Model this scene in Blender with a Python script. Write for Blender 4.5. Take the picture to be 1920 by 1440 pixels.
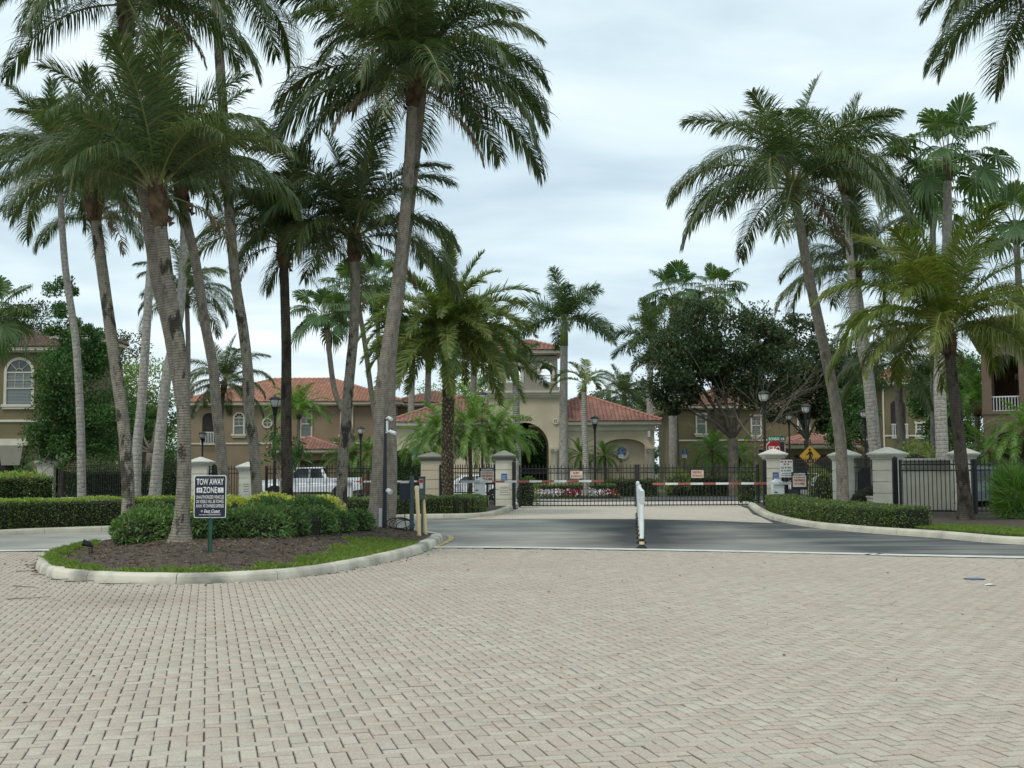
import bpy, bmesh, math, random
import numpy as np
from mathutils import Vector, Matrix

random.seed(11)
rng = np.random.default_rng(11)
SC = bpy.context.scene
for _o in list(bpy.data.objects):
    bpy.data.objects.remove(_o)
COL = SC.collection
PI = math.pi
R = math.radians

# ------------------------------------------------------------------ camera
F = 2250.0          # focal length in pixels of the 1920 x 1440 photograph
CAMH = 1.62
PITCH = math.atan(162.7 / F)
ROLL = 0.005
_f = Vector((0, math.cos(PITCH), math.sin(PITCH)))
_r0 = Vector((1, 0, 0))
_u0 = Vector((0, -math.sin(PITCH), math.cos(PITCH)))
_r = _r0 * math.cos(ROLL) - _u0 * math.sin(ROLL)
_u = _u0 * math.cos(ROLL) + _r0 * math.sin(ROLL)
cam = bpy.data.cameras.new('camera')
cam.sensor_fit = 'HORIZONTAL'
cam.sensor_width = 36
cam.lens = F / 1920 * 36
cam.clip_start = 0.1
cam.clip_end = 3000
camo = bpy.data.objects.new('camera', cam)
COL.objects.link(camo)
camo.matrix_world = Matrix(((_r.x, _u.x, -_f.x, 0), (_r.y, _u.y, -_f.y, 0), (_r.z, _u.z, -_f.z, CAMH), (0, 0, 0, 1)))
SC.camera = camo

# ------------------------------------------------------------------ sky, sun, exposure
SUN_EL, SUN_AZ = R(58), R(-140)       # azimuth clockwise from +Y: behind the camera, to the left
w = bpy.data.worlds.new('World')
SC.world = w
w.use_nodes = True
nt = w.node_tree
nt.nodes.clear()
N = nt.nodes.new
out = N('ShaderNodeOutputWorld')
sky = N('ShaderNodeTexSky')
sky.sky_type = 'NISHITA'
sky.sun_disc = False
sky.sun_elevation = SUN_EL
sky.sun_rotation = SUN_AZ
sky.air_density = 1.0
sky.dust_density = 2.0
bg1 = N('ShaderNodeBackground')
bg1.inputs['Strength'].default_value = 0.11
nt.links.new(sky.outputs[0], bg1.inputs['Color'])
# the cloud sheet: two octaves of stretched noise over the view direction
tc = N('ShaderNodeTexCoord')
sep = N('ShaderNodeSeparateXYZ')
nt.links.new(tc.outputs['Generated'], sep.inputs[0])
zz = N('ShaderNodeMath'); zz.operation = 'MAXIMUM'; zz.inputs[1].default_value = 0.0
nt.links.new(sep.outputs['Z'], zz.inputs[0])
za = N('ShaderNodeMath'); za.operation = 'ADD'; za.inputs[1].default_value = 0.16
nt.links.new(zz.outputs[0], za.inputs[0])
dx = N('ShaderNodeMath'); dx.operation = 'DIVIDE'
dy = N('ShaderNodeMath'); dy.operation = 'DIVIDE'
nt.links.new(sep.outputs['X'], dx.inputs[0]); nt.links.new(za.outputs[0], dx.inputs[1])
nt.links.new(sep.outputs['Y'], dy.inputs[0]); nt.links.new(za.outputs[0], dy.inputs[1])
cb = N('ShaderNodeCombineXYZ')
nt.links.new(dx.outputs[0], cb.inputs[0]); nt.links.new(dy.outputs[0], cb.inputs[1])
mp = N('ShaderNodeMapping'); mp.inputs['Scale'].default_value = (0.75, 1.0, 1); mp.inputs['Rotation'].default_value = (0, 0, 0.25)
nt.links.new(cb.outputs[0], mp.inputs[0])
n1 = N('ShaderNodeTexNoise'); n1.inputs['Scale'].default_value = 1.9; n1.inputs['Detail'].default_value = 7; n1.inputs['Roughness'].default_value = 0.52; n1.inputs['Distortion'].default_value = 0.35
n2 = N('ShaderNodeTexNoise'); n2.inputs['Scale'].default_value = 0.7; n2.inputs['Detail'].default_value = 3
nt.links.new(mp.outputs[0], n1.inputs['Vector']); nt.links.new(mp.outputs[0], n2.inputs['Vector'])
ad = N('ShaderNodeMath'); ad.operation = 'ADD'
nt.links.new(n1.outputs[0], ad.inputs[0]); nt.links.new(n2.outputs[0], ad.inputs[1])
rp = N('ShaderNodeValToRGB')
rp.color_ramp.elements[0].position = 0.78 / 2; rp.color_ramp.elements[0].color = (0.445, 0.565, 0.640, 1)
rp.color_ramp.elements[1].position = 1.26 / 2; rp.color_ramp.elements[1].color = (0.800, 0.880, 0.905, 1)
e = rp.color_ramp.elements.new(1.02 / 2); e.color = (0.620, 0.735, 0.790, 1)
hf = N('ShaderNodeMath'); hf.operation = 'MULTIPLY'; hf.inputs[1].default_value = 0.5
nt.links.new(ad.outputs[0], hf.inputs[0]); nt.links.new(hf.outputs[0], rp.inputs[0])
bg2 = N('ShaderNodeBackground'); bg2.inputs['Strength'].default_value = 1.30
nt.links.new(rp.outputs[0], bg2.inputs['Color'])
mx = N('ShaderNodeMixShader'); mx.inputs[0].default_value = 0.90
nt.links.new(bg1.outputs[0], mx.inputs[1]); nt.links.new(bg2.outputs[0], mx.inputs[2])
nt.links.new(mx.outputs[0], out.inputs[0])

sun = bpy.data.lights.new('sun', 'SUN')
sun.energy = 1.5
sun.angle = R(14)
sun.color = (1.0, 0.96, 0.89)
suno = bpy.data.objects.new('sun', sun)
COL.objects.link(suno)
_sd = Vector((math.sin(SUN_AZ) * math.cos(SUN_EL), math.cos(SUN_AZ) * math.cos(SUN_EL), math.sin(SUN_EL)))
suno.rotation_euler = _sd.to_track_quat('Z', 'Y').to_euler()
suno.location = (0, -20, 60)
SC.view_settings.view_transform = 'Standard'
SC.view_settings.look = 'None'
SC.view_settings.exposure = 0.06
SC.view_settings.gamma = 1.0
SC.view_settings.use_curve_mapping = False
SC.render.resolution_x, SC.render.resolution_y = 1024, 768

# ------------------------------------------------------------------ pixel helpers
def ray(px, py):
    return _f + _r * ((px - 960) / F) + _u * ((720 - py) / F)
def G(px, py, z=0.0):
    d = ray(px, py); t = (z - CAMH) / d.z
    return Vector((d.x * t, d.y * t, z))
def P(px, py, Y):
    d = ray(px, py); t = Y / d.y
    return Vector((d.x * t, Y, CAMH + d.z * t))
def X(px, Y, py=820): return P(px, py, Y).x
def Z(py, Y, px=960): return P(px, py, Y).z

# ------------------------------------------------------------------ objects
ROOT = {}
def tag(o, label=None, cat=None, group=None, kind=None):
    if label: o['label'] = label
    if cat: o['category'] = cat
    if group: o['group'] = group
    if kind: o['kind'] = kind
    return o
def thing(name, label, cat, loc=(0, 0, 0), rz=0.0, group=None):
    o = bpy.data.objects.new(name, None)
    COL.objects.link(o)
    o.empty_display_size = 0.2
    o.location = loc; o.rotation_euler = (0, 0, rz)
    ROOT[o.name] = Matrix.Translation(Vector(loc)) @ Matrix.Rotation(rz, 4, 'Z')
    return tag(o, label, cat, group)
def obj(name, me, mats=None, parent=None, world=True):
    o = bpy.data.objects.new(name, me)
    COL.objects.link(o)
    if mats is not None and len(me.materials) == 0:
        for m in (mats if isinstance(mats, (list, tuple)) else [mats]): me.materials.append(m)
    if parent is not None:
        o.parent = parent
        if world and parent.name in ROOT: o.matrix_parent_inverse = ROOT[parent.name].inverted()
    return o

class MB:
    """collects simple shapes, then becomes one mesh"""
    def __init__(s): s.v = []; s.f = []; s.m = []; s.mi = 0; s.T = None
    def mat(s, i): s.mi = i; return s
    def add(s, vs, fs):
        b = len(s.v)
        if s.T is not None: vs = [s.T @ Vector(v) for v in vs]
        s.v += [tuple(v) for v in vs]
        s.f += [tuple(b + i for i in f) for f in fs]; s.m += [s.mi] * len(fs)
        return s
    def box(s, x0, x1, y0, y1, z0, z1):
        return s.add([(x0, y0, z0), (x1, y0, z0), (x1, y1, z0), (x0, y1, z0), (x0, y0, z1), (x1, y0, z1), (x1, y1, z1), (x0, y1, z1)],
                     [(0, 3, 2, 1), (4, 5, 6, 7), (0, 1, 5, 4), (1, 2, 6, 5), (2, 3, 7, 6), (3, 0, 4, 7)])
    def frus(s, x0, x1, y0, y1, z0, z1, i):
        "a box whose top is inset by i"
        return s.add([(x0, y0, z0), (x1, y0, z0), (x1, y1, z0), (x0, y1, z0), (x0 + i, y0 + i, z1), (x1 - i, y0 + i, z1), (x1 - i, y1 - i, z1), (x0 + i, y1 - i, z1)],
                     [(0, 3, 2, 1), (4, 5, 6, 7), (0, 1, 5, 4), (1, 2, 6, 5), (2, 3, 7, 6), (3, 0, 4, 7)])
    def lathe(s, prof, n=16, c=(0, 0, 0)):
        vs = []; fs = []
        for r, z in prof:
            for k in range(n):
                a = 2 * PI * k / n
                vs.append((c[0] + r * math.cos(a), c[1] + r * math.sin(a), c[2] + z))
        for i in range(len(prof) - 1):
            for k in range(n):
                k2 = (k + 1) % n
                fs.append((i * n + k, i * n + k2, (i + 1) * n + k2, (i + 1) * n + k))
        fs.append(tuple(range(n))[::-1]); fs.append(tuple((len(prof) - 1) * n + k for k in range(n)))
        return s.add(vs, fs)
    def tube(s, pts, rad, n=8, cap=True):
        pts = [Vector(p) for p in pts]
        if not isinstance(rad, (list, tuple)): rad = [rad] * len(pts)
        vs = []; fs = []
        ref = Vector((0.31, 0.92, 0.21))
        for i, p in enumerate(pts):
            t = (pts[min(i + 1, len(pts) - 1)] - pts[max(i - 1, 0)]).normalized()
            if abs(t.dot(ref)) > .95: rr = Vector((1, 0, 0))
            else: rr = ref
            a = t.cross(rr).normalized(); b = t.cross(a)
            for k in range(n):
                q = 2 * PI * k / n
                vs.append(p + (a * math.cos(q) + b * math.sin(q)) * rad[i])
        for i in range(len(pts) - 1):
            for k in range(n):
                k2 = (k + 1) % n
                fs.append((i * n + k, i * n + k2, (i + 1) * n + k2, (i + 1) * n + k))
        if cap: fs.append(tuple(range(n))[::-1]); fs.append(tuple((len(pts) - 1) * n + k for k in range(n)))
        return s.add(vs, fs)
    def prism(s, poly, y0, y1):
        "polygon in x,z (counter-clockwise seen from -y) pushed from y0 to y1"
        n = len(poly)
        vs = [(x, y0, z) for x, z in poly] + [(x, y1, z) for x, z in poly]
        fs = [tuple(range(n)), tuple(range(2 * n - 1, n - 1, -1))]
        for i in range(n):
            j = (i + 1) % n
            fs.append((i, i + n, j + n, j))
        return s.add(vs, fs)
    def mesh(s, name, smooth=False, fix=False):
        me = bpy.data.meshes.new(name)
        me.from_pydata(s.v, [], s.f)
        if any(s.m): me.polygons.foreach_set('material_index', s.m)
        if fix:
            bm = bmesh.new(); bm.from_mesh(me); bmesh.ops.recalc_face_normals(bm, faces=bm.faces); bm.to_mesh(me); bm.free()
        if smooth: me.polygons.foreach_set('use_smooth', [True] * len(me.polygons))
        me.update()
        return me
    def obj(s, name, mats, parent=None, world=True, smooth=False, fix=False):
        return obj(name, s.mesh(name, smooth, fix), mats, parent, world)

def np_mesh(name, V, quads=None, tris=None, attr=None, smooth=False, mi=None):
    me = bpy.data.meshes.new(name)
    V = np.asarray(V, dtype=np.float32)
    nq = 0 if quads is None else len(quads); ntr = 0 if tris is None else len(tris)
    me.vertices.add(len(V)); me.vertices.foreach_set('co', V.ravel())
    nl = nq * 4 + ntr * 3
    me.loops.add(nl); me.polygons.add(nq + ntr)
    li = np.concatenate([np.asarray(a).ravel() for a in (quads, tris) if a is not None and len(a)]).astype(np.int32)
    me.loops.foreach_set('vertex_index', li)
    st = np.concatenate([np.arange(nq) * 4, nq * 4 + np.arange(ntr) * 3]).astype(np.int32)
    me.polygons.foreach_set('loop_start', st)
    if mi is not None: me.polygons.foreach_set('material_index', np.asarray(mi, dtype=np.int32))
    if smooth: me.polygons.foreach_set('use_smooth', np.ones(nq + ntr, dtype=bool))
    me.update(calc_edges=True)
    if attr:
        for k, a in attr.items():
            at = me.attributes.new(k, 'FLOAT', 'POINT'); at.data.foreach_set('value', np.asarray(a, dtype=np.float32))
    me.validate()
    return me

# ------------------------------------------------------------------ materials
def srgb(r, g, b):
    return tuple((x / 255 / 12.92 if x <= 10 else ((x / 255 + .055) / 1.055) ** 2.4) for x in (r, g, b))
MATS = {}
def nodes(name):
    m = bpy.data.materials.new(name); m.use_nodes = True
    t = m.node_tree; bs = t.nodes['Principled BSDF']
    MATS[name] = m
    return m, t, bs, t.nodes.new, t.links.new
def mixc(t, fac, a, b, mode='MIX'):
    n = t.nodes.new('ShaderNodeMix'); n.data_type = 'RGBA'; n.blend_type = mode
    for s, v in ((n.inputs[0], fac), (n.inputs[6], a), (n.inputs[7], b)):
        if isinstance(v, bpy.types.NodeSocket): t.links.new(v, s)
        elif isinstance(v, tuple): s.default_value = (*v, 1) if len(v) == 3 else v
        else: s.default_value = v
    return n.outputs[2]
def ramp(t, src, lo, hi):
    n = t.nodes.new('ShaderNodeMapRange'); n.inputs[1].default_value = lo; n.inputs[2].default_value = hi
    t.links.new(src, n.inputs[0]); return n.outputs[0]
def noise(t, scale, detail=4, rough=.55, vec=None, stretch=None):
    n = t.nodes.new('ShaderNodeTexNoise'); n.inputs['Scale'].default_value = scale; n.inputs['Detail'].default_value = detail; n.inputs['Roughness'].default_value = rough
    if vec is None:
        g = t.nodes.new('ShaderNodeTexCoord'); vec = g.outputs['Object']
    if stretch:
        m = t.nodes.new('ShaderNodeMapping'); m.inputs['Scale'].default_value = stretch; t.links.new(vec, m.inputs[0]); vec = m.outputs[0]
    t.links.new(vec, n.inputs['Vector']); return n.outputs[0]
def bump(t, bs, h, strength=.3, dist=.01):
    b = t.nodes.new('ShaderNodeBump'); b.inputs['Strength'].default_value = strength; b.inputs['Distance'].default_value = dist
    t.links.new(h, b.inputs['Height']); t.links.new(b.outputs[0], bs.inputs['Normal'])
def mathn(t, op, a, b=None):
    n = t.nodes.new('ShaderNodeMath'); n.operation = op
    for s, v in zip(n.inputs, (a, b)):
        if v is None: continue
        if isinstance(v, bpy.types.NodeSocket): t.links.new(v, s)
        else: s.default_value = v
    return n.outputs[0]
def objrand(t): return t.nodes.new('ShaderNodeObjectInfo').outputs['Random']
def attr(t, name):
    n = t.nodes.new('ShaderNodeAttribute'); n.attribute_name = name; return n.outputs['Fac']

def simple(name, col, col2=None, rough=.75, scale=3, bs_=0, bscale=60, metal=0, spec=.5, detail=5, lo=.35, hi=.65, stretch=None):
    m, t, bs, N, L = nodes(name)
    bs.inputs['Roughness'].default_value = rough; bs.inputs['Metallic'].default_value = metal
    bs.inputs['Specular IOR Level'].default_value = spec
    if col2 is None: col2 = tuple(c * .8 for c in col)
    f = ramp(t, noise(t, scale, detail, stretch=stretch), lo, hi)
    L(mixc(t, f, col, col2), bs.inputs['Base Color'])
    if bs_: bump(t, bs, noise(t, bscale, 3), bs_, .01)
    return m
def leafm(name, c1, c2, c3=None, trans=.28, rough=.45, spec=.4, scale=.9):
    m, t, bs, N, L = nodes(name)
    f = ramp(t, noise(t, scale, 3), .3, .7)
    c = mixc(t, f, c1, c2)
    c = mixc(t, mathn(t, 'MULTIPLY', objrand(t), .7), c, c3 or c2)
    c = mixc(t, mathn(t, 'MULTIPLY', ramp(t, attr(t, 'rnd'), .955, .975), .75), c, srgb(112, 96, 66))
    hs = N('ShaderNodeHueSaturation'); L(c, hs.inputs['Color'])
    L(mathn(t, 'ADD', mathn(t, 'MULTIPLY', attr(t, 'rnd'), .95), .78), hs.inputs['Value'])
    L(hs.outputs[0], bs.inputs['Base Color'])
    bs.inputs['Roughness'].default_value = rough; bs.inputs['Specular IOR Level'].default_value = spec
    tr = N('ShaderNodeBsdfTranslucent')
    L(mixc(t, 1.0, hs.outputs[0], (1.5, 1.6, .7), 'MULTIPLY'), tr.inputs['Color'])
    mx = N('ShaderNodeMixShader'); mx.inputs[0].default_value = trans
    L(bs.outputs[0], mx.inputs[1]); L(tr.outputs[0], mx.inputs[2])
    L(mx.outputs[0], t.nodes['Material Output'].inputs['Surface'])
    return m

def paver_mat(name, single):
    m, t, bs, N, L = nodes(name)
    rnd = objrand(t) if single else attr(t, 'rnd')
    g = N('ShaderNodeNewGeometry').outputs['Position']
    big = ramp(t, noise(t, .45, 3, vec=g), .32, .68)
    c = mixc(t, rnd, srgb(194, 187, 173), srgb(182, 171, 157))
    pk = ramp(t, mathn(t, 'FRACT', mathn(t, 'MULTIPLY', rnd, 7.31)), .62, 1.0)
    c = mixc(t, mathn(t, 'MULTIPLY', pk, .38), c, srgb(186, 163, 149))
    gy = ramp(t, mathn(t, 'FRACT', mathn(t, 'MULTIPLY', rnd, 13.7)), .72, 1.0)
    c = mixc(t, mathn(t, 'MULTIPLY', gy, .38), c, srgb(158, 160, 150))
    c = mixc(t, mathn(t, 'MULTIPLY', big, .24), c, srgb(178, 164, 147))
    fine = noise(t, 160, 3, .7, vec=g)
    c = mixc(t, ramp(t, fine, .35, .75), c, mixc(t, 1.0, c, (.80, .79, .77), 'MULTIPLY'))
    agg = ramp(t, noise(t, 55, 5, .75, vec=g), .36, .66)
    c = mixc(t, agg, mixc(t, 1.0, c, (1.10, 1.09, 1.07), 'MULTIPLY'), mixc(t, 1.0, c, (.76, .75, .73), 'MULTIPLY'))
    st = ramp(t, noise(t, 1.3, 5, .65, vec=g), .60, .80)
    c = mixc(t, mathn(t, 'MULTIPLY', st, .28), c, srgb(120, 112, 98))
    pat = ramp(t, noise(t, .23, 4, .6, vec=g), .48, .66)
    c = mixc(t, mathn(t, 'MULTIPLY', pat, .12), c, srgb(140, 122, 106))
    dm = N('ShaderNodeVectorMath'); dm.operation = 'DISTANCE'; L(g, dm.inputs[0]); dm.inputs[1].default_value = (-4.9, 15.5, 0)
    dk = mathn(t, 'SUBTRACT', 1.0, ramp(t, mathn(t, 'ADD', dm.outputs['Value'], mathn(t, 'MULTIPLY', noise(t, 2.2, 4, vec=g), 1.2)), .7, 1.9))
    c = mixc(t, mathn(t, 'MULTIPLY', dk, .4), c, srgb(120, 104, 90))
    c = mixc(t, mathn(t, 'MULTIPLY', attr(t, 'edge'), .5), c, srgb(92, 82, 70))
    L(c, bs.inputs['Base Color'])
    bs.inputs['Roughness'].default_value = .85; bs.inputs['Specular IOR Level'].default_value = .25
    bump(t, bs, noise(t, 220, 2, vec=g), .25, .004)
    return m
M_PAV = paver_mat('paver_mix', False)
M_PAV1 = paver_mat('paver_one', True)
M_SAND = simple('joint_sand', srgb(100, 91, 77), srgb(74, 67, 57), .95, 8)

def asphalt():
    m, t, bs, N, L = nodes('asphalt')
    g = N('ShaderNodeNewGeometry').outputs['Position']
    a = ramp(t, noise(t, .16, 4, .6, vec=g, stretch=(1.0, .62, 1)), .36, .64)
    c = mixc(t, a, srgb(138, 139, 134), srgb(186, 183, 171))
    b = ramp(t, noise(t, .5, 5, .6, vec=g, stretch=(.45, 1.5, 1)), .46, .70)
    c = mixc(t, mathn(t, 'MULTIPLY', b, .5), c, srgb(96, 98, 97))
    # tyre rubber and drips along the lane divider
    s = N('ShaderNodeSeparateXYZ'); L(g, s.inputs[0])
    xx = mathn(t, 'SUBTRACT', s.outputs[0], mathn(t, 'ADD', mathn(t, 'MULTIPLY', mathn(t, 'SUBTRACT', s.outputs[1], 25.0), .10), 2.75))
    xx = mathn(t, 'ADD', xx, mathn(t, 'MULTIPLY', mathn(t, 'SUBTRACT', noise(t, .35, 3, vec=g), .5), 2.2))
    k = mathn(t, 'SUBTRACT', 1.0, ramp(t, mathn(t, 'ABSOLUTE', xx), .5, 2.3))
    yk = ramp(t, s.outputs[1], 20.0, 27.5)
    yk2 = mathn(t, 'SUBTRACT', 1.0, ramp(t, s.outputs[1], 39.0, 46.0))
    k = mathn(t, 'MULTIPLY', mathn(t, 'MULTIPLY', k, yk), yk2)
    c = mixc(t, mathn(t, 'MULTIPLY', k, .92), c, srgb(56, 60, 62))
    fe = mathn(t, 'MULTIPLY', mathn(t, 'MULTIPLY', ramp(t, s.outputs[1], 34.5, 39.0), ramp(t, noise(t, .30, 3, vec=g, stretch=(.8, .5, 1)), .40, .58)), .7)
    c = mixc(t, fe, c, srgb(84, 88, 88))
    rd = mathn(t, 'MULTIPLY', ramp(t, mathn(t, 'ADD', s.outputs[0], mathn(t, 'MULTIPLY', noise(t, .3, 3, vec=g), 2.0)), 5.4, 8.0), ramp(t, noise(t, .45, 4, vec=g, stretch=(.35, 1.4, 1)), .15, .5))
    c = mixc(t, mathn(t, 'MULTIPLY', rd, .92), c, srgb(70, 75, 77))
    f = noise(t, 90, 3, .7, vec=g)
    c = mixc(t, ramp(t, f, .3, .8), c, mixc(t, 1.0, c, (.78, .78, .78), 'MULTIPLY'))
    L(c, bs.inputs['Base Color']); bs.inputs['Roughness'].default_value = .95; bs.inputs['Specular IOR Level'].default_value = .12
    bump(t, bs, noise(t, 150, 2, vec=g), .3, .004)
    return m
M_ASPH = asphalt()

def brick_band():
    m, t, bs, N, L = nodes('far_pavers')
    g = N('ShaderNodeNewGeometry').outputs['Position']
    b = N('ShaderNodeTexBrick'); L(g, b.inputs['Vector'])
    b.inputs['Scale'].default_value = 1; b.inputs['Brick Width'].default_value = .2; b.inputs['Row Height'].default_value = .1; b.inputs['Mortar Size'].default_value = .006
    b.inputs['Color1'].default_value = (*srgb(206, 199, 184), 1); b.inputs['Color2'].default_value = (*srgb(190, 178, 160), 1); b.inputs['Mortar'].default_value = (*srgb(130, 122, 108), 1)
    a = ramp(t, noise(t, .7, 4, vec=g), .35, .7)
    L(mixc(t, mathn(t, 'MULTIPLY', a, .35), b.outputs[0], srgb(170, 158, 140)), bs.inputs['Base Color'])
    bs.inputs['Roughness'].default_value = .85
    return m
M_BAND = brick_band()
M_CONC = simple('kerb_concrete', srgb(200, 195, 176), srgb(164, 158, 140), .85, 1.6, .25, 50, lo=.4, hi=.75)
M_CONC2 = simple('stained_kerb', srgb(204, 198, 180), srgb(128, 126, 116), .85, 1.0, .25, 50, lo=.44, hi=.66)
M_WLINE = simple('white_edge', srgb(214, 214, 204), srgb(186, 186, 176), .7, 3)
M_YLINE = simple('faded_yellow', srgb(196, 172, 106), srgb(150, 142, 112), .8, 2.5, lo=.4, hi=.6)
M_GROUND = simple('ground_soil', srgb(96, 104, 62), srgb(78, 84, 54), .95, .5, .2, 20)
M_MULCH = simple('mulch', srgb(88, 75, 60), srgb(46, 39, 32), .95, 7, .9, 35, lo=.35, hi=.65)
M_CHIP = simple('bark_chip', srgb(138, 116, 92), srgb(60, 48, 38), .9, 4)
M_LAWN = simple('lawn_soil', srgb(80, 100, 46), srgb(62, 80, 36), .95, 6, .4, 40)
M_GRASS = leafm('grass_blade', srgb(78, 108, 38), srgb(94, 122, 48), srgb(110, 126, 60), .28, .5, .3, 1.5)

# ------------------------------------------------------------------ vegetation materials
M_COCO = leafm('coconut_leaf', srgb(58, 78, 50), srgb(74, 92, 52), srgb(88, 98, 66), .28, .40, .55, .35)
M_COCOY = leafm('young_coconut_leaf', srgb(74, 97, 46), srgb(93, 109, 48), srgb(112, 116, 57), .34, .42, .5, .5)
M_DATE = leafm('date_palm_leaf', srgb(76, 100, 54), srgb(94, 110, 54), srgb(104, 110, 53), .31, .45, .45, .4)
M_ROYAL = leafm('royal_palm_leaf', srgb(52, 76, 50), srgb(66, 88, 54), srgb(76, 96, 58), .25, .40, .5, .4)
M_FAN = leafm('fan_palm_leaf', srgb(54, 80, 46), srgb(68, 92, 54), srgb(84, 102, 62), .28, .5, .3, .6)
M_PYG = leafm('pygmy_palm_leaf', srgb(88, 122, 58), srgb(106, 136, 62), srgb(80, 112, 54), .34, .45, .4, .8)
M_DRY = leafm('dry_leaf', srgb(108, 96, 78), srgb(88, 76, 60), srgb(122, 112, 94), .12, .7, .2, 1.2)
M_RACH = simple('frond_rib', srgb(132, 132, 74), srgb(104, 112, 60), .55, 2)
M_PET = simple('fan_petiole', srgb(120, 128, 72), srgb(96, 108, 58), .5, 2)
M_FIBRE = simple('palm_fibre', srgb(112, 92, 66), srgb(62, 48, 34), .95, 5, .8, 30, lo=.35, hi=.62)
M_BOOT = simple('cut_leaf_base', srgb(150, 138, 116), srgb(84, 72, 56), .95, 7, .5, 30, lo=.4, hi=.6)
M_SHAFT = simple('green_crownshaft', srgb(120, 134, 62), srgb(92, 110, 52), .45, 1.2)
M_OAK = leafm('oak_leaf', srgb(46, 62, 38), srgb(60, 76, 42), srgb(54, 70, 44), .22, .5, .35, .7)
M_BROAD = leafm('broad_leaf', srgb(52, 84, 42), srgb(68, 98, 48), srgb(60, 92, 46), .28, .5, .4, .8)
M_LIGHT = leafm('light_leaf', srgb(98, 122, 60), srgb(118, 134, 70), srgb(104, 124, 66), .32, .5, .35, .8)
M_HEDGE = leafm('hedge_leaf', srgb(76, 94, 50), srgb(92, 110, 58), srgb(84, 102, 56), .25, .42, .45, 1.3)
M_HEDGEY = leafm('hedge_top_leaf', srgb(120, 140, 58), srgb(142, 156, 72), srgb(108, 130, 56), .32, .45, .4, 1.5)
M_JUN = leafm('juniper_spray', srgb(84, 112, 64), srgb(104, 130, 74), srgb(78, 104, 64), .24, .6, .3, 1.3)
M_YEL = leafm('yellow_shrub_leaf', srgb(176, 178, 84), srgb(200, 200, 116), srgb(146, 158, 70), .35, .4, .45, 2.2)
M_PURP = leafm('maroon_shrub_leaf', srgb(86, 74, 62), srgb(104, 90, 72), srgb(92, 84, 66), .25, .5, .3, 2)
M_CORE = simple('shrub_twigs', srgb(40, 46, 30), srgb(26, 30, 20), .95, 4)
M_BARK = simple('tree_bark', srgb(128, 118, 104), srgb(88, 80, 70), .9, 4, .8, 18)
M_BARKD = simple('dark_tree_bark', srgb(96, 88, 76), srgb(66, 60, 52), .9, 4, .8, 18)
M_TWIG = simple('bare_twig', srgb(160, 152, 140), srgb(128, 120, 108), .9, 4)

def trunk_mat(name, light, dark, blotch, ringw=.085, dk=.75, moss=None, blo=.52, bhi=.62):
    m, t, bs, N, L = nodes(name)
    al = attr(t, 'along')
    wob = noise(t, 2.5, 3)
    ph = mathn(t, 'ADD', mathn(t, 'MULTIPLY', al, 2 * PI / ringw), mathn(t, 'MULTIPLY', wob, 5.0))
    ring = ramp(t, mathn(t, 'SINE', ph), .35, 1.0)
    c = mixc(t, ramp(t, noise(t, 9, 6, .7, stretch=(1, 1, .6)), .38, .66), light, tuple(x * .52 for x in light))
    c = mixc(t, mathn(t, 'MULTIPLY', ring, dk), c, dark)
    c = mixc(t, mathn(t, 'MULTIPLY', ramp(t, noise(t, 3.2, 6, .7, stretch=(1, 1, .5)), blo, bhi), .85), c, blotch)
    if moss: c = mixc(t, mathn(t, 'MULTIPLY', ramp(t, noise(t, 1.6, 5, .65), .54, .70), .6), c, moss)
    hs = N('ShaderNodeHueSaturation'); L(c, hs.inputs['Color']); L(mathn(t, 'ADD', mathn(t, 'MULTIPLY', objrand(t), .3), .85), hs.inputs['Value'])
    L(hs.outputs[0], bs.inputs['Base Color']); bs.inputs['Roughness'].default_value = .9; bs.inputs['Specular IOR Level'].default_value = .2
    h = mathn(t, 'ADD', mathn(t, 'MULTIPLY', ring, -.7), noise(t, 30, 4, .7))
    bump(t, bs, h, .7, .02)
    return m
M_TRK = trunk_mat('coconut_trunk', srgb(164, 155, 141), srgb(88, 80, 70), srgb(72, 65, 57), blo=.57, bhi=.70, dk=.55, ringw=.05)
M_TRKB = trunk_mat('lichened_trunk', srgb(158, 150, 135), srgb(88, 82, 73), srgb(48, 44, 39), blo=.52, bhi=.58, moss=srgb(156, 160, 130), dk=.5, ringw=.05)
M_TRKD = trunk_mat('dark_trunk', srgb(108, 99, 88), srgb(64, 58, 51), srgb(46, 41, 36), blo=.50, bhi=.62, dk=.6, ringw=.06)
M_TRKG = trunk_mat('smooth_grey_trunk', srgb(180, 175, 164), srgb(150, 145, 136), srgb(120, 114, 104), ringw=.16, blo=.60, bhi=.74, dk=.16)
M_TRKW = trunk_mat('white_ringed_trunk', srgb(176, 172, 162), srgb(78, 74, 68), srgb(120, 114, 104), ringw=.12, blo=.62, bhi=.72, dk=.8)
M_TRKT = trunk_mat('date_palm_trunk', srgb(106, 92, 74), srgb(58, 48, 38), srgb(52, 44, 36), ringw=.14, blo=.55, bhi=.68, dk=.6)

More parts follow.
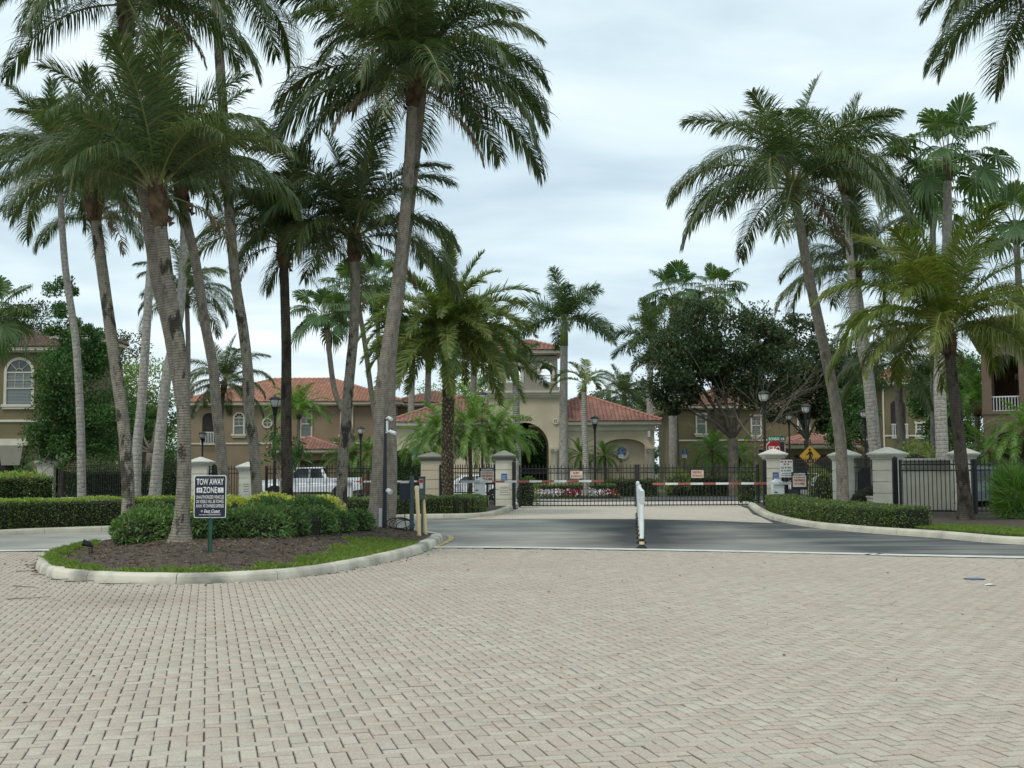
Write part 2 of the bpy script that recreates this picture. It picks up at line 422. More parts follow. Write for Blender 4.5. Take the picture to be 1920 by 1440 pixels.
# ------------------------------------------------------------------ frond shapes
def unit(a): return a / np.maximum(np.linalg.norm(a, axis=-1, keepdims=True), 1e-9)
def pinnate(name, mats, L=4.2, pet=.9, e0=40, bend=70, n=75, ll=.95, lw=.045, fa0=72, fa1=32, v=12, droop=.45, plum=0., rr=.035, seed=0, bpow=1.3, side=.0, bald=0.):
    g = np.random.default_rng(seed)
    K = 18
    s = np.linspace(0, 1, K)
    el = np.radians(e0 - bend * s ** bpow)
    step = L / (K - 1)
    px_ = np.concatenate([[0], np.cumsum(np.cos((el[1:] + el[:-1]) / 2) * step)])
    pz_ = np.concatenate([[0], np.cumsum(np.sin((el[1:] + el[:-1]) / 2) * step)])
    py_ = side * s ** 2 * L
    V = []; Q = []; T = []; MI = []; RND = []
    # rib
    for i in range(K):
        r_ = rr * (1 - .85 * s[i]) + (rr * 1.2 if i == 0 else 0)
        t = np.array([np.cos(el[i]), 0, np.sin(el[i])]); up = np.array([-np.sin(el[i]), 0, np.cos(el[i])])
        c = np.array([px_[i], py_[i], pz_[i]])
        for a in (0, 1, 2, 3):
            q = PI / 4 + a * PI / 2
            V.append(c + r_ * (np.array([0, 1, 0]) * np.cos(q) * 1.2 + up * np.sin(q) * .8))
    for i in range(K - 1):
        for a in range(4):
            Q.append((i * 4 + a, i * 4 + (a + 1) % 4, i * 4 + 4 + (a + 1) % 4, i * 4 + 4 + a))
    mq = [1] * len(Q)
    V = np.array(V); RND = [np.full(len(V), .5)]
    u = np.linspace(0, 1, n); u = np.repeat(u, 2); sg = np.tile([1., -1.], n)
    u = np.clip(u + g.normal(0, .3 / n, 2 * n), 0, 1)
    keep = g.random(2 * n) > bald
    u = u[keep]; sg = sg[keep]; m = len(u)
    sp = pet / L + (1 - pet / L) * u
    eli = np.radians(e0 - bend * sp ** bpow)
    pos = np.stack([np.interp(sp, s, px_), np.interp(sp, s, py_), np.interp(sp, s, pz_)], 1)
    t = np.stack([np.cos(eli), 0 * eli, np.sin(eli)], 1); up = np.stack([-np.sin(eli), 0 * eli, np.cos(eli)], 1)
    yy = np.zeros_like(t); yy[:, 1] = sg
    fa = np.radians(fa0 + (fa1 - fa0) * u + g.normal(0, 5, m))[:, None]
    vv = np.radians(v + g.normal(0, 5 + plum, m))[:, None]
    d0 = np.cos(fa) * t + np.sin(fa) * (np.cos(vv) * yy + np.sin(vv) * up)
    ln = ll * np.clip(np.sin(PI * (.16 + .72 * u)), 0, 1) ** .8 * g.uniform(.78, 1.1, m)
    ln *= np.where(g.random(m) < .05, .55, 1)
    ln *= np.where(u > .93, .8, 1)
    l3 = (ln / 3)[:, None]
    down = np.array([0, 0, -1.])
    k = (droop * g.uniform(.35, 1.75, m))[:, None]
    d1 = unit(d0 + down * k); d2 = unit(d1 + down * k * 1.3)
    p0 = pos; p1 = p0 + d0 * l3; p2 = p1 + d1 * l3; p3 = p2 + d2 * l3
    def wv(d): return unit(t - (t * d).sum(1, keepdims=True) * d)
    w0, w1, w2 = wv(d0), wv(d1), wv(d2)
    W = (lw * g.uniform(.8, 1.2, m))[:, None] / 2
    b = len(V)
    LV = np.stack([p0 - w0 * W * .55, p0 + w0 * W * .55, p1 - w1 * W, p1 + w1 * W, p2 - w2 * W * .8, p2 + w2 * W * .8, p3], 1).reshape(-1, 3)
    base = b + np.arange(m) * 7
    Q2 = np.concatenate([np.stack([base, base + 1, base + 3, base + 2], 1), np.stack([base + 2, base + 3, base + 5, base + 4], 1)])
    T2 = np.stack([base + 4, base + 5, base + 6], 1)
    Vall = np.concatenate([V, LV])
    rnd = np.concatenate([np.full(len(V), .5), np.repeat(g.random(m), 7)])
    me = np_mesh(name, Vall, np.concatenate([np.array(Q), Q2]), T2, {'rnd': rnd}, mi=mq + [0] * (len(Q2) + len(T2)))
    for x in mats: me.materials.append(x)
    return me

def fanleaf(name, mats, Rr=1.0, pet=1.3, e0=40, bend=30, nseg=34, droop=.5, seed=0, spread=150):
    g = np.random.default_rng(seed)
    el0 = R(e0); V = []; Q = []; T = []; mi = []
    K = 8
    x = z = 0
    pts = [(0, 0)]
    for i in range(1, K):
        e_ = R(e0 - bend * (i / K) ** 1.4); x += math.cos(e_) * pet / (K - 1); z += math.sin(e_) * pet / (K - 1); pts.append((x, z))
    for i, (a, b) in enumerate(pts):
        r_ = .028 * (1 - .5 * i / K)
        for k in range(3):
            q = 2 * PI * k / 3
            V.append((a - math.sin(el0) * r_ * math.sin(q), r_ * math.cos(q), b + math.cos(el0) * r_ * math.sin(q)))
    for i in range(K - 1):
        for k in range(3): Q.append((i * 3 + k, i * 3 + (k + 1) % 3, i * 3 + 3 + (k + 1) % 3, i * 3 + 3 + k)); mi.append(1)
    e_ = R(e0 - bend - 8); t = np.array([math.cos(e_), 0, math.sin(e_)]); up = np.array([-math.sin(e_), 0, math.cos(e_)])
    yv = np.array([0, 1., 0]); c = np.array([x, 0, z])
    rnd = [.5] * len(V)
    down = np.array([0, 0, -1.])
    for j in range(nseg):
        a = R(-spread + 2 * spread * (j + .5) / nseg + g.normal(0, 1.5)); da = R(spread / nseg) * 1.2
        rl = Rr * (.78 + .22 * math.cos(a * .6)) * g.uniform(.92, 1.06)
        fold = .12 * abs(math.sin(a))
        def pt(ang, r, dr): return c + r * (math.cos(ang) * t + math.sin(ang) * yv + (fold * .8 - .035 * (j % 2)) * up * .8) + down * dr
        dk = droop * g.uniform(.5, 1.4)
        vs = [c + 0 * t, pt(a - da, .66 * rl, .05 * rl), pt(a + da, .66 * rl, .05 * rl), pt(a - da * .45, .86 * rl, dk * .16 * rl), pt(a + da * .45, .86 * rl, dk * .16 * rl), pt(a, rl * (1 - .16 * dk), dk * .55 * rl)]
        b = len(V); V += [tuple(q) for q in vs]; rnd += [g.random()] * 6
        T += [(b, b + 1, b + 2), (b + 3, b + 5, b + 4)]; Q.append((b + 1, b + 3, b + 4, b + 2)); mi.append(0)
    me = np_mesh(name, V, np.array(Q), np.array(T), {'rnd': rnd}, mi=mi + [0] * len(T))
    for m_ in mats: me.materials.append(m_)
    return me

FR = {}
def mkset(key, fn, specs): FR[key] = [(sp['e0'], fn(key + '_frond', **{**sp, 'seed': i * 7 + 3})) for i, sp in enumerate(specs)]
def coco_specs(mats, **kw):
    L_ = []
    for e0, bend, ll, dr in ((86, 22, 1.0, .14), (78, 52, 1.15, .28), (66, 78, 1.25, .42), (54, 92, 1.3, .55), (42, 100, 1.32, .66), (30, 100, 1.32, .75), (18, 94, 1.3, .82), (4, 80, 1.25, .9), (-14, 62, 1.15, .9), (-34, 42, 1.05, .8)):
        for sd in (-.05, .07):
            L_.append(dict(mats=mats, e0=e0, bend=bend, ll=ll, droop=dr, L=4.3, pet=.62, n=135, lw=.036, fa0=74, fa1=30, side=sd * 1.6, bald=.04, v=20, rr=.04, **kw))
    return L_
mkset('coco', pinnate, coco_specs([M_COCO, M_RACH]))
mkset('cocoy', pinnate, coco_specs([M_COCOY, M_RACH]))
mkset('dry', pinnate, [dict(mats=[M_DRY, M_RACH], e0=e, bend=b, ll=.7, droop=.9, L=3.2, n=46, lw=.05, bald=.25) for e, b in ((-5, 70), (-30, 45))])
mkset('date', pinnate, [dict(mats=[M_DATE, M_RACH], e0=e, bend=b, ll=.56, droop=.16, L=3.5, pet=.35, n=140, lw=.036, fa0=60, fa1=38, v=28, plum=10, rr=.03, side=sd) for e, b in ((84, 30), (72, 62), (58, 80), (42, 90), (26, 88), (8, 74), (-14, 58)) for sd in (-.05, .05)])
mkset('royal', pinnate, [dict(mats=[M_ROYAL, M_RACH], e0=e, bend=b, ll=.92, droop=.30, L=3.3, pet=.3, n=115, lw=.05, fa0=66, fa1=36, v=10, plum=32, rr=.032, side=sd) for e, b in ((86, 20), (66, 60), (46, 74), (28, 74), (12, 64), (-8, 50)) for sd in (-.05, .05)])
mkset('pygmy', pinnate, [dict(mats=[M_PYG, M_RACH], e0=e, bend=b, ll=.30, droop=.22, L=1.75, pet=.25, n=60, lw=.022, fa0=62, fa1=38, v=14, plum=8, rr=.014, side=sd) for e, b in ((78, 60), (58, 92), (38, 100), (16, 92), (-8, 70)) for sd in (-.06, .06)])
mkset('areca', pinnate, [dict(mats=[M_PYG, M_RACH], e0=e, bend=b, ll=.5, droop=.3, L=2.4, pet=.5, n=46, lw=.035, v=20, rr=.016) for e, b in ((80, 60), (66, 90), (50, 100), (30, 95))])
mkset('adon', pinnate, [dict(mats=[M_DATE, M_RACH], e0=e, bend=b, ll=.55, droop=.18, L=2.0, pet=.25, n=52, lw=.045, v=26, rr=.025) for e, b in ((80, 70), (52, 110), (24, 100), (4, 80))])
mkset('fan', fanleaf, [dict(mats=[M_FAN, M_PET], e0=e, bend=b, droop=d, Rr=1.0, pet=1.55) for e, b, d in ((82, 8, .35), (62, 22, .7), (42, 36, .95), (22, 44, 1.2), (0, 46, 1.3), (-25, 40, 1.4))])
mkset('dryfan', fanleaf, [dict(mats=[M_DRY, M_PET], e0=-50, bend=30, droop=1.3, Rr=.8, pet=.7, nseg=24)])

def catmull(pts, step):
    pts = [Vector(p) for p in pts]
    q = [pts[0] * 2 - pts[1]] + pts + [pts[-1] * 2 - pts[-2]]
    out_ = []
    for i in range(1, len(q) - 2):
        n = max(2, int((q[i + 1] - q[i]).length / step))
        for k in range(n):
            t = k / n
            out_.append(.5 * ((2 * q[i]) + (q[i + 1] - q[i - 1]) * t + (2 * q[i - 1] - 5 * q[i] + 4 * q[i + 1] - q[i + 2]) * t * t + (3 * q[i] - q[i - 1] - 3 * q[i + 1] + q[i + 2]) * t ** 3))
    out_.append(pts[-1])
    return out_

def trunk_mesh(pts, r0, r1, flare=1.6, step=.055, n=14, seed=0, rough=.016, ring=.035, bulge=0.):
    g = np.random.default_rng(seed)
    c = catmull(pts, step); m = len(c)
    C = np.array([tuple(p) for p in c]); d = np.gradient(C, axis=0); d = unit(d)
    al = np.concatenate([[0], np.cumsum(np.linalg.norm(np.diff(C, axis=0), axis=1))])
    a = unit(np.cross(d, np.array([0.2, .95, .1]))); b = np.cross(d, a)
    th = np.arange(n) * 2 * PI / n
    u = al / al[-1]
    rad = r0 + (r1 - r0) * u + r0 * (flare - 1) * np.exp(-al / .28) + bulge * np.sin(np.clip(u, 0, 1) * PI) ** 2
    rad = rad * (1 + ring * (np.arange(m) % 2) + g.normal(0, rough * .5, m))
    jit = 1 + g.normal(0, rough, (m, n)) * .5
    # slow lobes round the foot of the trunk
    jit += .10 * np.exp(-al / .35)[:, None] * np.sin(5 * th + seed)[None, :]
    V = C[:, None, :] + (a[:, None, :] * np.cos(th)[None, :, None] + b[:, None, :] * np.sin(th)[None, :, None]) * (rad[:, None] * jit)[:, :, None]
    i = np.arange(m - 1)[:, None] * n; k = np.arange(n)[None, :]; k2 = (k + 1) % n
    Q = np.stack([i + k, i + k2, i + n + k2, i + n + k], -1).reshape(-1, 4)
    return np_mesh('trunk', V.reshape(-1, 3), Q, None, {'along': np.repeat(al, n)}, smooth=True)

def palm(name, label, pix, Y, kind='coco', nf=24, sc=1.0, r0=.17, r1=.12, tm=None, z0=0.0, seed=1, flare=1.5, elo=-6, ehi=87, dry=0, group=None, heart=1.0, shaft=0., az0=None, ring=.016, bulge=0.):
    """pix: pixels from the foot to the crown; the foot's distance Y gives the size"""
    pts = [P(x, y, Y) for x, y in pix]
    pts[0].z = z0 - .05
    base = Vector((pts[0].x, Y, z0))
    root = thing(name, label, 'palm tree', base, 0, group)
    g = random.Random(seed)
    # let the upper trunk lean a little in depth as well
    lean = g.uniform(-.05, .05)
    for p in pts: p.y += lean * (p.z - z0)
    obj('trunk', trunk_mesh(pts, r0, r1, flare, seed=seed, ring=ring, bulge=bulge), tm or M_TRK, root)
    top = pts[-1]; ax = (pts[-1] - pts[-2]).normalized()
    mb = MB()
    if shaft > 0:
        c = [top, top + ax * shaft * .5, top + ax * shaft]
        mb.tube(c, [r1 * 1.12, r1 * 1.05, r1 * .55], 12)
        cr = mb.obj('crown', M_SHAFT, root, smooth=True)
        hub = top + ax * shaft * .95
    else:
        h = heart
        if kind in ('coco', 'cocoy', 'date', 'adon', 'pygmy', 'areca'):
            mb.tube([top - ax * .45 * h, top - ax * .1 * h, top + ax * .25 * h, top + ax * .62 * h], [r1 * 1.02, r1 * 1.65, r1 * 1.5, r1 * .5], 12)
            for k in range(int(16 * h) + 4):        # torn boots and sheath fibres
                a = g.uniform(0, 2 * PI); q = g.uniform(-.42, .2) * h
                o_ = Vector((math.cos(a), math.sin(a), 0)); s_ = Vector((-math.sin(a), math.cos(a), 0))
                c = top + ax * q + o_ * r1 * 1.25
                tip = c + o_ * g.uniform(.05, .16) * h + Vector((0, 0, g.uniform(-.16, .2) * h))
                wd = g.uniform(.03, .07) * h
                mb.add([c - s_ * wd, c + s_ * wd, tip, c - ax * .12 * h], [(0, 1, 2), (0, 2, 3), (1, 3, 2)])
        else:
            mb.tube([top - ax * .5, top - ax * .1, top + ax * .2], [r1 * 1.05, r1 * 1.6, r1 * .7], 10)
        cr = mb.obj('crown', M_FIBRE, root)
        if kind == 'date':          # the cut leaf bases that cover a date palm's trunk
            c_ = catmull(pts, .06); sb = MB(); L_ = len(c_)
            for k in range(L_ * 4):
                f_ = k / 4; i_ = min(L_ - 1, int(f_)); a_ = k * 2.39996; o_ = Vector((math.cos(a_), math.sin(a_), 0)); s_ = Vector((-math.sin(a_), math.cos(a_), 0)); rr_ = r0 + (r1 - r0) * f_ / L_
                q = c_[i_] + o_ * rr_ * .96; w_ = rr_ * g.uniform(.20, .28); u_ = g.uniform(.05, .085)
                sb.add([q - s_ * w_, q + Vector((0, 0, u_)) * 1.1 + o_ * .035, q + s_ * w_, q - Vector((0, 0, u_)) * 1.2, q + o_ * .06 + Vector((0, 0, .02))], [(0, 4, 1), (1, 4, 2), (2, 4, 3), (3, 4, 0)])
            sb.obj('leaf_bases', M_BOOT, root)['kind'] = 'stuff'
        hub = top + ax * .18 * h
    specs = FR[kind]
    a0 = g.uniform(0, 6.28) if az0 is None else az0
    for i in range(nf):
        u = i / max(1, nf - 1)
        e_ = ehi + (elo - ehi) * (u ** .9) + g.uniform(-7, 7)
        # nearest pair of shapes
        best = sorted(specs, key=lambda s: abs(s[0] - e_) + g.uniform(0, 4))[0]
        fo = bpy.data.objects.new('frond', best[1]); COL.objects.link(fo); fo.parent = cr
        az = a0 + i * 2.39996 + g.uniform(-.25, .25)
        q = sc * g.uniform(.86, 1.1) * (.85 if i < 2 else 1)
        off = Vector((math.cos(az), math.sin(az), 0)) * r1 * .5
        fo.location = hub + off + ax * (.25 * (1 - u)) * h_of(kind) * sc
        fo.rotation_euler = (g.uniform(-.22, .22), R(-(e_ - best[0])) * .8, az)
        fo.scale = (q, q, q)
    for i in range(dry):
        fo = bpy.data.objects.new('dead_frond', FR['dryfan' if kind == 'fan' else 'dry'][i % len(FR['dryfan' if kind == 'fan' else 'dry'])][1]); COL.objects.link(fo); fo.parent = cr
        fo.location = hub; fo.rotation_euler = (0, 0, g.uniform(0, 6.28)); fo.scale = (sc * .9,) * 3
    return root
def h_of(kind): return {'coco': 1, 'cocoy': 1, 'date': .8, 'royal': .3, 'fan': .8}.get(kind, .4)

# ------------------------------------------------------------------ leaf clouds
def leaf_cloud(C, Nn, size, g, aspect=.55, spread=.9, jit=.25):
    """one rhombic leaf per centre; Nn = outward directions"""
    n = len(C)
    a = unit(Nn + g.normal(0, spread, (n, 3)))
    b = unit(np.cross(a, g.normal(0, 1, (n, 3))))
    s = (size * g.uniform(1 - jit * 2, 1 + jit, n))[:, None]
    fold = np.cross(a, b) * s * .12
    V = np.stack([C - a * s * .5, C + b * s * aspect * .5 + fold, C + a * s * .5, C - b * s * aspect * .5 + fold], 1).reshape(-1, 3)
    Q = np.arange(n * 4).reshape(-1, 4)
    return V, Q, np.repeat(g.random(n), 4)
def leaves_obj(name, C, Nn, size, mat, parent, g, kind='stuff', **kw):
    V, Q, r = leaf_cloud(C, Nn, size, g, **kw)
    o = obj(name, np_mesh(name, V, Q, None, {'rnd': r}), mat, parent)
    if kind: o['kind'] = kind
    return o

def bumpy(dirs, g, amp=.25, k=7):
    """smooth random radius over a sphere"""
    f = np.ones(len(dirs))
    for _ in range(k):
        d = unit(g.normal(0, 1, 3)); f += amp * g.uniform(-1, 1) * np.exp(-((1 - dirs @ d) / .35))
    return f

def broadleaf(name, label, foot, lobes, mat, n=9000, leaf=.2, trunk_r=.22, bark=None, seed=3, cat='tree', group=None, ncl=60, spread=.5, hollow=.35, fork=None, flat=.75):
    """lobes: (centre, (rx,ry,rz)); clumps of leaves sit through each lobe, limbs run to them"""
    g = np.random.default_rng(seed)
    foot = Vector(foot)
    root = thing(name, label, cat, foot, 0, group)
    vol = np.array([r[0] * r[1] * r[2] for _, r in lobes]) ** .67; vol = vol / vol.sum()
    CL = []; 
    for (c, r), w_ in zip(lobes, vol):
        m = max(5, int(ncl * w_))
        d = unit(g.normal(0, 1, (m, 3))); q = (hollow + (1 - hollow) * g.random(m) ** .6) * bumpy(d, g)
        for i in range(m): CL.append((np.array(c) + d[i] * q[i] * np.array(r), d[i], min(r)))
    per = n // len(CL)
    cs = []; ns = []
    for c, d, rm in CL:
        k = int(per * g.uniform(.5, 1.5)); rad = rm * g.uniform(.30, .55)
        o = np.clip(g.normal(0, 1, (k, 3)), -1.7, 1.7) * rad * .55 * np.array([1, 1, flat])
        cs.append(c + o); ns.append(unit(o + .2) * .6 + d * .5 + np.array([0, 0, .25]))
    leaves_obj('crown', np.concatenate(cs), np.concatenate(ns), leaf, mat, root, g, kind=None)
    # trunk and limbs
    mb = MB()
    fk = Vector(fork) if fork is not None else foot + (Vector(lobes[0][0]) - foot) * .42
    mid = foot.lerp(fk, .5) + Vector((g.normal(0, .08), g.normal(0, .08), 0))
    mb.tube(catmull([foot - Vector((0, 0, .1)), foot + (fk - foot) * .12, mid, fk], .3), None or [trunk_r * (1.35 - .55 * i / 40) for i in range(len(catmull([foot - Vector((0, 0, .1)), foot + (fk - foot) * .12, mid, fk], .3)))], 9)
    idx = g.permutation(len(CL))[:min(len(CL), 14)]
    for i in idx:
        e_ = Vector(CL[i][0])
        m1 = fk.lerp(e_, .45) + Vector((g.normal(0, .2), g.normal(0, .2), g.uniform(.0, .4)))
        pts = catmull([fk, m1, e_], .5); k = len(pts)
        mb.tube(pts, [trunk_r * .42 * (1 - .9 * j / (k - 1)) for j in range(k)], 6)
    mb.obj('trunk', bark or M_BARK, root, smooth=True)
    return root

def bush(name, label, c, r, mat, n=1800, leaf=.09, seed=1, cat='shrub', group=None, aspect=.5, spread=.8, core=True, zb=0.0):
    g = np.random.default_rng(seed)
    c = Vector(c)
    root = thing(name, label, cat, (c.x, c.y, zb), 0, group)
    d = unit(g.normal(0, 1, (n, 3))); d[:, 2] = np.where(d[:, 2] < -.6, -d[:, 2], d[:, 2])
    q = bumpy(d, g, .34, 18) * (.78 + .28 * g.random(n))
    C = np.array(c) + d * q[:, None] * np.array(r)
    C[:, 2] = np.maximum(C[:, 2], zb + .02 + .12 * g.random(n))
    leaves_obj('foliage', C, d, leaf, mat, root, g, kind=None, aspect=aspect, spread=spread)
    if core:
        mb = MB(); k = 10
        for i in range(7):
            a = 2 * PI * i / 7; e_ = c + Vector((math.cos(a) * r[0] * .6, math.sin(a) * r[1] * .6, r[2] * .45))
            mb.tube([(c.x, c.y, zb), c.lerp(e_, .5), e_], [.03, .02, .008], 5)
        vs = []; 
        mb.lathe([(.66, -.75), (.80, -.3), (.78, .30), (.45, .62), (.05, .74)], 12)
        # scale the inner mass to the bush
        b0 = len(mb.v) - 60
        mb.v[b0:] = [(c.x + x * r[0], c.y + y * r[1], max(zb, c.z + z * r[2])) for x, y, z in mb.v[b0:]]
        mb.obj('branches', M_CORE, root)
    return root

def hedge(name, label, path, width, height, mat, topmat=None, dens=420, leaf=.07, seed=5, group=None, zb=0.0, cat='hedge', rough=.035):
    """a clipped hedge that follows a path of ground points"""
    g = np.random.default_rng(seed)
    pts = [Vector(p) for p in path]
    root = thing(name, label, cat, (pts[0].x, pts[0].y, zb), 0, group)
    c = catmull(pts, .25); m = len(c)
    C = np.array([(p.x, p.y) for p in c]); d = unit(np.gradient(C, axis=0)); nn = np.stack([d[:, 1], -d[:, 0]], 1)
    hw = width / 2
    core = MB()
    k = hw - .09; prof = [(-k, 0), (k, 0), (k, height - .14), (k - .1, height - .07), (-k + .1, height - .07), (-k, height - .14)]
    vs = []; fs = []; np_ = len(prof)
    for i in range(m):
        for (o_, z_) in prof: vs.append((C[i, 0] + nn[i, 0] * o_, C[i, 1] + nn[i, 1] * o_, zb + z_))
    for i in range(m - 1):
        for j in range(np_):
            j2 = (j + 1) % np_; fs.append((i * np_ + j, i * np_ + j2, (i + 1) * np_ + j2, (i + 1) * np_ + j))
    fs.append(tuple(range(np_))[::-1]); fs.append(tuple((m - 1) * np_ + j for j in range(np_)))
    core.add(vs, fs); core.obj('branches', M_CORE, root)
    L_ = sum((c[i + 1] - c[i]).length for i in range(m - 1))
    def sample(nl, face):
        t = g.random(nl) * (m - 1.001); i = t.astype(int); fr = (t - i)[:, None]
        p = C[i] * (1 - fr) + C[i + 1] * fr; q = nn[i]
        out_ = np.zeros((nl, 3)); no = np.zeros((nl, 3))
        wob = (np.sin(p[:, 0] * 3.1 + p[:, 1] * 2.2) + np.sin(p[:, 0] * 7.7 - p[:, 1] * 5.2)) * .5 * rough
        if face == 'top':
            o_ = g.uniform(-hw, hw, nl); out_[:, :2] = p + q * o_[:, None]; out_[:, 2] = zb + height + wob - (np.abs(o_) / hw) ** 6 * .06 + g.normal(0, rough * .6, nl); no[:, 2] = 1
        else:
            s_ = 1 if face == 'r' else -1
            out_[:, 2] = zb + g.random(nl) ** .9 * (height - .03) + .02
            out_[:, :2] = p + q * (s_ * (hw + wob + g.normal(0, rough * .6, nl)))[:, None]; no[:, :2] = q * s_; no[:, 2] = .35
        return out_, no
    A, An = sample(int(dens * L_ * width), 'top')
    B, Bn = sample(int(dens * L_ * height), 'l'); D, Dn = sample(int(dens * L_ * height), 'r')
    # the two ends
    E = []; En = []
    for i, s_ in ((0, -1), (m - 1, 1)):
        ne = int(dens * width * height); o_ = g.uniform(-hw, hw, ne); z_ = g.random(ne) * height
        x = np.zeros((ne, 3)); x[:, :2] = C[i] + nn[i] * o_[:, None] + d[i] * s_ * (.02 + g.normal(0, rough, ne))[:, None]; x[:, 2] = zb + z_
        q = np.zeros((ne, 3)); q[:, :2] = d[i] * s_; E.append(x); En.append(q)
    S = np.concatenate([B, D] + E); Sn = np.concatenate([Bn, Dn] + En)
    if topmat is None:
        leaves_obj('foliage', np.concatenate([A, S]), np.concatenate([An, Sn]), leaf, mat, root, g, kind=None)
    else:
        leaves_obj('foliage', S, Sn, leaf, mat, root, g, kind=None)
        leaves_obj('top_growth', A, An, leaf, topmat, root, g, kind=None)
    return root

# ------------------------------------------------------------------ the setting
def sheet(name, poly, z, mat, kind='structure', parent=None):
    bm = bmesh.new()
    f = bm.faces.new([bm.verts.new((p[0], p[1], z)) for p in poly])
    if f.normal.z < 0: f.normal_flip()
    bm.normal_update()
    if bm.faces[:][0].normal.z < 0: bmesh.ops.reverse_faces(bm, faces=bm.faces[:])
    bmesh.ops.triangulate(bm, faces=bm.faces[:])
    me = bpy.data.meshes.new(name); bm.to_mesh(me); bm.free()
    o = obj(name, me, mat, parent)
    if parent is None: o['kind'] = kind
    return o
sheet('ground', [(-500, -60), (500, -60), (500, 900), (-500, 900)], -.06, M_GROUND)

EDGE = [(-30, 19.5)] + [tuple(G(*p).xy) for p in ((0, 1034), (90, 1033.5), (800, 1027), (1200, 1031.5), (1600, 1039.5), (1920, 1046.5))] + [(30, 14.0)]
ex = np.array([p[0] for p in EDGE]); ey = np.array([p[1] for p in EDGE])
def yb(x): return np.interp(x, ex, ey)

ROADBACK = [(30, 56), (-30, 56)]
sheet('road', [(x, y) for x, y in EDGE] + ROADBACK, -.004, M_ASPH)
sheet('paver_bed', [(-30, -8), (30, -8)] + [(x, y) for x, y in EDGE[::-1]], -.009, M_SAND)

# island outline on the ground (outer foot of its kerb)
ISL = [tuple(G(*p).xy) for p in ((66, 1066), (80, 1078), (120, 1087), (200, 1093), (330, 1095.5), (450, 1092), (560, 1083), (640, 1071), (720, 1055), (780, 1040), (815, 1026), (831, 1013))]
ISL += [(-1.95, 29.6), (-3.0, 32.3), (-4.6, 34.2), (-6.3, 33.6), (-8.0, 31.2), (-9.1, 28.4), (-9.2, 25.4), (-8.8, 22.6), (-8.25, 20.9)]
ISLC = Vector((-5.6, 26.0))
def closed_curve(pts, step=.2):
    q = [Vector((*p, 0)) for p in pts]; n = len(q); out_ = []
    for i in range(n):
        a, b, c, d = q[i - 1], q[i], q[(i + 1) % n], q[(i + 2) % n]
        k = max(2, int((c - b).length / step))
        for j in range(k):
            t = j / k
            out_.append(.5 * (2 * b + (c - a) * t + (2 * a - 5 * b + 4 * c - d) * t * t + (3 * b - a - 3 * c + d) * t ** 3))
    return out_
ISLP = closed_curve(ISL)
_ip = np.array([(p.x, p.y) for p in ISLP])
def in_poly(x, y, poly):
    x = np.asarray(x); y = np.asarray(y); r_ = np.zeros(x.shape, bool)
    x0, y0 = poly[:, 0], poly[:, 1]; x1, y1 = np.roll(x0, -1), np.roll(y0, -1)
    for i in range(len(poly)):
        c = ((y0[i] > y) != (y1[i] > y))
        if c.any():
            xi = (x1[i] - x0[i]) * (y - y0[i]) / (y1[i] - y0[i] + 1e-12) + x0[i]
            r_ ^= c & (x < xi)
    return r_

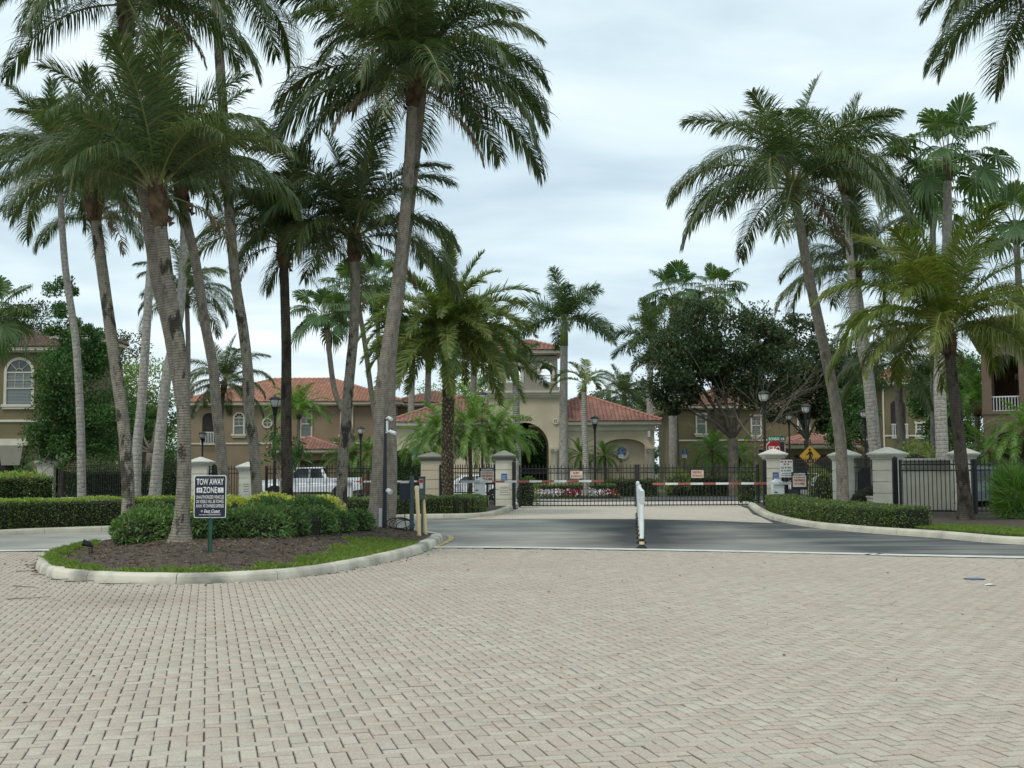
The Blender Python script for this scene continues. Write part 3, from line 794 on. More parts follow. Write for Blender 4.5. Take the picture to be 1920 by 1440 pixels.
# -- pavers: 90 degree herringbone of 100 x 200 mm concrete blocks
PANG = math.atan(570 / F)
def pavers():
    u = .1; ca, sa = math.cos(PANG), math.sin(PANG)
    i, j = np.meshgrid(np.arange(-190, 330), np.arange(-20, 330), indexing='ij')
    i = i.ravel(); j = j.ravel(); k = (i - j) % 4
    H_ = k == 0; V_ = k == 3
    cx = np.concatenate([(i[H_] + 1) * u, (i[V_] + .5) * u]); cy = np.concatenate([(j[H_] + .5) * u, (j[V_] + 1) * u])
    ver = np.concatenate([np.zeros(H_.sum(), bool), np.ones(V_.sum(), bool)])
    wx = cx * ca - cy * sa; wy = cx * sa + cy * ca
    ok = (wy > 4.6) & (wy < yb(wx) - .12) & (np.abs(wx) < .427 * wy * 1.22 + 1.2)
    kp = closed_in(.06)
    ok &= ~in_poly(wx, wy, kp)
    wx, wy, ver = wx[ok], wy[ok], ver[ok]
    n = len(wx); g = np.random.default_rng(2)
    hx = np.where(ver, .05, .1) - .0030; hy = np.where(ver, .1, .05) - .0030
    rot = PANG + g.normal(0, .006, n); zt = .003 + g.normal(0, .0012, n) + .003 * np.sin(wx * .9) * np.sin(wy * .7 + 1)
    wx = wx + g.normal(0, .0012, n); wy = wy + g.normal(0, .0012, n)
    tilt = g.normal(0, .008, (n, 2))
    co, si = np.cos(rot), np.sin(rot)
    V = np.zeros((n, 12, 3)); sx = np.array([-1, 1, 1, -1]); sy = np.array([-1, -1, 1, 1]); be = .006
    for ring, (ins, dz) in enumerate(((0, None), (0, -.0045), (be, 0))):
        lx = sx[None] * (hx[:, None] - ins); ly = sy[None] * (hy[:, None] - ins)
        V[:, ring * 4:ring * 4 + 4, 0] = wx[:, None] + lx * co[:, None] - ly * si[:, None]
        V[:, ring * 4:ring * 4 + 4, 1] = wy[:, None] + lx * si[:, None] + ly * co[:, None]
        V[:, ring * 4:ring * 4 + 4, 2] = -.021 if dz is None else zt[:, None] + dz + lx * tilt[:, :1] + ly * tilt[:, 1:]
    fc = np.array([(0, 1, 5, 4), (1, 2, 6, 5), (2, 3, 7, 6), (3, 0, 4, 7), (4, 5, 9, 8), (5, 6, 10, 9), (6, 7, 11, 10), (7, 4, 8, 11), (8, 9, 10, 11)])
    d = np.hypot(wx, wy); inside = (np.abs(wx) < .42 * wy) & (wy > 6.35)
    order = np.argsort(np.where(inside, d, 1e6))
    near = order[:300]; rest = order[300:]
    court = bpy.data.objects.new('paved_court', None); COL.objects.link(court); tag(court, 'grey and pink herringbone block paving in front of the island', None, None, 'structure')
    ROOT[court.name] = Matrix.Identity(4)
    Vr = V[rest].reshape(-1, 3); Q = (np.arange(len(rest))[:, None, None] * 12 + fc[None]).reshape(-1, 4)
    o = obj('pavers', np_mesh('pavers', Vr, Q, None, {'rnd': np.repeat(g.random(len(rest)), 12), 'edge': np.tile([1.] * 8 + [0.] * 4, len(rest))}), M_PAV, court); o['kind'] = 'stuff'
    base = {}
    for vv in (False, True):
        hx_, hy_ = ((.05, .1) if vv else (.1, .05)); hx_ -= .0030; hy_ -= .0030
        vs = []
        for ins, z in ((0, -.024), (0, -.0045), (be, 0)):
            for a, b in zip(sx, sy): vs.append((a * (hx_ - ins), b * (hy_ - ins), z))
        me = bpy.data.meshes.new('paver'); me.from_pydata(vs, [], [tuple(f) for f in fc]); me.materials.append(M_PAV1); base[vv] = me; at_ = me.attributes.new('edge', 'FLOAT', 'POINT'); at_.data.foreach_set('value', [1.] * 8 + [0.] * 4)
    for q in near:
        o = bpy.data.objects.new('paver', base[bool(ver[q])]); COL.objects.link(o); o.parent = court
        o.location = (wx[q], wy[q], zt[q]); o.rotation_euler = (tilt[q, 1], -tilt[q, 0], rot[q])
def closed_in(off):
    c = np.array((ISLC.x, ISLC.y)); d = _ip - c
    return c + d * (1 + off / np.linalg.norm(d, axis=1))[:, None]
pavers()

def ribbon(name, pts, w0, w1, z, mat, kind='structure', parent=None):
    "a flat strip along a path, from w0 to w1 beside it"
    c = catmull([Vector((p[0], p[1], 0)) for p in pts], .4); vs = []; fs = []
    for i, p in enumerate(c):
        t = (c[min(i + 1, len(c) - 1)] - c[max(i - 1, 0)]).normalized(); n = Vector((-t.y, t.x, 0))
        vs += [tuple(p + n * w0 + Vector((0, 0, z))), tuple(p + n * w1 + Vector((0, 0, z)))]
    fs = [(2 * i, 2 * i + 2, 2 * i + 3, 2 * i + 1) for i in range(len(c) - 1)]
    mb = MB(); mb.add(vs, fs)
    o = mb.obj(name, mat, parent, fix=False)
    if kind: o['kind'] = kind
    return o
ribbon('road_edge_line', EDGE, -.22, .24, .016, M_WLINE)

# -- kerbs
def kerb(name, pts, mat, closed=False, flip=False, piece=1.55, w=.27, h=.15, label=None):
    c = [Vector((p[0], p[1], 0)) for p in pts]
    if closed: c = c + [c[0]]
    # resample evenly
    L_ = [0]
    for a, b in zip(c, c[1:]): L_.append(L_[-1] + (b - a).length)
    n = int(round(L_[-1] / piece)); g = random.Random(4)
    root = bpy.data.objects.new(name, None); COL.objects.link(root); root['kind'] = 'structure'; ROOT[root.name] = Matrix.Identity(4)
    def at(s):
        s = max(0, min(L_[-1] - 1e-6, s))
        i = max(k for k in range(len(L_)) if L_[k] <= s); i = min(i, len(c) - 2)
        return c[i].lerp(c[i + 1], (s - L_[i]) / max(1e-9, L_[i + 1] - L_[i]))
    s_ = -1 if flip else 1
    prof = [(0, -.05), (.015, .05), (.03, .105), (.055, h - .012), (.09, h), (w, h), (w, -.05)]
    for k in range(n):
        a, b = L_[-1] * k / n + .006, L_[-1] * (k + 1) / n - .006
        m = 7; vs = []; fs = []; np_ = len(prof); dz = g.uniform(-.005, .005)
        for i in range(m):
            s = a + (b - a) * i / (m - 1); p = at(s); t = (at(s + .16) - at(s - .16)).normalized(); nrm = Vector((-t.y, t.x, 0)) * s_
            for o_, z_ in prof: vs.append(tuple(p + nrm * o_ + Vector((0, 0, z_ + dz))))
        for i in range(m - 1):
            for j in range(np_ - 1): fs.append((i * np_ + j, (i + 1) * np_ + j, (i + 1) * np_ + j + 1, i * np_ + j + 1))
        fs.append(tuple(range(np_))); fs.append(tuple((m - 1) * np_ + j for j in range(np_))[::-1])
        mb = MB(); mb.add(vs, fs); mb.obj('kerb_stone', mat, root, fix=True)
    return root
kerb('island_kerb', [(p.x, p.y) for p in ISLP], M_CONC2, closed=True)
LK = [(-24, 16.2), (-17, 24.4)] + [tuple(G(*p).xy) for p in ((0, 1004.5), (234, 995), (735, 974), (880, 971), (930, 966.5), (958, 957))] + [(.05, 52.5), (.1, 56)]
LKC = catmull([Vector((*p, 0)) for p in LK], .3)
kerb('verge_kerb', [(p.x, p.y) for p in LKC], M_CONC)
RK = [tuple(G(*p).xy) for p in ((1402, 949), (1416, 960), (1440, 972), (1500, 985.5), (1600, 997), (1750, 1008), (1920, 1021))] + [(14.5, 24.2), (24, 19.5)]
RKC = catmull([Vector((*p, 0)) for p in [(10.6, 56)] + RK], .3)
kerb('verge_kerb', [(p.x, p.y) for p in RKC], M_CONC)
def offset_path(c, off):
    o_ = []
    for i, p in enumerate(c):
        t = (c[min(i + 1, len(c) - 1)] - c[max(i - 1, 0)]).normalized(); o_.append((p + Vector((-t.y, t.x, 0)) * off))
    return o_
lb = [(p.x, p.y) for p in offset_path(LKC, .2)]
sheet('planting_bed', [(-40, 16.4)] + lb + [(.0, 60.5), (-40, 60.5)], .125, M_MULCH)
rb = [(p.x, p.y) for p in offset_path(RKC, .2)]
sheet('planting_bed', rb + [(40, 19.5), (40, 56)], .125, M_MULCH)
# pale block band across the gate, and the loop road behind it
BAND = [tuple(G(*p).xy) for p in ((866, 974.5), (1000, 973), (1200, 973.5), (1320, 976), (1450, 981))]
sheet('crossing_band', [(.28, 56), (.22, 51), (-.15, 47)] + BAND[:1] + BAND[1:] + [(8.45, 41), (8.75, 44), (9.75, 50), (10.4, 56)], .003, M_BAND)
sheet('entry_apron', [(-3, 56), (14, 56), (16, 62.5), (-5, 62.5)], .003, M_BAND)
sheet('loop_road', [(-26, 62.5), (34, 62.5), (34, 74), (-26, 74)], -.01, M_ASPH)
ribbon('lane_line', [tuple(G(*p).xy) for p in ((984, 955), (950, 962), (908, 972))], .0, .12, .008, M_YLINE)
ribbon('lane_line', [tuple(G(*p).xy) for p in ((818, 1027), (838, 1019), (852, 1010), (846, 1004))], .0, .14, .008, M_YLINE)

# -- island mound of mulch, ring of grass
def isl_z(x, y):
    """height of the mulch mound"""
    p = np.stack([np.asarray(x), np.asarray(y)], -1).reshape(-1, 2)
    d = np.min(np.hypot(p[:, None, 0] - _ip[None, ::3, 0], p[:, None, 1] - _ip[None, ::3, 1]), axis=1)
    q = np.clip((d - .2) / 2.4, 0, 1)
    return .135 + .25 * q * q * (3 - 2 * q)
def mound():
    c = np.array((ISLC.x, ISLC.y)); ts = [1, .97, .93, .88, .82, .74, .64, .52, .4, .28, .15, .05]
    inner = closed_in(-.17); n = len(inner); V = []; g = np.random.default_rng(8)
    for t in ts:
        p = c + (inner - c) * t; z = isl_z(p[:, 0], p[:, 1]) + (g.normal(0, .012, n) if t < .99 else 0)
        V.append(np.column_stack([p, z]))
    V = np.concatenate(V + [np.array([[c[0], c[1], .385]])]); k = np.arange(n); k2 = (k + 1) % n; Q = []
    for i in range(len(ts) - 1): Q.append(np.stack([i * n + k, i * n + k2, (i + 1) * n + k2, (i + 1) * n + k], 1))
    i = len(ts) - 1; T = np.stack([i * n + k, i * n + k2, np.full(n, len(V) - 1)], 1)
    o = obj('island_mulch', np_mesh('island_mulch', V, np.concatenate(Q), T, smooth=True), M_MULCH); o['kind'] = 'structure'
    # loose chips
    m = 16000; x = g.uniform(-9.5, -1.5, m); y = g.uniform(16.8, 34, m); ok = in_poly(x, y, closed_in(-.45)); x, y = x[ok], y[ok]
    C = np.column_stack([x, y, isl_z(x, y) + g.uniform(.0, .02, len(x))]); Nn = g.normal(0, 1, (len(x), 3)) * np.array([1, 1, .25])
    V, Q, r_ = leaf_cloud(C, Nn, .065, g, aspect=.35, spread=.3)
    o = obj('bark_chips', np_mesh('bark_chips', V, Q, None, {'rnd': r_}), M_CHIP); tag(o, 'loose brown bark chips strewn over the island mound', 'bark chips', None, 'stuff')
mound()

def blades(name, label, C, h=.09, seed=1, mat=None, cat='grass'):
    g = np.random.default_rng(seed); n = len(C)
    a = g.uniform(0, 2 * PI, n); s = np.column_stack([np.cos(a), np.sin(a), 0 * a]); hh = (h * g.uniform(.5, 1.3, n))[:, None]
    le = np.column_stack([g.normal(0, .4, n), g.normal(0, .4, n), np.ones(n)]) * hh
    V = np.stack([C - s * .0045, C + s * .0045, C + le * .6 + s * .003, C + le * 1.0 + le * np.array([.5, .5, 0])], 1).reshape(-1, 3)
    o = obj(name, np_mesh(name, V, np.arange(n * 4).reshape(-1, 4), None, {'rnd': np.repeat(g.random(n), 4)}), mat or M_GRASS)
    tag(o, label, cat, None, 'stuff'); return o
def island_grass():
    g = np.random.default_rng(6); m = 520000
    x = g.uniform(-9.6, -1.4, m); y = g.uniform(16.8, 33, m)
    A = closed_in(-.22)
    okA = in_poly(x, y, A); x, y = x[okA], y[okA]
    d = np.min(np.hypot(x[:, None] - _ip[None, ::6, 0], y[:, None] - _ip[None, ::6, 1]), axis=1)
    a = np.arctan2(y - ISLC.y, x - ISLC.x)
    # the strip is widest along the front right, narrow along the left, absent at the back
    wd = np.interp(np.degrees(a) % 360, [0, 15, 40, 170, 180, 200, 225, 235, 262, 285, 300, 318, 330, 341, 347, 352, 360], [0, 0, 0, 0, .35, .75, .75, .55, .62, .7, 1.05, 1.4, 1.25, .8, .2, 0, 0])
    wd = wd * (1 + .22 * np.sin(x * 4.1) * np.sin(y * 3.3 + 1)) + .1 * np.sin(x * 11 + y * 7)
    ok = (d < wd) & (g.random(len(x)) < np.clip((wd - d) / .18, .0, 1)); x, y = x[ok], y[ok]
    print('grass', len(x))
    C = np.column_stack([x, y, isl_z(x, y)])
    blades('island_grass', 'bright green grass strip inside the island kerb', C, .07, 1)
island_grass()
def verge_grass():
    g = np.random.default_rng(9)
    poly = [tuple(G(*p, .13).xy) for p in ((1690, 988), (1730, 985), (1800, 986), (1880, 990), (1960, 996), (2010, 1013), (1920, 1006), (1800, 997))]
    o = sheet('verge_lawn', poly, .132, M_LAWN)
    pp = np.array(poly); x = g.uniform(pp[:, 0].min(), pp[:, 0].max(), 60000); y = g.uniform(pp[:, 1].min(), pp[:, 1].max(), 60000); ok = in_poly(x, y, pp)
    blades('verge_grass', 'short grass beside the right hand verge kerb', np.column_stack([x[ok], y[ok], np.full(ok.sum(), .13)]), .06, 2)
verge_grass()

def litter():
    g = np.random.default_rng(12); n = 420
    k = g.integers(0, len(_ip), n); o_ = closed_in(0); c = np.array((ISLC.x, ISLC.y)); d = unit(_ip[k] - c)
    p = _ip[k] + d * (.03 + np.abs(g.normal(0, .25, n)))[:, None]
    q = np.column_stack([g.uniform(-9, 11, 160), g.uniform(8, 24, 160)])
    p = np.concatenate([p, q]); ok = p[:, 1] < yb(p[:, 0]) - .2; p = p[ok]
    V, Q, r_ = leaf_cloud(np.column_stack([p, np.full(len(p), .014)]), g.normal(0, 1, (len(p), 3)) * np.array([1, 1, .08]), .05, g, aspect=.35, spread=.15)
    o = obj('leaf_litter', np_mesh('leaf_litter', V, Q, None, {'rnd': r_}), M_CHIP); tag(o, 'small brown leaf scraps lying on the paving', 'leaf litter', None, 'stuff')
litter()

# ------------------------------------------------------------------ palms on the island
def mz(px, Y, py=980): 
    p = P(px, py, Y); return float(isl_z([p.x], [Y])[0])
IS = 'coconut palms on the kerbed island'
palm('coconut_palm', 'leaning coconut palm with lichened foot right behind the tow-away sign', [(338, 1015), (345, 900), (346, 780), (338, 650), (325, 570), (311, 475), (301, 385)], 21.8, nf=23, sc=.66, r0=.122, r1=.115, elo=42, tm=M_TRKB, z0=mz(338, 21.8), seed=4, flare=2.1, dry=1, group=IS)
palm('coconut_palm', 'tall leaning coconut palm whose foot touches the palm behind the tow-away sign', [(341, 1010), (346, 900), (342, 790), (323, 680), (306, 597), (285, 515), (265, 385), (250, 300), (234, 140), (222, 30), (220, 8)], 22.9, nf=22, sc=.72, elo=0, r0=.112, r1=.10, z0=mz(338, 22.9), seed=15, flare=1.5, dry=1, group=IS)
palm('coconut_palm', 'coconut palm with broad curved trunk by the left end of the juniper shrubs', [(241, 985), (238, 900), (228, 790), (213, 690), (190, 540), (172, 420), (166, 375)], 26.5, nf=24, sc=.68, r0=.14, r1=.12, elo=34, tm=M_TRKB, z0=mz(241, 26.5), seed=23, flare=1.6, dry=2, group=IS)
palm('coconut_palm', 'slim coconut palm standing behind the tow-away sign board among yellow shrubs', [(426, 950), (418, 870), (409, 770), (403, 690), (387, 597), (374, 500), (360, 434), (349, 372)], 29.5, nf=20, sc=.64, r0=.13, r1=.11, elo=40, z0=mz(426, 29.5), seed=31, dry=1, group=IS)
palm('coconut_palm', 'very tall black-stained coconut palm rising out of the yellow shrubs', [(486, 950), (478, 860), (468, 770), (466, 705), (457, 620), (444, 540), (436, 460), (430, 380), (421, 230), (411, 70), (408, -5)], 30.2, nf=20, sc=.78, elo=8, r0=.135, r1=.12, tm=M_TRKB, z0=mz(486, 30.2), seed=44, flare=1.5, group=IS)
palm('coconut_palm', 'straight dark-trunked coconut palm between the yellow shrubs and the white pickup', [(539, 945), (537, 873), (535, 800), (534, 660), (531, 573), (527, 470)], 32.3, nf=22, sc=.70, elo=24, r0=.155, r1=.12, tm=M_TRKD, z0=mz(539, 32.3), seed=52, dry=1, group=IS)
palm('coconut_palm', 'grey coconut palm with lichened trunk in front of the pickup tail', [(640, 950), (642, 884), (648, 807), (653, 735), (658, 682), (664, 617), (666, 529), (665, 462)], 32.2, nf=23, sc=.80, elo=16, r0=.15, r1=.125, tm=M_TRKB, z0=mz(640, 32.2), seed=63, dry=2, group=IS)
palm('coconut_palm', 'largest coconut palm with flared foot beside the black camera pole', [(702, 985), (707, 917), (711, 829), (714, 740), (725, 660), (741, 560), (752, 470), (762, 380), (768, 302), (773, 205), (776, 172)], 30.6, nf=29, sc=.98, r0=.16, r1=.14, elo=0, z0=mz(702, 30.6), seed=75, flare=2.1, dry=2, group=IS)
palm('coconut_palm', 'coconut palm close behind the black camera pole and cable coil', [(731, 985), (735, 917), (735, 830), (733, 735), (738, 640), (752, 540), (766, 430), (780, 310), (792, 200), (797, 150)], 31.8, nf=14, sc=.78, elo=18, r0=.14, r1=.12, z0=mz(731, 31.8), seed=87, flare=1.3, group=IS)

# ------------------------------------------------------------------ palms beyond the lane
LF = 'palms along the left fence'
palm('coconut_palm', 'thin smooth-trunked palm beside the left fence pillar', [(154, 945), (152, 860), (150, 780), (141, 640), (121, 500), (111, 365), (108, 340)], 47, nf=18, sc=.95, elo=0, r0=.17, r1=.12, tm=M_TRKG, z0=.12, seed=101, group=LF)
palm('coconut_palm', 'smooth grey palm leaning right behind the lichened curved palm', [(254, 945), (259, 840), (268, 760), (281, 600), (290, 480), (293, 380), (292, 320)], 47, nf=14, sc=.8, elo=20, r0=.2, r1=.13, tm=M_TRKG, z0=.12, seed=113, group=LF)
palm('coconut_palm', 'smooth palm with mossy dark foot leaning right by the left fence', [(288, 950), (294, 880), (303, 770), (312, 690), (334, 575), (340, 394), (342, 330)], 48, nf=14, sc=.8, elo=20, r0=.24, r1=.13, tm=M_TRKG, z0=.12, seed=125, group=LF)
palm('coconut_palm', 'distant coconut palm over the olive house roof', [(232, 900), (222, 700), (205, 560), (192, 440), (190, 425)], 66, nf=17, sc=.95, elo=5, r0=.17, r1=.14, tm=M_TRKD, z0=0, seed=137)
palm('coconut_palm', 'distant coconut palm in front of the tan house balcony', [(352, 900), (354, 760), (356, 660), (355, 585), (354, 566)], 70, nf=20, sc=.82, r0=.16, r1=.13, z0=0, seed=149)
palm('coconut_palm', 'short bushy palm at the left end of the tan house', [(410, 900), (413, 800), (417, 740), (419, 725)], 78, nf=22, sc=.80, r0=.16, r1=.13, tm=M_TRKD, z0=0, seed=151, elo=-20)

# ------------------------------------------------------------------ palms round the gatehouse
palm('date_palm', 'stout date palm with feathery arching crown in front of the clubhouse', [(841, 945), (839, 880), (839, 830), (841, 735), (839, 660), (838, 640)], 44.5, kind='date', nf=66, sc=1.02, r0=.19, r1=.22, tm=M_TRKT, z0=.12, seed=163, flare=1.15, elo=-24, heart=1.3, ring=.10)
palm('royal_palm', 'royal palm with smooth grey trunk in front of the clubhouse tower', [(1056, 915), (1057, 830), (1057, 740), (1058, 648)], 74, kind='royal', nf=16, sc=1.1, r0=.30, r1=.23, tm=M_TRKG, z0=0, seed=171, flare=1.1, shaft=1.75, elo=-10, ehi=84)
palm('young_palm', 'short young palm with white ringed trunk by the flower bed', [(1099, 918), (1098, 860), (1095, 790), (1095, 742), (1095, 735)], 71, kind='adon', nf=9, sc=1.1, shaft=.55, r0=.19, r1=.15, tm=M_TRKW, z0=0, seed=184, flare=1.15, heart=.6, elo=10, ehi=78)
RB = 'royal palms behind the date palm'
for q, (px, top, Y, sd, lab) in enumerate(((772, 690, 88, 191, 'royal palm trunk standing left of the date palm over the red roof'), (803, 690, 90, 195, 'royal palm with green crownshaft just left of the date palm trunk'), (889, 672, 86, 199, 'royal palm with green crownshaft right of the date palm trunk'), (921, 700, 84, 203, 'royal palm at the left edge of the clubhouse tower'))):
    palm('royal_palm', lab, [(px - 4, 905), (px - 2, 800), (px, top)], Y, kind='royal', nf=13, sc=1.0, r0=.30, r1=.22, tm=M_TRKG, z0=0, seed=sd, flare=1.05, shaft=1.6, elo=-5, group=RB)
palm('royal_palm', 'slender palm standing in front of the clubhouse arch', [(970, 915), (970, 850), (968, 780), (967, 712)], 73, kind='royal', nf=11, sc=.8, r0=.26, r1=.2, tm=M_TRKW, z0=0, seed=207, flare=1.05, shaft=.9)
palm('fan_palm', 'fan palm leaning left over the tan house roof', [(676, 905), (655, 800), (628, 735), (615, 640), (612, 606)], 84, kind='fan', nf=19, sc=1.2, r0=.22, r1=.17, z0=0, seed=211)
palm('fan_palm', 'taller fan palm partly behind the grey lichened coconut palm', [(716, 905), (705, 800), (695, 735), (682, 640), (668, 560)], 88, kind='fan', nf=19, sc=1.35, r0=.22, r1=.17, z0=0, seed=217)
palm('fan_palm', 'fan palm peeping out above the date palm fronds', [(718, 905), (714, 740), (709, 600), (706, 545)], 96, kind='fan', nf=18, sc=1.3, r0=.22, r1=.17, z0=0, seed=223)
palm('royal_palm', 'royal palm half hidden by the dark oak crown', [(1219, 905), (1219, 800), (1218, 735), (1221, 668)], 92, kind='royal', nf=14, sc=1.15, r0=.28, r1=.21, tm=M_TRKG, z0=0, seed=229, flare=1.05, shaft=1.3)
palm('fan_palm', 'tall fan palm above the left side of the oak', [(1270, 905), (1266, 740), (1264, 620), (1263, 562)], 95, kind='fan', nf=19, sc=1.2, r0=.24, r1=.18, tm=M_TRKT, z0=0, seed=233, dry=1)
palm('fan_palm', 'tall fan palm above the middle of the oak', [(1344, 905), (1342, 740), (1341, 620), (1340, 560)], 98, kind='fan', nf=19, sc=1.2, r0=.22, r1=.17, tm=M_TRKT, z0=0, seed=239, dry=1)
palm('royal_palm', 'thick pale royal palm trunk rising into the left side of the oak', [(1262, 915), (1262, 820), (1261, 740), (1259, 690)], 80, kind='royal', nf=10, sc=.9, r0=.30, r1=.24, tm=M_TRKG, z0=0, seed=241, flare=1.1, shaft=1.0)
palm('small_palm', 'bushy low palm beyond the clubhouse roof', [(1172, 905), (1171, 800), (1170, 748)], 105, kind='coco', nf=22, sc=.8, r0=.2, r1=.16, tm=M_TRKD, z0=0, seed=251)

# ------------------------------------------------------------------ palms on the right
palm('coconut_palm', 'tall leaning coconut palm in front of the right fence pillar beside the hedge', [(1581, 950), (1578, 870), (1573, 810), (1562, 740), (1541, 640), (1515, 520), (1497, 420), (1487, 366)], 40, nf=25, sc=1.0, elo=0, r0=.2, r1=.15, z0=.12, seed=262, dry=2)
palm('coconut_palm', 'second tall coconut palm just right of the tallest leaning one', [(1646, 920), (1636, 830), (1622, 700), (1601, 600), (1590, 480), (1577, 352)], 50, nf=19, sc=.9, elo=10, r0=.21, r1=.14, tm=M_TRKG, z0=.12, seed=273, dry=2)
palm('coconut_palm', 'lower coconut palm with dark crown behind the two tall coconut palms', [(1652, 920), (1641, 830), (1632, 740), (1618, 640), (1606, 560), (1601, 520)], 54, nf=22, sc=.98, elo=5, r0=.22, r1=.14, tm=M_TRKG, z0=.1, seed=281)
palm('fan_palm', 'tallest fan palm with thick smooth trunk behind the monument wall', [(1769, 935), (1766, 830), (1762, 700), (1772, 520), (1776, 420), (1775, 318)], 47, kind='fan', nf=18, sc=1.12, r0=.25, r1=.16, tm=M_TRKG, z0=.05, seed=293, bulge=.02)
palm('fan_palm', 'fan palm with crown below the tallest fan palm', [(1752, 920), (1750, 700), (1747, 480), (1746, 396)], 60, kind='fan', nf=16, sc=1.2, r0=.2, r1=.15, tm=M_TRKG, z0=0, seed=299)
palm('fan_palm', 'fan palm at the right over the brown tower house', [(1932, 920), (1922, 700), (1912, 520), (1908, 440)], 58, kind='fan', nf=18, sc=1.25, r0=.2, r1=.15, tm=M_TRKG, z0=0, seed=307)
palm('coconut_palm', 'young yellow-green coconut palm with dark ringed trunk on the verge grass', [(1811, 984), (1806, 900), (1797, 800), (1787, 700), (1780, 640)], 35.6, kind='cocoy', nf=30, sc=.92, r0=.20, r1=.15, tm=M_TRKD, z0=.12, seed=318, flare=1.5, dry=0, elo=14)
palm('coconut_palm', 'small coconut palm with lit trunk in front of the olive house balcony', [(1698, 920), (1693, 850), (1688, 760), (1685, 690)], 58, nf=18, sc=.8, r0=.22, r1=.18, z0=0, seed=327, elo=-10)
palm('coconut_palm', 'coconut palm at the right edge whose crown hangs over the brown tower', [(2010, 1000), (1996, 800), (1975, 560), (1955, 300), (1946, 60), (1944, 10)], 32, nf=26, sc=.85, r0=.19, r1=.14, z0=.12, seed=335)
# low feathery palms
PG = 'pygmy date palms in front of the clubhouse'
for q, (px, py, Y, sc, lab) in enumerate(((828, 815, 56, 1.15, 'pygmy date palm behind the stout date palm trunk'), (880, 805, 55, 1.25, 'pygmy date palm with bright fronds behind the left barrier cabinet'), (930, 815, 56, 1.1, 'pygmy date palm spilling fronds over the gate pillar'), (962, 828, 58, .85, 'pygmy date palm in front of the clubhouse arch'), (795, 830, 58, .9, 'pygmy date palm next to the pale fence pillar'))):
    palm('pygmy_date_palm', lab, [(px, 925), (px + 2, 880), (px, py + 14), (px, py)], Y, kind='pygmy', nf=40, sc=sc, r0=.09, r1=.09, tm=M_TRKT, z0=.1, seed=340 + q, flare=1.1, heart=.35, elo=-30, group=PG)
for q, (px, py, Y, sc, lab) in enumerate(((1088, 855, 79, .85, 'pygmy date palm against the clubhouse wall by the column'), (1134, 858, 79, .8, 'pygmy date palm at the left end of the arched niche'), (1335, 850, 78, 1.3, 'pygmy date palm beneath the oak beyond the gate'), (1385, 862, 80, 1.2, 'pygmy date palm beside the oak trunk'), (648, 862, 84, 1.2, 'pygmy date palm left of the lamp by the tan house'), (690, 855, 84, 1.2, 'pygmy date palm right of the lamp by the tan house'))):
    palm('pygmy_date_palm', lab, [(px, 912), (px + 1, 890), (px, py + 8), (px, py)], Y, kind='pygmy', nf=30, sc=sc, r0=.09, r1=.09, tm=M_TRKT, z0=0, seed=350 + q, flare=1.1, heart=.35, elo=-25)
palm('pygmy_date_palm', 'large pygmy date palm at the foot of the brown tower', [(1925, 925), (1926, 880), (1924, 830), (1924, 815)], 47, kind='pygmy', nf=36, sc=1.05, r0=.11, r1=.10, tm=M_TRKT, z0=.05, seed=361, heart=.4, elo=-35)
palm('pygmy_date_palm', 'pygmy date palm at the left of the brown tower arch', [(1856, 925), (1855, 890), (1854, 865), (1854, 852)], 50, kind='pygmy', nf=32, sc=.9, r0=.10, r1=.09, tm=M_TRKT, z0=.05, seed=363, heart=.4, elo=-35)
palm('areca_palm', 'yellow-green areca palm clump against the tan house', [(560, 880), (560, 820), (561, 790), (561, 782)], 84, kind='areca', nf=34, sc=1.15, r0=.12, r1=.12, z0=0, seed=371, heart=.4, elo=25)
palm('areca_palm', 'broad areca palm left of the brown tower', [(1832, 905), (1831, 850), (1830, 790), (1830, 775)], 62, kind='areca', nf=30, sc=1.15, r0=.14, r1=.13, z0=0, seed=373, heart=.4, elo=10)
palm('fan_palm', 'low fan palm at the left over the olive house roof', [(-18, 905), (-16, 760), (-14, 640), (-13, 615)], 64, kind='fan', nf=18, sc=1.15, r0=.2, r1=.15, z0=0, seed=379)

# ------------------------------------------------------------------ broadleaf trees
def W(px, py, Y): return tuple(P(px, py, Y))
broadleaf('black_olive_tree', 'tall dark green tree with open top in front of the olive house', P(112, 905, 60) * 1 - Vector((0, 0, P(112, 905, 60).z)), [(W(136, 705, 60), (1.9, 2.0, 2.2)), (W(112, 800, 60), (1.7, 1.8, 1.8)), (W(178, 800, 60), (1.8, 2.0, 1.9)), (W(115, 585, 60), (.9, .9, 1.6)), (W(150, 640, 60), (1.4, 1.3, .9)), (W(98, 668, 60), (.8, .9, .7))], M_BROAD, n=42000, leaf=.16, trunk_r=.12, bark=M_BARKD, seed=401, ncl=130)
broadleaf('background_tree', 'dark tree crown behind the olive house roof at the left', Vector((X(45, 95), 95, 0)), [(W(50, 610, 95), (3.2, 2.5, 2.2)), (W(0, 620, 95), (2.5, 2.4, 1.6)), (W(235, 660, 95), (1.8, 2, 1.8))], M_OAK, n=9000, leaf=.24, seed=407, ncl=70)
broadleaf('background_tree', 'light green tree between the olive house and the tan house', Vector((X(270, 84), 84, 0)), [(W(270, 730, 84), (2.3, 2.2, 2.2)), (W(290, 790, 84), (2.2, 2, 2)), (W(245, 800, 84), (2, 2, 2))], M_LIGHT, n=11000, leaf=.2, seed=411, ncl=80)
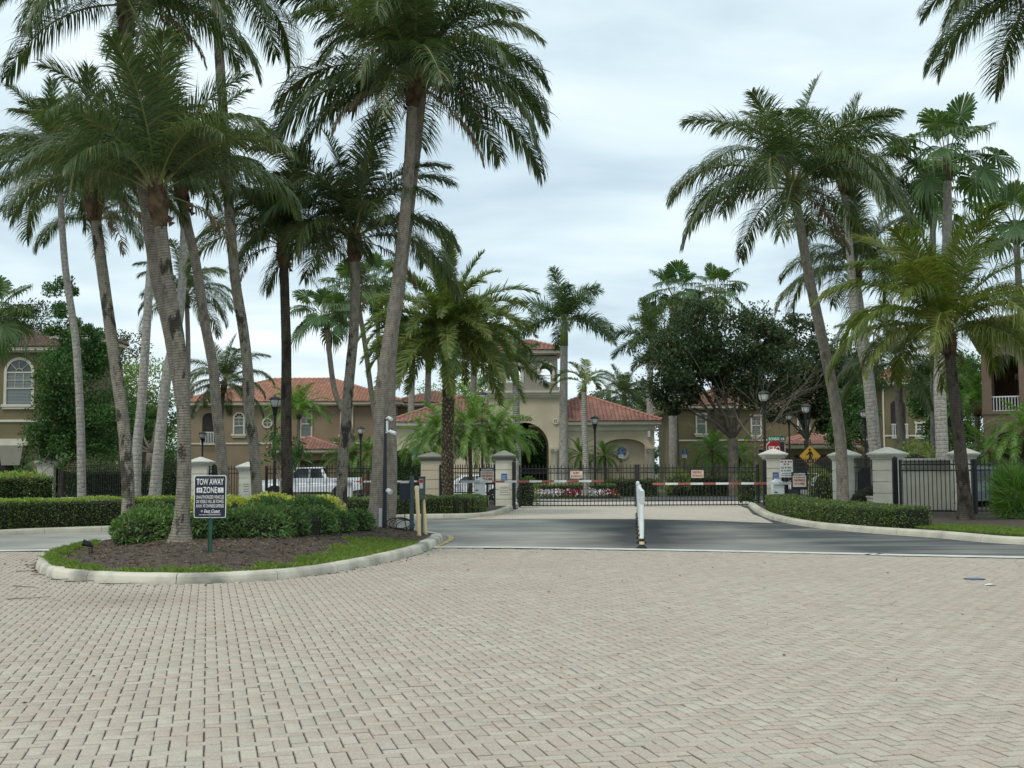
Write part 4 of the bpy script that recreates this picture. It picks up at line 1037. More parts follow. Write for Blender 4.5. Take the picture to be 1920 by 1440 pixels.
broadleaf('oak_tree', 'big dark oak with forked trunk behind the gate', P(1376, 905, 74) - Vector((0, 0, P(1376, 905, 74).z)), [(W(1305, 640, 74), (2.9, 2.8, 2.4)), (W(1372, 650, 74), (2.5, 2.6, 2.3)), (W(1262, 690, 74), (1.9, 2.2, 2.2)), (W(1330, 705, 74), (3.2, 2.8, 1.5)), (W(1420, 700, 74), (2.4, 2.4, 2.0)), (W(1425, 625, 74), (1.3, 1.5, 1.7)), (W(1270, 745, 74), (1.5, 2, .9))], M_OAK, n=46000, leaf=.22, trunk_r=.25, bark=M_BARK, seed=421, ncl=125, hollow=.5, fork=P(1374, 822, 74))
broadleaf('oak_tree', 'dark oak at the right of the bare branches behind the lamp posts', P(1530, 905, 84) - Vector((0, 0, P(1530, 905, 84).z)), [(W(1490, 690, 84), (2.6, 2.6, 2.2)), (W(1545, 700, 84), (2.8, 2.6, 2.4)), (W(1500, 625, 84), (1.5, 1.5, 1.6)), (W(1590, 720, 84), (2.2, 2.4, 2.0)), (W(1560, 770, 84), (2.4, 2.2, 1.5)), (W(1450, 750, 84), (2, 2, 1.6))], M_OAK, n=40000, leaf=.23, trunk_r=.22, seed=431, ncl=140)
broadleaf('round_tree', 'dense round green tree beside the brown tower', Vector((X(1765, 72), 72, 0)), [(W(1775, 775, 72), (1.8, 2.0, 2.2)), (W(1790, 710, 72), (2.4, 2.4, 2.0)), (W(1752, 722, 72), (1.4, 1.8, 1.5)), (W(1815, 770, 72), (1.8, 2, 2.2))], M_BROAD, n=30000, leaf=.18, trunk_r=.18, seed=441, ncl=120)
broadleaf('green_tree', 'leafy green tree between the pale royal palm and the red carport roof', Vector((X(1690, 76), 76, 0)), [(W(1588, 806, 76), (1.2, 1.4, 1.2)), (W(1600, 760, 76), (1.5, 1.5, 1.3))], M_BROAD, n=9000, leaf=.17, seed=447, ncl=60)
broadleaf('far_tree', 'far tree mass beyond the clubhouse roof at its right', Vector((X(1180, 120), 120, 0)), [(W(1175, 765, 120), (3.6, 3, 2.6)), (W(1225, 775, 120), (3.4, 3, 2.8)), (W(1130, 770, 120), (2.4, 2, 1.4))], M_OAK, n=10000, leaf=.27, seed=451, ncl=80)
broadleaf('far_tree', 'far tree seen through the royal palm trunks left of the clubhouse', Vector((X(860, 112), 112, 0)), [(W(860, 770, 112), (4.6, 3, 3.0)), (W(905, 745, 112), (3.0, 3, 2.8)), (W(800, 800, 112), (3.0, 3, 2.6))], M_LIGHT, n=12000, leaf=.26, seed=457, ncl=90)
broadleaf('oak_tree', 'crooked oak with grey limbs behind the left fence', P(283, 910, 66) - Vector((0, 0, P(283, 910, 66).z)), [(W(262, 800, 68), (1.5, 1.5, 1.2)), (W(300, 790, 68), (1.4, 1.4, 1.1)), (W(215, 830, 68), (1.6, 1.5, 1.2))], M_BROAD, n=8000, leaf=.17, trunk_r=.22, seed=461, ncl=50, fork=P(284, 850, 66))

# bare branched tree in front of the oak
def bare_tree(name, label, foot, top, n, spread, seed, Y, leafy=0, mat=None):
    g = random.Random(seed); root = thing(name, label, 'tree', foot, 0); mb = MB(); tips = []
    def grow(p, d, r_, L_, lev):
        q = p + d * L_; mid = p.lerp(q, .5) + Vector((g.uniform(-.1, .1), g.uniform(-.1, .1), g.uniform(-.05, .1))) * L_
        mb.tube([p, mid, q], [r_, r_ * .8, r_ * .62], 5)
        tips.append(q)
        if lev == 0: return
        for _ in range(n if lev > 1 else 3):
            e_ = (d + Vector((g.gauss(0, spread), g.gauss(0, spread), g.gauss(0, spread * .7)))).normalized()
            grow(q if g.random() < .6 else mid, e_, r_ * .58, L_ * g.uniform(.6, .85), lev - 1)
    v = Vector(top) - Vector(foot)
    grow(Vector(foot) - Vector((0, 0, .05)), v.normalized(), v.length * .007 + .012, v.length * .45, 4)
    mb.obj('trunk', mat or M_TWIG, root)
    if leafy:
        gg = np.random.default_rng(seed); t = np.array([tuple(x) for x in tips[len(tips) // 5:]]); t = np.repeat(t, leafy, 0)
        leaves_obj('crown', t + gg.normal(0, .10, t.shape), gg.normal(0, 1, t.shape) + np.array([0, 0, .5]), .20, M_BROAD, root, gg, kind=None, aspect=.4)
    return root
bare_tree('bare_tree', 'leafless grey branches spreading in front of the oak crown', Vector((X(1412, 71), 71, 0)), P(1418, 700, 71), 4, .6, 5, 71, 0, M_BARK)
bare_tree('frangipani_tree', 'small sparse frangipani in front of the left fence pillar', Vector((X(79, 44), 44, .12)), P(88, 862, 44), 3, .5, 8, 44, 7)
bare_tree('frangipani_tree', 'sparse frangipani with pale forked stems in front of the white pickup', Vector((X(524, 36.5), 36.5, .12)), P(528, 822, 36.5), 3, .5, 12, 36.5, 5)

# ------------------------------------------------------------------ shrubs and hedges
ORD = ('first', 'second', 'third', 'fourth', 'fifth', 'sixth', 'seventh', 'eighth', 'ninth', 'tenth')
JL = ['low dark juniper shrub at the spotlight end of the island', 'low dark juniper shrub touching the lichened palm behind the tow-away sign'] + ['front row juniper shrub, %s from the tow-away sign post' % ORD[k] for k in range(7)] + ['back row juniper shrub, %s from the tow-away sign post' % ORD[k] for k in range(3)] + ['juniper shrub between the curved palm and the palm behind the sign']
JG = 'juniper shrubs on the island mound'
for q, (px, Y, rx, rz) in enumerate(((262, 22.8, .50, .44), (306, 23.0, .46, .42), (392, 22.8, .46, .44), (432, 23.2, .5, .48), (480, 23.2, .55, .48), (528, 23.8, .55, .48), (575, 24.6, .55, .46), (622, 25.6, .5, .44), (662, 26.8, .46, .42), (455, 24.8, .55, .52), (520, 25.4, .55, .52), (590, 26.4, .55, .5), (288, 24.2, .55, .48))):
    x = X(px, Y); z = float(isl_z([x], [Y])[0]) - .04
    bush('juniper_shrub', JL[q], (x, Y, z + rz * .35), (rx * 1.15, rx * 1.0, rz * .9), M_JUN, 2600, .11, 500 + q, 'shrub', JG, aspect=.30, spread=.6, zb=z)
YG = 'yellow variegated shrubs on the island'
for q, (px, Y, r_) in enumerate(((398, 26.6, .55), (450, 26.6, .5), (500, 26.8, .55), (548, 27.2, .55), (594, 27.8, .5), (424, 27.6, .55), (522, 28.2, .55))):
    x = X(px, Y); z = float(isl_z([x], [Y])[0]) - .04
    bush('variegated_shrub', 'yellow-green variegated shrub behind the junipers, %s from the tow-away sign%s' % ((ORD[q], '') if q < 5 else (ORD[q - 5], ' in the rear row')), (x, Y, z + .34), (r_ * 1.15, r_, .36), M_YEL, 1300, .12, 540 + q, 'shrub', YG, aspect=.5, spread=.7, zb=z)

lo = offset_path(LKC, .85)
def sub(c, y0, y1): return [p for p in c if y0 <= p.y <= y1][::3]
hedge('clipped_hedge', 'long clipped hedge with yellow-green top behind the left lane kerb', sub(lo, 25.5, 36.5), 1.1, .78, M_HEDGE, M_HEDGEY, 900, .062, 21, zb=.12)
hedge('clipped_hedge', 'clipped dark hedge on the verge between exit lane and entrance gate', sub(lo, 38.6, 44.8), 1.0, .62, M_HEDGE, None, 900, .062, 22, zb=.12)
ro = offset_path(RKC, .95)
RH = [p for p in ro if p.y > 28 and p.y < 46][::3]
RH = [p for p in RH if p.x < X(1748, p.y)]
hedge('clipped_hedge', 'clipped dark hedge along the right verge kerb under the barrier sign', RH, 1.15, .54, M_HEDGE, None, 900, .062, 23, zb=.12)
# taller hedges behind the fences
def hp(a, b): return [Vector(a), (Vector(a) + Vector(b)) / 2, Vector(b)]
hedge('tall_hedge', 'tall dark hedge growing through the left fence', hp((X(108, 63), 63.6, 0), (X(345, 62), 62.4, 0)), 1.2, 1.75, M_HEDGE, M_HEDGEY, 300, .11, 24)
hedge('broad_hedge', 'unclipped broad hedge at the far left in front of the olive house', hp((X(-60, 41), 41, .1), (X(66, 43), 43.5, .1)), 1.6, 1.42, M_HEDGE, M_HEDGEY, 420, .10, 25, zb=.1, rough=.09)
hedge('tall_hedge', 'tall bright green hedge behind the exit barrier', hp((X(738, 66), 66, 0), (X(806, 66), 66, 0)), 1.4, 2.7, M_BROAD, None, 260, .12, 26, rough=.08)
hedge('tall_hedge', 'green hedge seen through the clubhouse arch', hp((X(925, 92), 92, 0), (X(1040, 92), 92, 0)), 1.4, 4.6, M_BROAD, None, 200, .16, 27, rough=.08)
hedge('low_hedge', 'dark low hedge in front of the clubhouse niche', hp((X(1128, 76.5), 76.5, 0), (X(1228, 76.5), 76.5, 0)), 1.4, 1.0, M_HEDGE, None, 300, .1, 28, rough=.06)
hedge('low_hedge', 'dark low hedge beyond the right gate leaf', hp((X(1254, 77), 77, 0), (X(1420, 75), 75, 0)), 1.4, 1.15, M_HEDGE, None, 300, .1, 29, rough=.08)
hedge('low_hedge', 'clipped hedge behind the red and white flower bed', hp((X(1000, 72.6), 72.6, 0), (X(1152, 72.6), 72.6, 0)), .9, .78, M_HEDGE, M_HEDGEY, 300, .09, 30)
bush('round_shrub', 'rounded clipped shrub beyond the right gate leaf', (X(1272, 74.5), 74.5, .75), (.62, .6, .75), M_HEDGEY, 1500, .1, 601)
bush('gate_shrub', 'leafy shrub tucked behind the left gate hinge', (X(985, 56), 56.5, .55), (.5, .5, .75), M_LIGHT, 1500, .1, 603)
bush('gate_shrub', 'tall sparse shrub behind the right gate hinge', (X(1402, 56), 56.5, .7), (.5, .5, .85), M_HEDGE, 1700, .1, 605)
bush('grass_clump', 'large fountain grass clump at the right verge by the fence', (X(1908, 36), 36, .55), (.95, .8, .95), M_PYG, 2600, .95, 607, 'ornamental grass', None, .022, .28, False, zb=.12)
bush('maroon_shrub', 'maroon leafed shrub between the right fence pillars', (X(1625, 44), 44, .5), (.75, .5, .55), M_PURP, 1800, .09, 609, zb=.12)
bush('leafy_shrub', 'bright leafy shrub behind the fence right of the caution sign', (X(1540, 56), 56, .7), (.5, .5, .9), M_HEDGEY, 1600, .1, 611)
bush('leafy_shrub', 'light green shrub behind the monument wall', (X(1720, 50), 50.5, 1.25), (1.2, .7, 1.35), M_LIGHT, 2600, .12, 613)
bush('leafy_shrub', 'tall leafy shrub behind the left fence near the lichened palm', (X(318, 58), 58, 1.2), (.9, .8, 1.5), M_BROAD, 3000, .12, 615)
bush('leafy_shrub', 'dark leafy shrub under the tan house lamp', (X(385, 75), 75, 1.2), (1.5, 1, 1.4), M_OAK, 2600, .15, 617)
bush('dark_shrub', 'dark shrub behind the fence at the far right', (X(1868, 49), 49, .6), (1.3, .8, .75), M_OAK, 2200, .12, 619)

# flower bed
def flowers():
    g = np.random.default_rng(31)
    root = thing('flower_bed', 'bed of red and white flowers in front of the clubhouse', 'flower bed', (X(1085, 71), 71, 0))
    n = 1500; x = g.uniform(X(1000, 71), X(1158, 71), n); y = g.uniform(70.2, 71.9, n); z = .16 + .28 * (y - 70.2) / 1.7 + g.normal(0, .05, n)
    C = np.column_stack([x, y, z]); red = np.sin(x * 2.3) + g.normal(0, .6, n) > .25
    wht = simple('white_petal', srgb(232, 228, 226), srgb(210, 200, 204), .7, 5); rd = simple('red_petal', srgb(170, 34, 48), srgb(128, 30, 42), .7, 5)
    for nm, m_, mk in (('white_blooms', wht, ~red), ('red_blooms', rd, red)):
        V, Q, r_ = leaf_cloud(C[mk], np.tile([0, -.6, .6], (mk.sum(), 1)), .15, g, aspect=.95, spread=.6); obj(nm, np_mesh(nm, V, Q, None, {'rnd': r_}), m_, root)['kind'] = 'stuff'
    C2 = np.column_stack([g.uniform(X(1000, 71), X(1160, 71), 2500), g.uniform(70.1, 72, 2500), g.uniform(.02, .3, 2500)])
    leaves_obj('foliage', C2, np.tile([0, 0, 1.], (2500, 1)), .12, M_BROAD, root, g)
flowers()
sheet('flower_bed_soil', [(X(985, 70), 69.7), (X(1165, 70), 69.7), (X(1165, 73), 73.6), (X(985, 73), 73.6)], .06, M_LAWN)

# green belt far behind the houses
g_ = np.random.default_rng(77)
for q in range(17):
    px = -60 + q * 128 + g_.uniform(-25, 25); Y = 118 + g_.uniform(0, 14); h = g_.uniform(3.2, 5.0); x = X(px, Y)
    broadleaf('distant_tree', 'distant bushy tree in the green belt behind the houses', Vector((x, Y, 0)), [((x, Y, h * .55), (4.2, 2.5, h * .55)), ((x + g_.uniform(-3, 3), Y + 1, h * .4), (3.6, 2.4, h * .45))], (M_OAK, M_BROAD, M_LIGHT)[q % 3], n=5000, leaf=.34, seed=700 + q, ncl=46, group='trees in the far green belt')

# ------------------------------------------------------------------ building materials
M_OLIVE = simple('olive_stucco', srgb(118, 108, 80), srgb(106, 97, 71), .9, .6, .35, 45)
M_TAN = simple('tan_stucco', srgb(146, 128, 105), srgb(134, 117, 96), .9, .6, .35, 45)
M_SANDY = simple('sand_stucco', srgb(206, 194, 168), srgb(190, 178, 152), .9, .6, .35, 45)
M_GREY = simple('grey_stucco', srgb(146, 142, 130), srgb(134, 130, 118), .9, .6, .35, 45)
M_BROWN = simple('brown_stucco', srgb(134, 113, 96), srgb(120, 101, 86), .9, .6, .35, 45)
M_TRIM = simple('cream_trim', srgb(212, 206, 188), srgb(196, 190, 172), .8, 1.2)
M_WHITE = simple('white_paint', srgb(226, 226, 222), srgb(208, 208, 204), .55, 2)
M_SHADE = simple('painted_inner_shade', srgb(48, 44, 40), srgb(36, 34, 32), .9, 2)  # dark colour standing in for the shade inside openings
M_PILL = simple('pillar_stucco', srgb(224, 220, 203), srgb(204, 200, 182), .9, 1.1, .3, 45)
M_CAP = simple('pillar_cap', srgb(214, 212, 198), srgb(190, 188, 174), .9, 1.6, .3, 45)
M_CAPG = simple('grey_cap', srgb(140, 140, 126), srgb(122, 122, 110), .9, 1.6, .3, 45)
def glass(name, col, rough=.08):
    m, t, bs, N, L = nodes(name)
    L(mixc(t, ramp(t, noise(t, .7, 2), .4, .6), col, tuple(c * .6 for c in col)), bs.inputs['Base Color'])
    bs.inputs['Roughness'].default_value = rough; bs.inputs['Specular IOR Level'].default_value = .8
    return m
M_GLASS = glass('window_glass', srgb(58, 66, 70))
M_BLIND = simple('window_blind', srgb(138, 148, 146), srgb(112, 122, 122), .5, 30, stretch=(.01, .01, 1))
def tile_mat(name, a, b, c):
    m, t, bs, N, L = nodes(name)
    x = mixc(t, attr(t, 'rnd'), a, b)
    x = mixc(t, mathn(t, 'MULTIPLY', ramp(t, noise(t, .5, 5, .6), .45, .7), .5), x, c)
    L(x, bs.inputs['Base Color']); bs.inputs['Roughness'].default_value = .8
    return m
M_TILE = tile_mat('orange_tile', srgb(180, 132, 108), srgb(154, 108, 88), srgb(128, 104, 92))
M_TILER = tile_mat('red_tile', srgb(166, 120, 104), srgb(138, 98, 86), srgb(116, 94, 84))
M_TILEB = tile_mat('brown_tile', srgb(114, 88, 78), srgb(92, 68, 60), srgb(80, 64, 58))

def roof_plane(V, Q, RN, poly, g, u=.27, v=.34):
    """barrel tiles laid over a planar polygon whose first edge is the eave (left to right from outside)"""
    P0 = [Vector(p) for p in poly]; e_ = (P0[1] - P0[0]).normalized(); nrm = (P0[1] - P0[0]).cross(P0[2] - P0[0]).normalized(); s_ = nrm.cross(e_)
    uv = np.array([((p - P0[0]).dot(e_), (p - P0[0]).dot(s_)) for p in P0])
    nu = int(uv[:, 0].max() / u) + 1; nv = int(uv[:, 1].max() / v) + 1
    for j in range(nv):
        us = np.arange(uv[:, 0].min(), uv[:, 0].max(), u) + u / 2
        vs_ = np.full(len(us), (j + .5) * v)
        ok = in_poly(us, vs_, uv)
        for uu in us[ok]:
            b = len(V); jit = g.uniform(-.008, .008)
            for vv, lift in (((j - .08) * v, .045 + jit), ((j + 1.0) * v, .012 + jit)):
                for du, h in ((-.5, 0), (-.28, .055), (0, .075), (.28, .055), (.5, 0)):
                    p = P0[0] + e_ * (uu + du * u * .98) + s_ * vv + nrm * (h + lift); V.append((p.x, p.y, p.z))
            for k in range(4): Q.append((b + k, b + k + 1, b + 6 + k, b + 5 + k))
            Q.append((b, b + 4, b + 3, b + 1))
            r_ = g.random(); RN.extend([r_] * 10)
def hip_roof(root, x0, x1, y0, y1, z, pitch, mat, over=.5, name='roof', gable=None, trim=None, fas=.22, parent_name=None, tiles=True):
    """hip roof over a rectangle; returns the roof part with its tiles, ridge caps and fascia as sub-parts"""
    g = np.random.default_rng(int(abs(x0 * 13 + y0 * 7)) + 1)
    x0 -= over; x1 += over; y0 -= over; y1 += over
    w_, d = x1 - x0, y1 - y0
    if w_ >= d: r1 = Vector((x0 + d / 2, (y0 + y1) / 2, z + pitch * d / 2)); r2 = Vector((x1 - d / 2, (y0 + y1) / 2, z + pitch * d / 2))
    else: r1 = Vector(((x0 + x1) / 2, y0 + w_ / 2, z + pitch * w_ / 2)); r2 = Vector(((x0 + x1) / 2, y1 - w_ / 2, z + pitch * w_ / 2))
    A, B, C, D = Vector((x0, y0, z)), Vector((x1, y0, z)), Vector((x1, y1, z)), Vector((x0, y1, z))
    if w_ >= d: front, right, back, left = [A, B, r2, r1], [B, C, r2], [C, D, r1, r2], [D, A, r1]
    else: front, right, back, left = [A, B, r1], [B, C, r2, r1], [C, D, r2], [D, A, r1, r2]
    mb = MB()
    for pl in (front, right, back, left): mb.add(pl, [tuple(range(len(pl)))])
    mb.add([A, B, C, D], [(3, 2, 1, 0)])
    rf = mb.obj(name, [M_TILEB if mat is M_TILEB else mat], root)
    me = rf.data; at = me.attributes.new('rnd', 'FLOAT', 'POINT')
    if tiles:
        V = []; Q = []; RN = []
        for pl in (front, right, left): roof_plane(V, Q, RN, pl, g)
        o = obj('roof_tiles', np_mesh('roof_tiles', V, np.array(Q), None, {'rnd': RN}), mat, rf, world=False); o['kind'] = 'stuff'
    mb = MB(); RN = []
    for a, b in ((A, r1), (B, r1 if w_ < d else r2), (r1, r2), (C, r2), (D, r1 if w_ >= d else r2)):
        L_ = (b - a).length
        if L_ < .2: continue
        n = max(1, int(L_ / .4))
        for i in range(n):
            p, q = a.lerp(b, i / n), a.lerp(b, (i + 1.08) / n); up = Vector((0, 0, .07))
            mb.tube([p + up, q + up * .8], [.14, .11], 6)
    o = mb.obj('ridge_caps', mat, rf, world=False); o['kind'] = 'stuff'
    mb = MB(); i = .06
    mb.box(x0 + i, x1 - i, y0 + i, y1 - i, z - fas, z - .01); mb.box(x0 + i + .25, x1 - i - .25, y0 + i + .25, y1 - i - .25, z - fas - .10, z - fas - .003)
    mb.obj('fascia', trim or M_TRIM, rf, world=False)
    return rf

def arch_pts(xa, xb, zs, rise, n=14):
    c = (xa + xb) / 2; h = (xb - xa) / 2
    return [(c - h * math.cos(PI * i / n), zs + rise * math.sin(PI * i / n)) for i in range(n + 1)]
def wall_poly(x0, x1, z0, z1, opens):
    p = [(x0, z0)]
    for xa, xb, zs, rise in opens: p += [(xa, z0)] + arch_pts(xa, xb, zs, rise) + [(xb, z0)]
    return p + [(x1, z0), (x1, z1), (x0, z1)]

def window(root, cx, cz, w_, h, Y, kind='rect', trim=None, tw=.12, blind=False, cols=2, rows=4, sill=True):
    """window part whose face stands proud of a wall at distance Y that looks towards -y"""
    trim = trim or M_TRIM
    hw = w_ / 2; z0, z1 = cz - h / 2, cz + h / 2; mb = MB()
    if kind == 'round':
        n = 20; r1, r0 = hw, hw - tw; vs = []; fs = []
        for k in range(n):
            a = 2 * PI * k / n
            for r_, y in ((r0, Y - .09), (r1, Y - .09), (r1, Y), (r0, Y - .02)): vs.append((cx + r_ * math.cos(a), y, cz + r_ * math.sin(a)))
        for k in range(n):
            j = (k + 1) % n
            for q in range(4): fs.append((k * 4 + q, k * 4 + (q + 1) % 4, j * 4 + (q + 1) % 4, j * 4 + q))
        mb.add(vs, fs); mb.box(cx - r0, cx + r0, Y - .055, Y - .03, cz - .025, cz + .025); mb.box(cx - .025, cx + .025, Y - .058, Y - .028, cz - r0, cz + r0)
        wn = mb.obj('window', trim, root, fix=True)
        m2 = MB(); m2.add([(cx + r0 * math.cos(2 * PI * k / n), Y - .015, cz + r0 * math.sin(2 * PI * k / n)) for k in range(n)], [tuple(range(n))]); m2.obj('pane', M_GLASS, wn, world=False, fix=False)
        return wn
    rise = hw if kind == 'arch' else 0
    zs = z1 - rise
    # surround
    if kind == 'arch':
        o_ = [(cx - hw, z0)] + arch_pts(cx - hw, cx + hw, zs, hw) + [(cx + hw, z0)]
        i_ = [(cx - hw + tw, z0)] + arch_pts(cx - hw + tw, cx + hw - tw, zs, hw - tw) + [(cx + hw - tw, z0)]
        n = len(o_); vs = [(x, Y - .09, z) for x, z in o_] + [(x, Y - .09, z) for x, z in i_] + [(x, Y, z) for x, z in o_] + [(x, Y, z) for x, z in i_]
        fs = []
        for k in range(n - 1): fs += [(k, k + n, k + n + 1, k + 1), (k, k + 1, k + 1 + 2 * n, k + 2 * n), (k + n, k + 3 * n, k + 3 * n + 1, k + n + 1)]
        mb.add(vs, fs)
        # fan bars
        for a in (45, 90, 135):
            q = R(a); r_ = hw - tw
            mb.tube([(cx + .3 * r_ * math.cos(q), Y - .05, zs + .3 * r_ * math.sin(q)), (cx + r_ * math.cos(q), Y - .05, zs + r_ * math.sin(q))], .022, 4)
        mb.tube([(cx + .3 * (hw - tw) * math.cos(PI * k / 8), Y - .05, zs + .3 * (hw - tw) * math.sin(PI * k / 8)) for k in range(9)], .022, 4)
        mb.box(cx - hw + tw, cx + hw - tw, Y - .06, Y - .02, zs - .04, zs + .04)
    else:
        mb.box(cx - hw, cx - hw + tw, Y - .09, Y, z0, z1); mb.box(cx + hw - tw, cx + hw, Y - .09, Y, z0, z1); mb.box(cx - hw - .05, cx + hw + .05, Y - .11, Y, z1 + .002, z1 + tw * 1.3)
    zt = zs if kind == 'arch' else z1
    zm = z0 + (zt - z0) * .5
    mb.box(cx - hw + tw, cx + hw - tw, Y - .065, Y - .02, zm - .035, zm + .035)
    for k in range(1, cols): x = cx - hw + tw + (w_ - 2 * tw) * k / cols; mb.box(x - .014, x + .014, Y - .05, Y - .018, zm + .036, zt)
    for k in range(1, rows // 2): z = zm + (zt - zm) * k / (rows // 2); mb.box(cx - hw + tw, cx + hw - tw, Y - .052, Y - .019, z - .014, z + .014)
    wn = mb.obj('window', trim, root, fix=(kind == 'arch'))
    m2 = MB()
    gl = [(cx - hw + tw * .9, z0)] + (arch_pts(cx - hw + tw * .9, cx + hw - tw * .9, zs, hw - tw * .9) if kind == 'arch' else [(cx - hw + tw * .9, z1), (cx + hw - tw * .9, z1)]) + [(cx + hw - tw * .9, z0)]
    m2.add([(x, Y - .012, z) for x, z in gl], [tuple(range(len(gl)))[::-1]]); m2.obj('pane', M_GLASS, wn, world=False)
    if blind:
        m3 = MB(); k = z0 + .05
        while k < zt - .05: m3.box(cx - hw + tw, cx + hw - tw, Y - .018, Y - .0135, k, k + .06); k += .09
        m3.obj('blind', M_BLIND, wn, world=False)['kind'] = 'stuff'
    if sill:
        m4 = MB(); m4.box(cx - hw - .12, cx + hw + .12, Y - .16, Y, z0 - .16, z0 - .003); m4.box(cx - hw - .05, cx + hw + .05, Y - .11, Y, z0 - .30, z0 - .163); m4.obj('sill', trim, wn, world=False)
    return wn
def balustrade(root, x0, x1, y, z0, z1, mat=None, n=None, name='railing'):
    mb = MB(); mb.box(x0, x1, y - .03, y + .03, z1 - .06, z1)
    rl = mb.obj(name, mat or M_WHITE, root); mb = MB(); mb.box(x0, x1, y - .03, y + .03, z0, z0 + .05); mb.obj('foot_rail', mat or M_WHITE, rl, world=False)
    n = n or int((x1 - x0) / .13)
    b = MB(); b.box(-.02, .02, -.02, .02, 0, z1 - z0 - .112); me = b.mesh('baluster'); me.materials.append(mat or M_WHITE)
    for k in range(n):
        o = bpy.data.objects.new('baluster', me); COL.objects.link(o); o.parent = rl; o.location = (x0 + (x1 - x0) * (k + .5) / n, y, z0 + .051)
    return rl

# ------------------------------------------------------------------ left: olive house
Yh = 73.0
def B1():
    root = thing('olive_house', 'olive two-storey house with arched window behind the left hedge', 'house', (X(60, Yh), Yh, 0))
    x0, x1 = X(-190, Yh), X(112, Yh); zt = Z(662, Yh, 60)
    mb = MB(); mb.box(x0, x1, Yh, Yh + 7, -.05, zt); mb.obj('wall', M_OLIVE, root)
    xr0, xr1 = X(108, Yh - 2), X(163, Yh - 2); zr = Z(640, Yh - 2, 190)
    mb = MB(); mb.box(xr0, xr1, Yh - 2, Yh + 3.2, -.05, zr); mb.obj('side_wing', M_OLIVE, root)
    hip_roof(root, x0, x1, Yh, Yh + 7, zt + .35, .36, M_TILEB, .55)
    hip_roof(root, xr0, xr1, Yh - 2, Yh + 3.2, zr + .35, .36, M_TILEB, .5, 'wing_roof')
    window(root, X(34, Yh), (Z(668, Yh, 30) + Z(760, Yh, 30)) / 2, 1.85, Z(672, Yh, 30) - Z(760, Yh, 30), Yh, 'arch', tw=.17, blind=True, cols=3, rows=4)
    zb = Z(789, Yh, 40); mb = MB(); mb.box(x0 - .05, x1 + .05, Yh - .08, Yh, zb - .07, zb + .07); mb.obj('string_course', M_TRIM, root)
    zg = Z(826, Yh, 30)
    mb = MB(); mb.box(X(-60, Yh), X(56, Yh), Yh - .35, Yh, zg - .3, zg + .1); mb.obj('garage_lintel', M_TRIM, root)
    mb = MB(); mb.box(X(-50, Yh), X(48, Yh), Yh - .02, Yh + .004, 0, zg - .302); mb.obj('garage_shade_panel', M_SHADE, root)  # flat panel on the solid wall, coloured as the garage's inner shade
    mb = MB(); mb.prism([(X(4, Yh), zg - .31), (X(10, Yh), zg - 1.5), (X(44, Yh), zg - 1.5), (X(50, Yh), zg - .31)], Yh - .5, Yh - .03); mb.obj('garage_awning', M_GREY, root, fix=True)
B1()
# ------------------------------------------------------------------ centre left: tan house
def B2():
    Y = 96.0
    root = thing('tan_house', 'tan two-storey house with orange tile roof beyond the white pickup', 'house', (X(560, Y), Y, 0))
    x0, x1 = X(345, Y), X(742, Y); zt = Z(762, Y, 560)
    mb = MB(); mb.box(x0, x1, Y, Y + 12, -.05, zt); mb.obj('wall', M_TAN, root)
    hip_roof(root, x0, x1, Y, Y + 12, zt + .35, .34, M_TILE, .6)
    xb0, xb1 = X(744, Y + 2), X(880, Y + 2)
    mb = MB(); mb.box(xb0, xb1, Y + 2, Y + 13, -.05, zt); mb.obj('rear_wall', M_TAN, root)
    hip_roof(root, xb0, xb1, Y + 2, Y + 13, zt + .35, .30, M_TILE, .5, 'rear_roof')
    window(root, X(448, Y), Z(793, Y, 450), .95, 1.75, Y, 'arch', blind=True, rows=4)
    window(root, X(501, Y), Z(793, Y, 500), .85, .85, Y, 'round')
    window(root, X(574, Y), Z(795, Y, 570), 1.0, 2.0, Y, blind=True)
    window(root, X(650, Y), Z(790, Y, 650), 1.05, 2.1, Y, blind=True)
    window(root, X(715, Y), Z(795, Y, 715), .95, 1.5, Y)
    zb = Z(831, Y, 560); mb = MB(); mb.box(x0, x1 + .04, Y - .06, Y, zb - .06, zb + .06); mb.obj('string_course', M_TRIM, root)
    # arched loggia at the left end: shade painted on a flat panel, balcony before it
    xa, xb = X(379, Y), X(404, Y); mb = MB(); mb.add([(x, Y - .013, z) for x, z in [(xa, Z(833, Y, 390))] + arch_pts(xa, xb, Z(786, Y, 390), .5) + [(xb, Z(833, Y, 390))]], [tuple(range(17))[::-1]]); mb.obj('loggia_shade_panel', M_SHADE, root)
    balustrade(root, xa - .1, xb + .1, Y - .25, Z(834, Y, 390), Z(810, Y, 390), n=10)
    # entrance porch
    yp = Y - 5
    px0, px1 = X(512, yp), X(630, yp); ze = Z(849, yp, 570)
    mb = MB(); mb.box(px0, px1, yp, Y, ze - .55, ze); mb.box(px0, px0 + .6, yp + .02, yp + .62, 0, ze - .551); mb.box(px1 - .6, px1, yp + .02, yp + .62, 0, ze - .551); mb.obj('porch', M_TAN, root)
    hip_roof(root, px0, px1, yp, Y + .4, ze + .25, .32, M_TILER, .5, 'porch_roof')
    mb = MB(); mb.box(X(585, Y), X(612, Y), Y - .05, Y, 0, 2.3); mb.obj('door', M_TRIM, root)
B2()
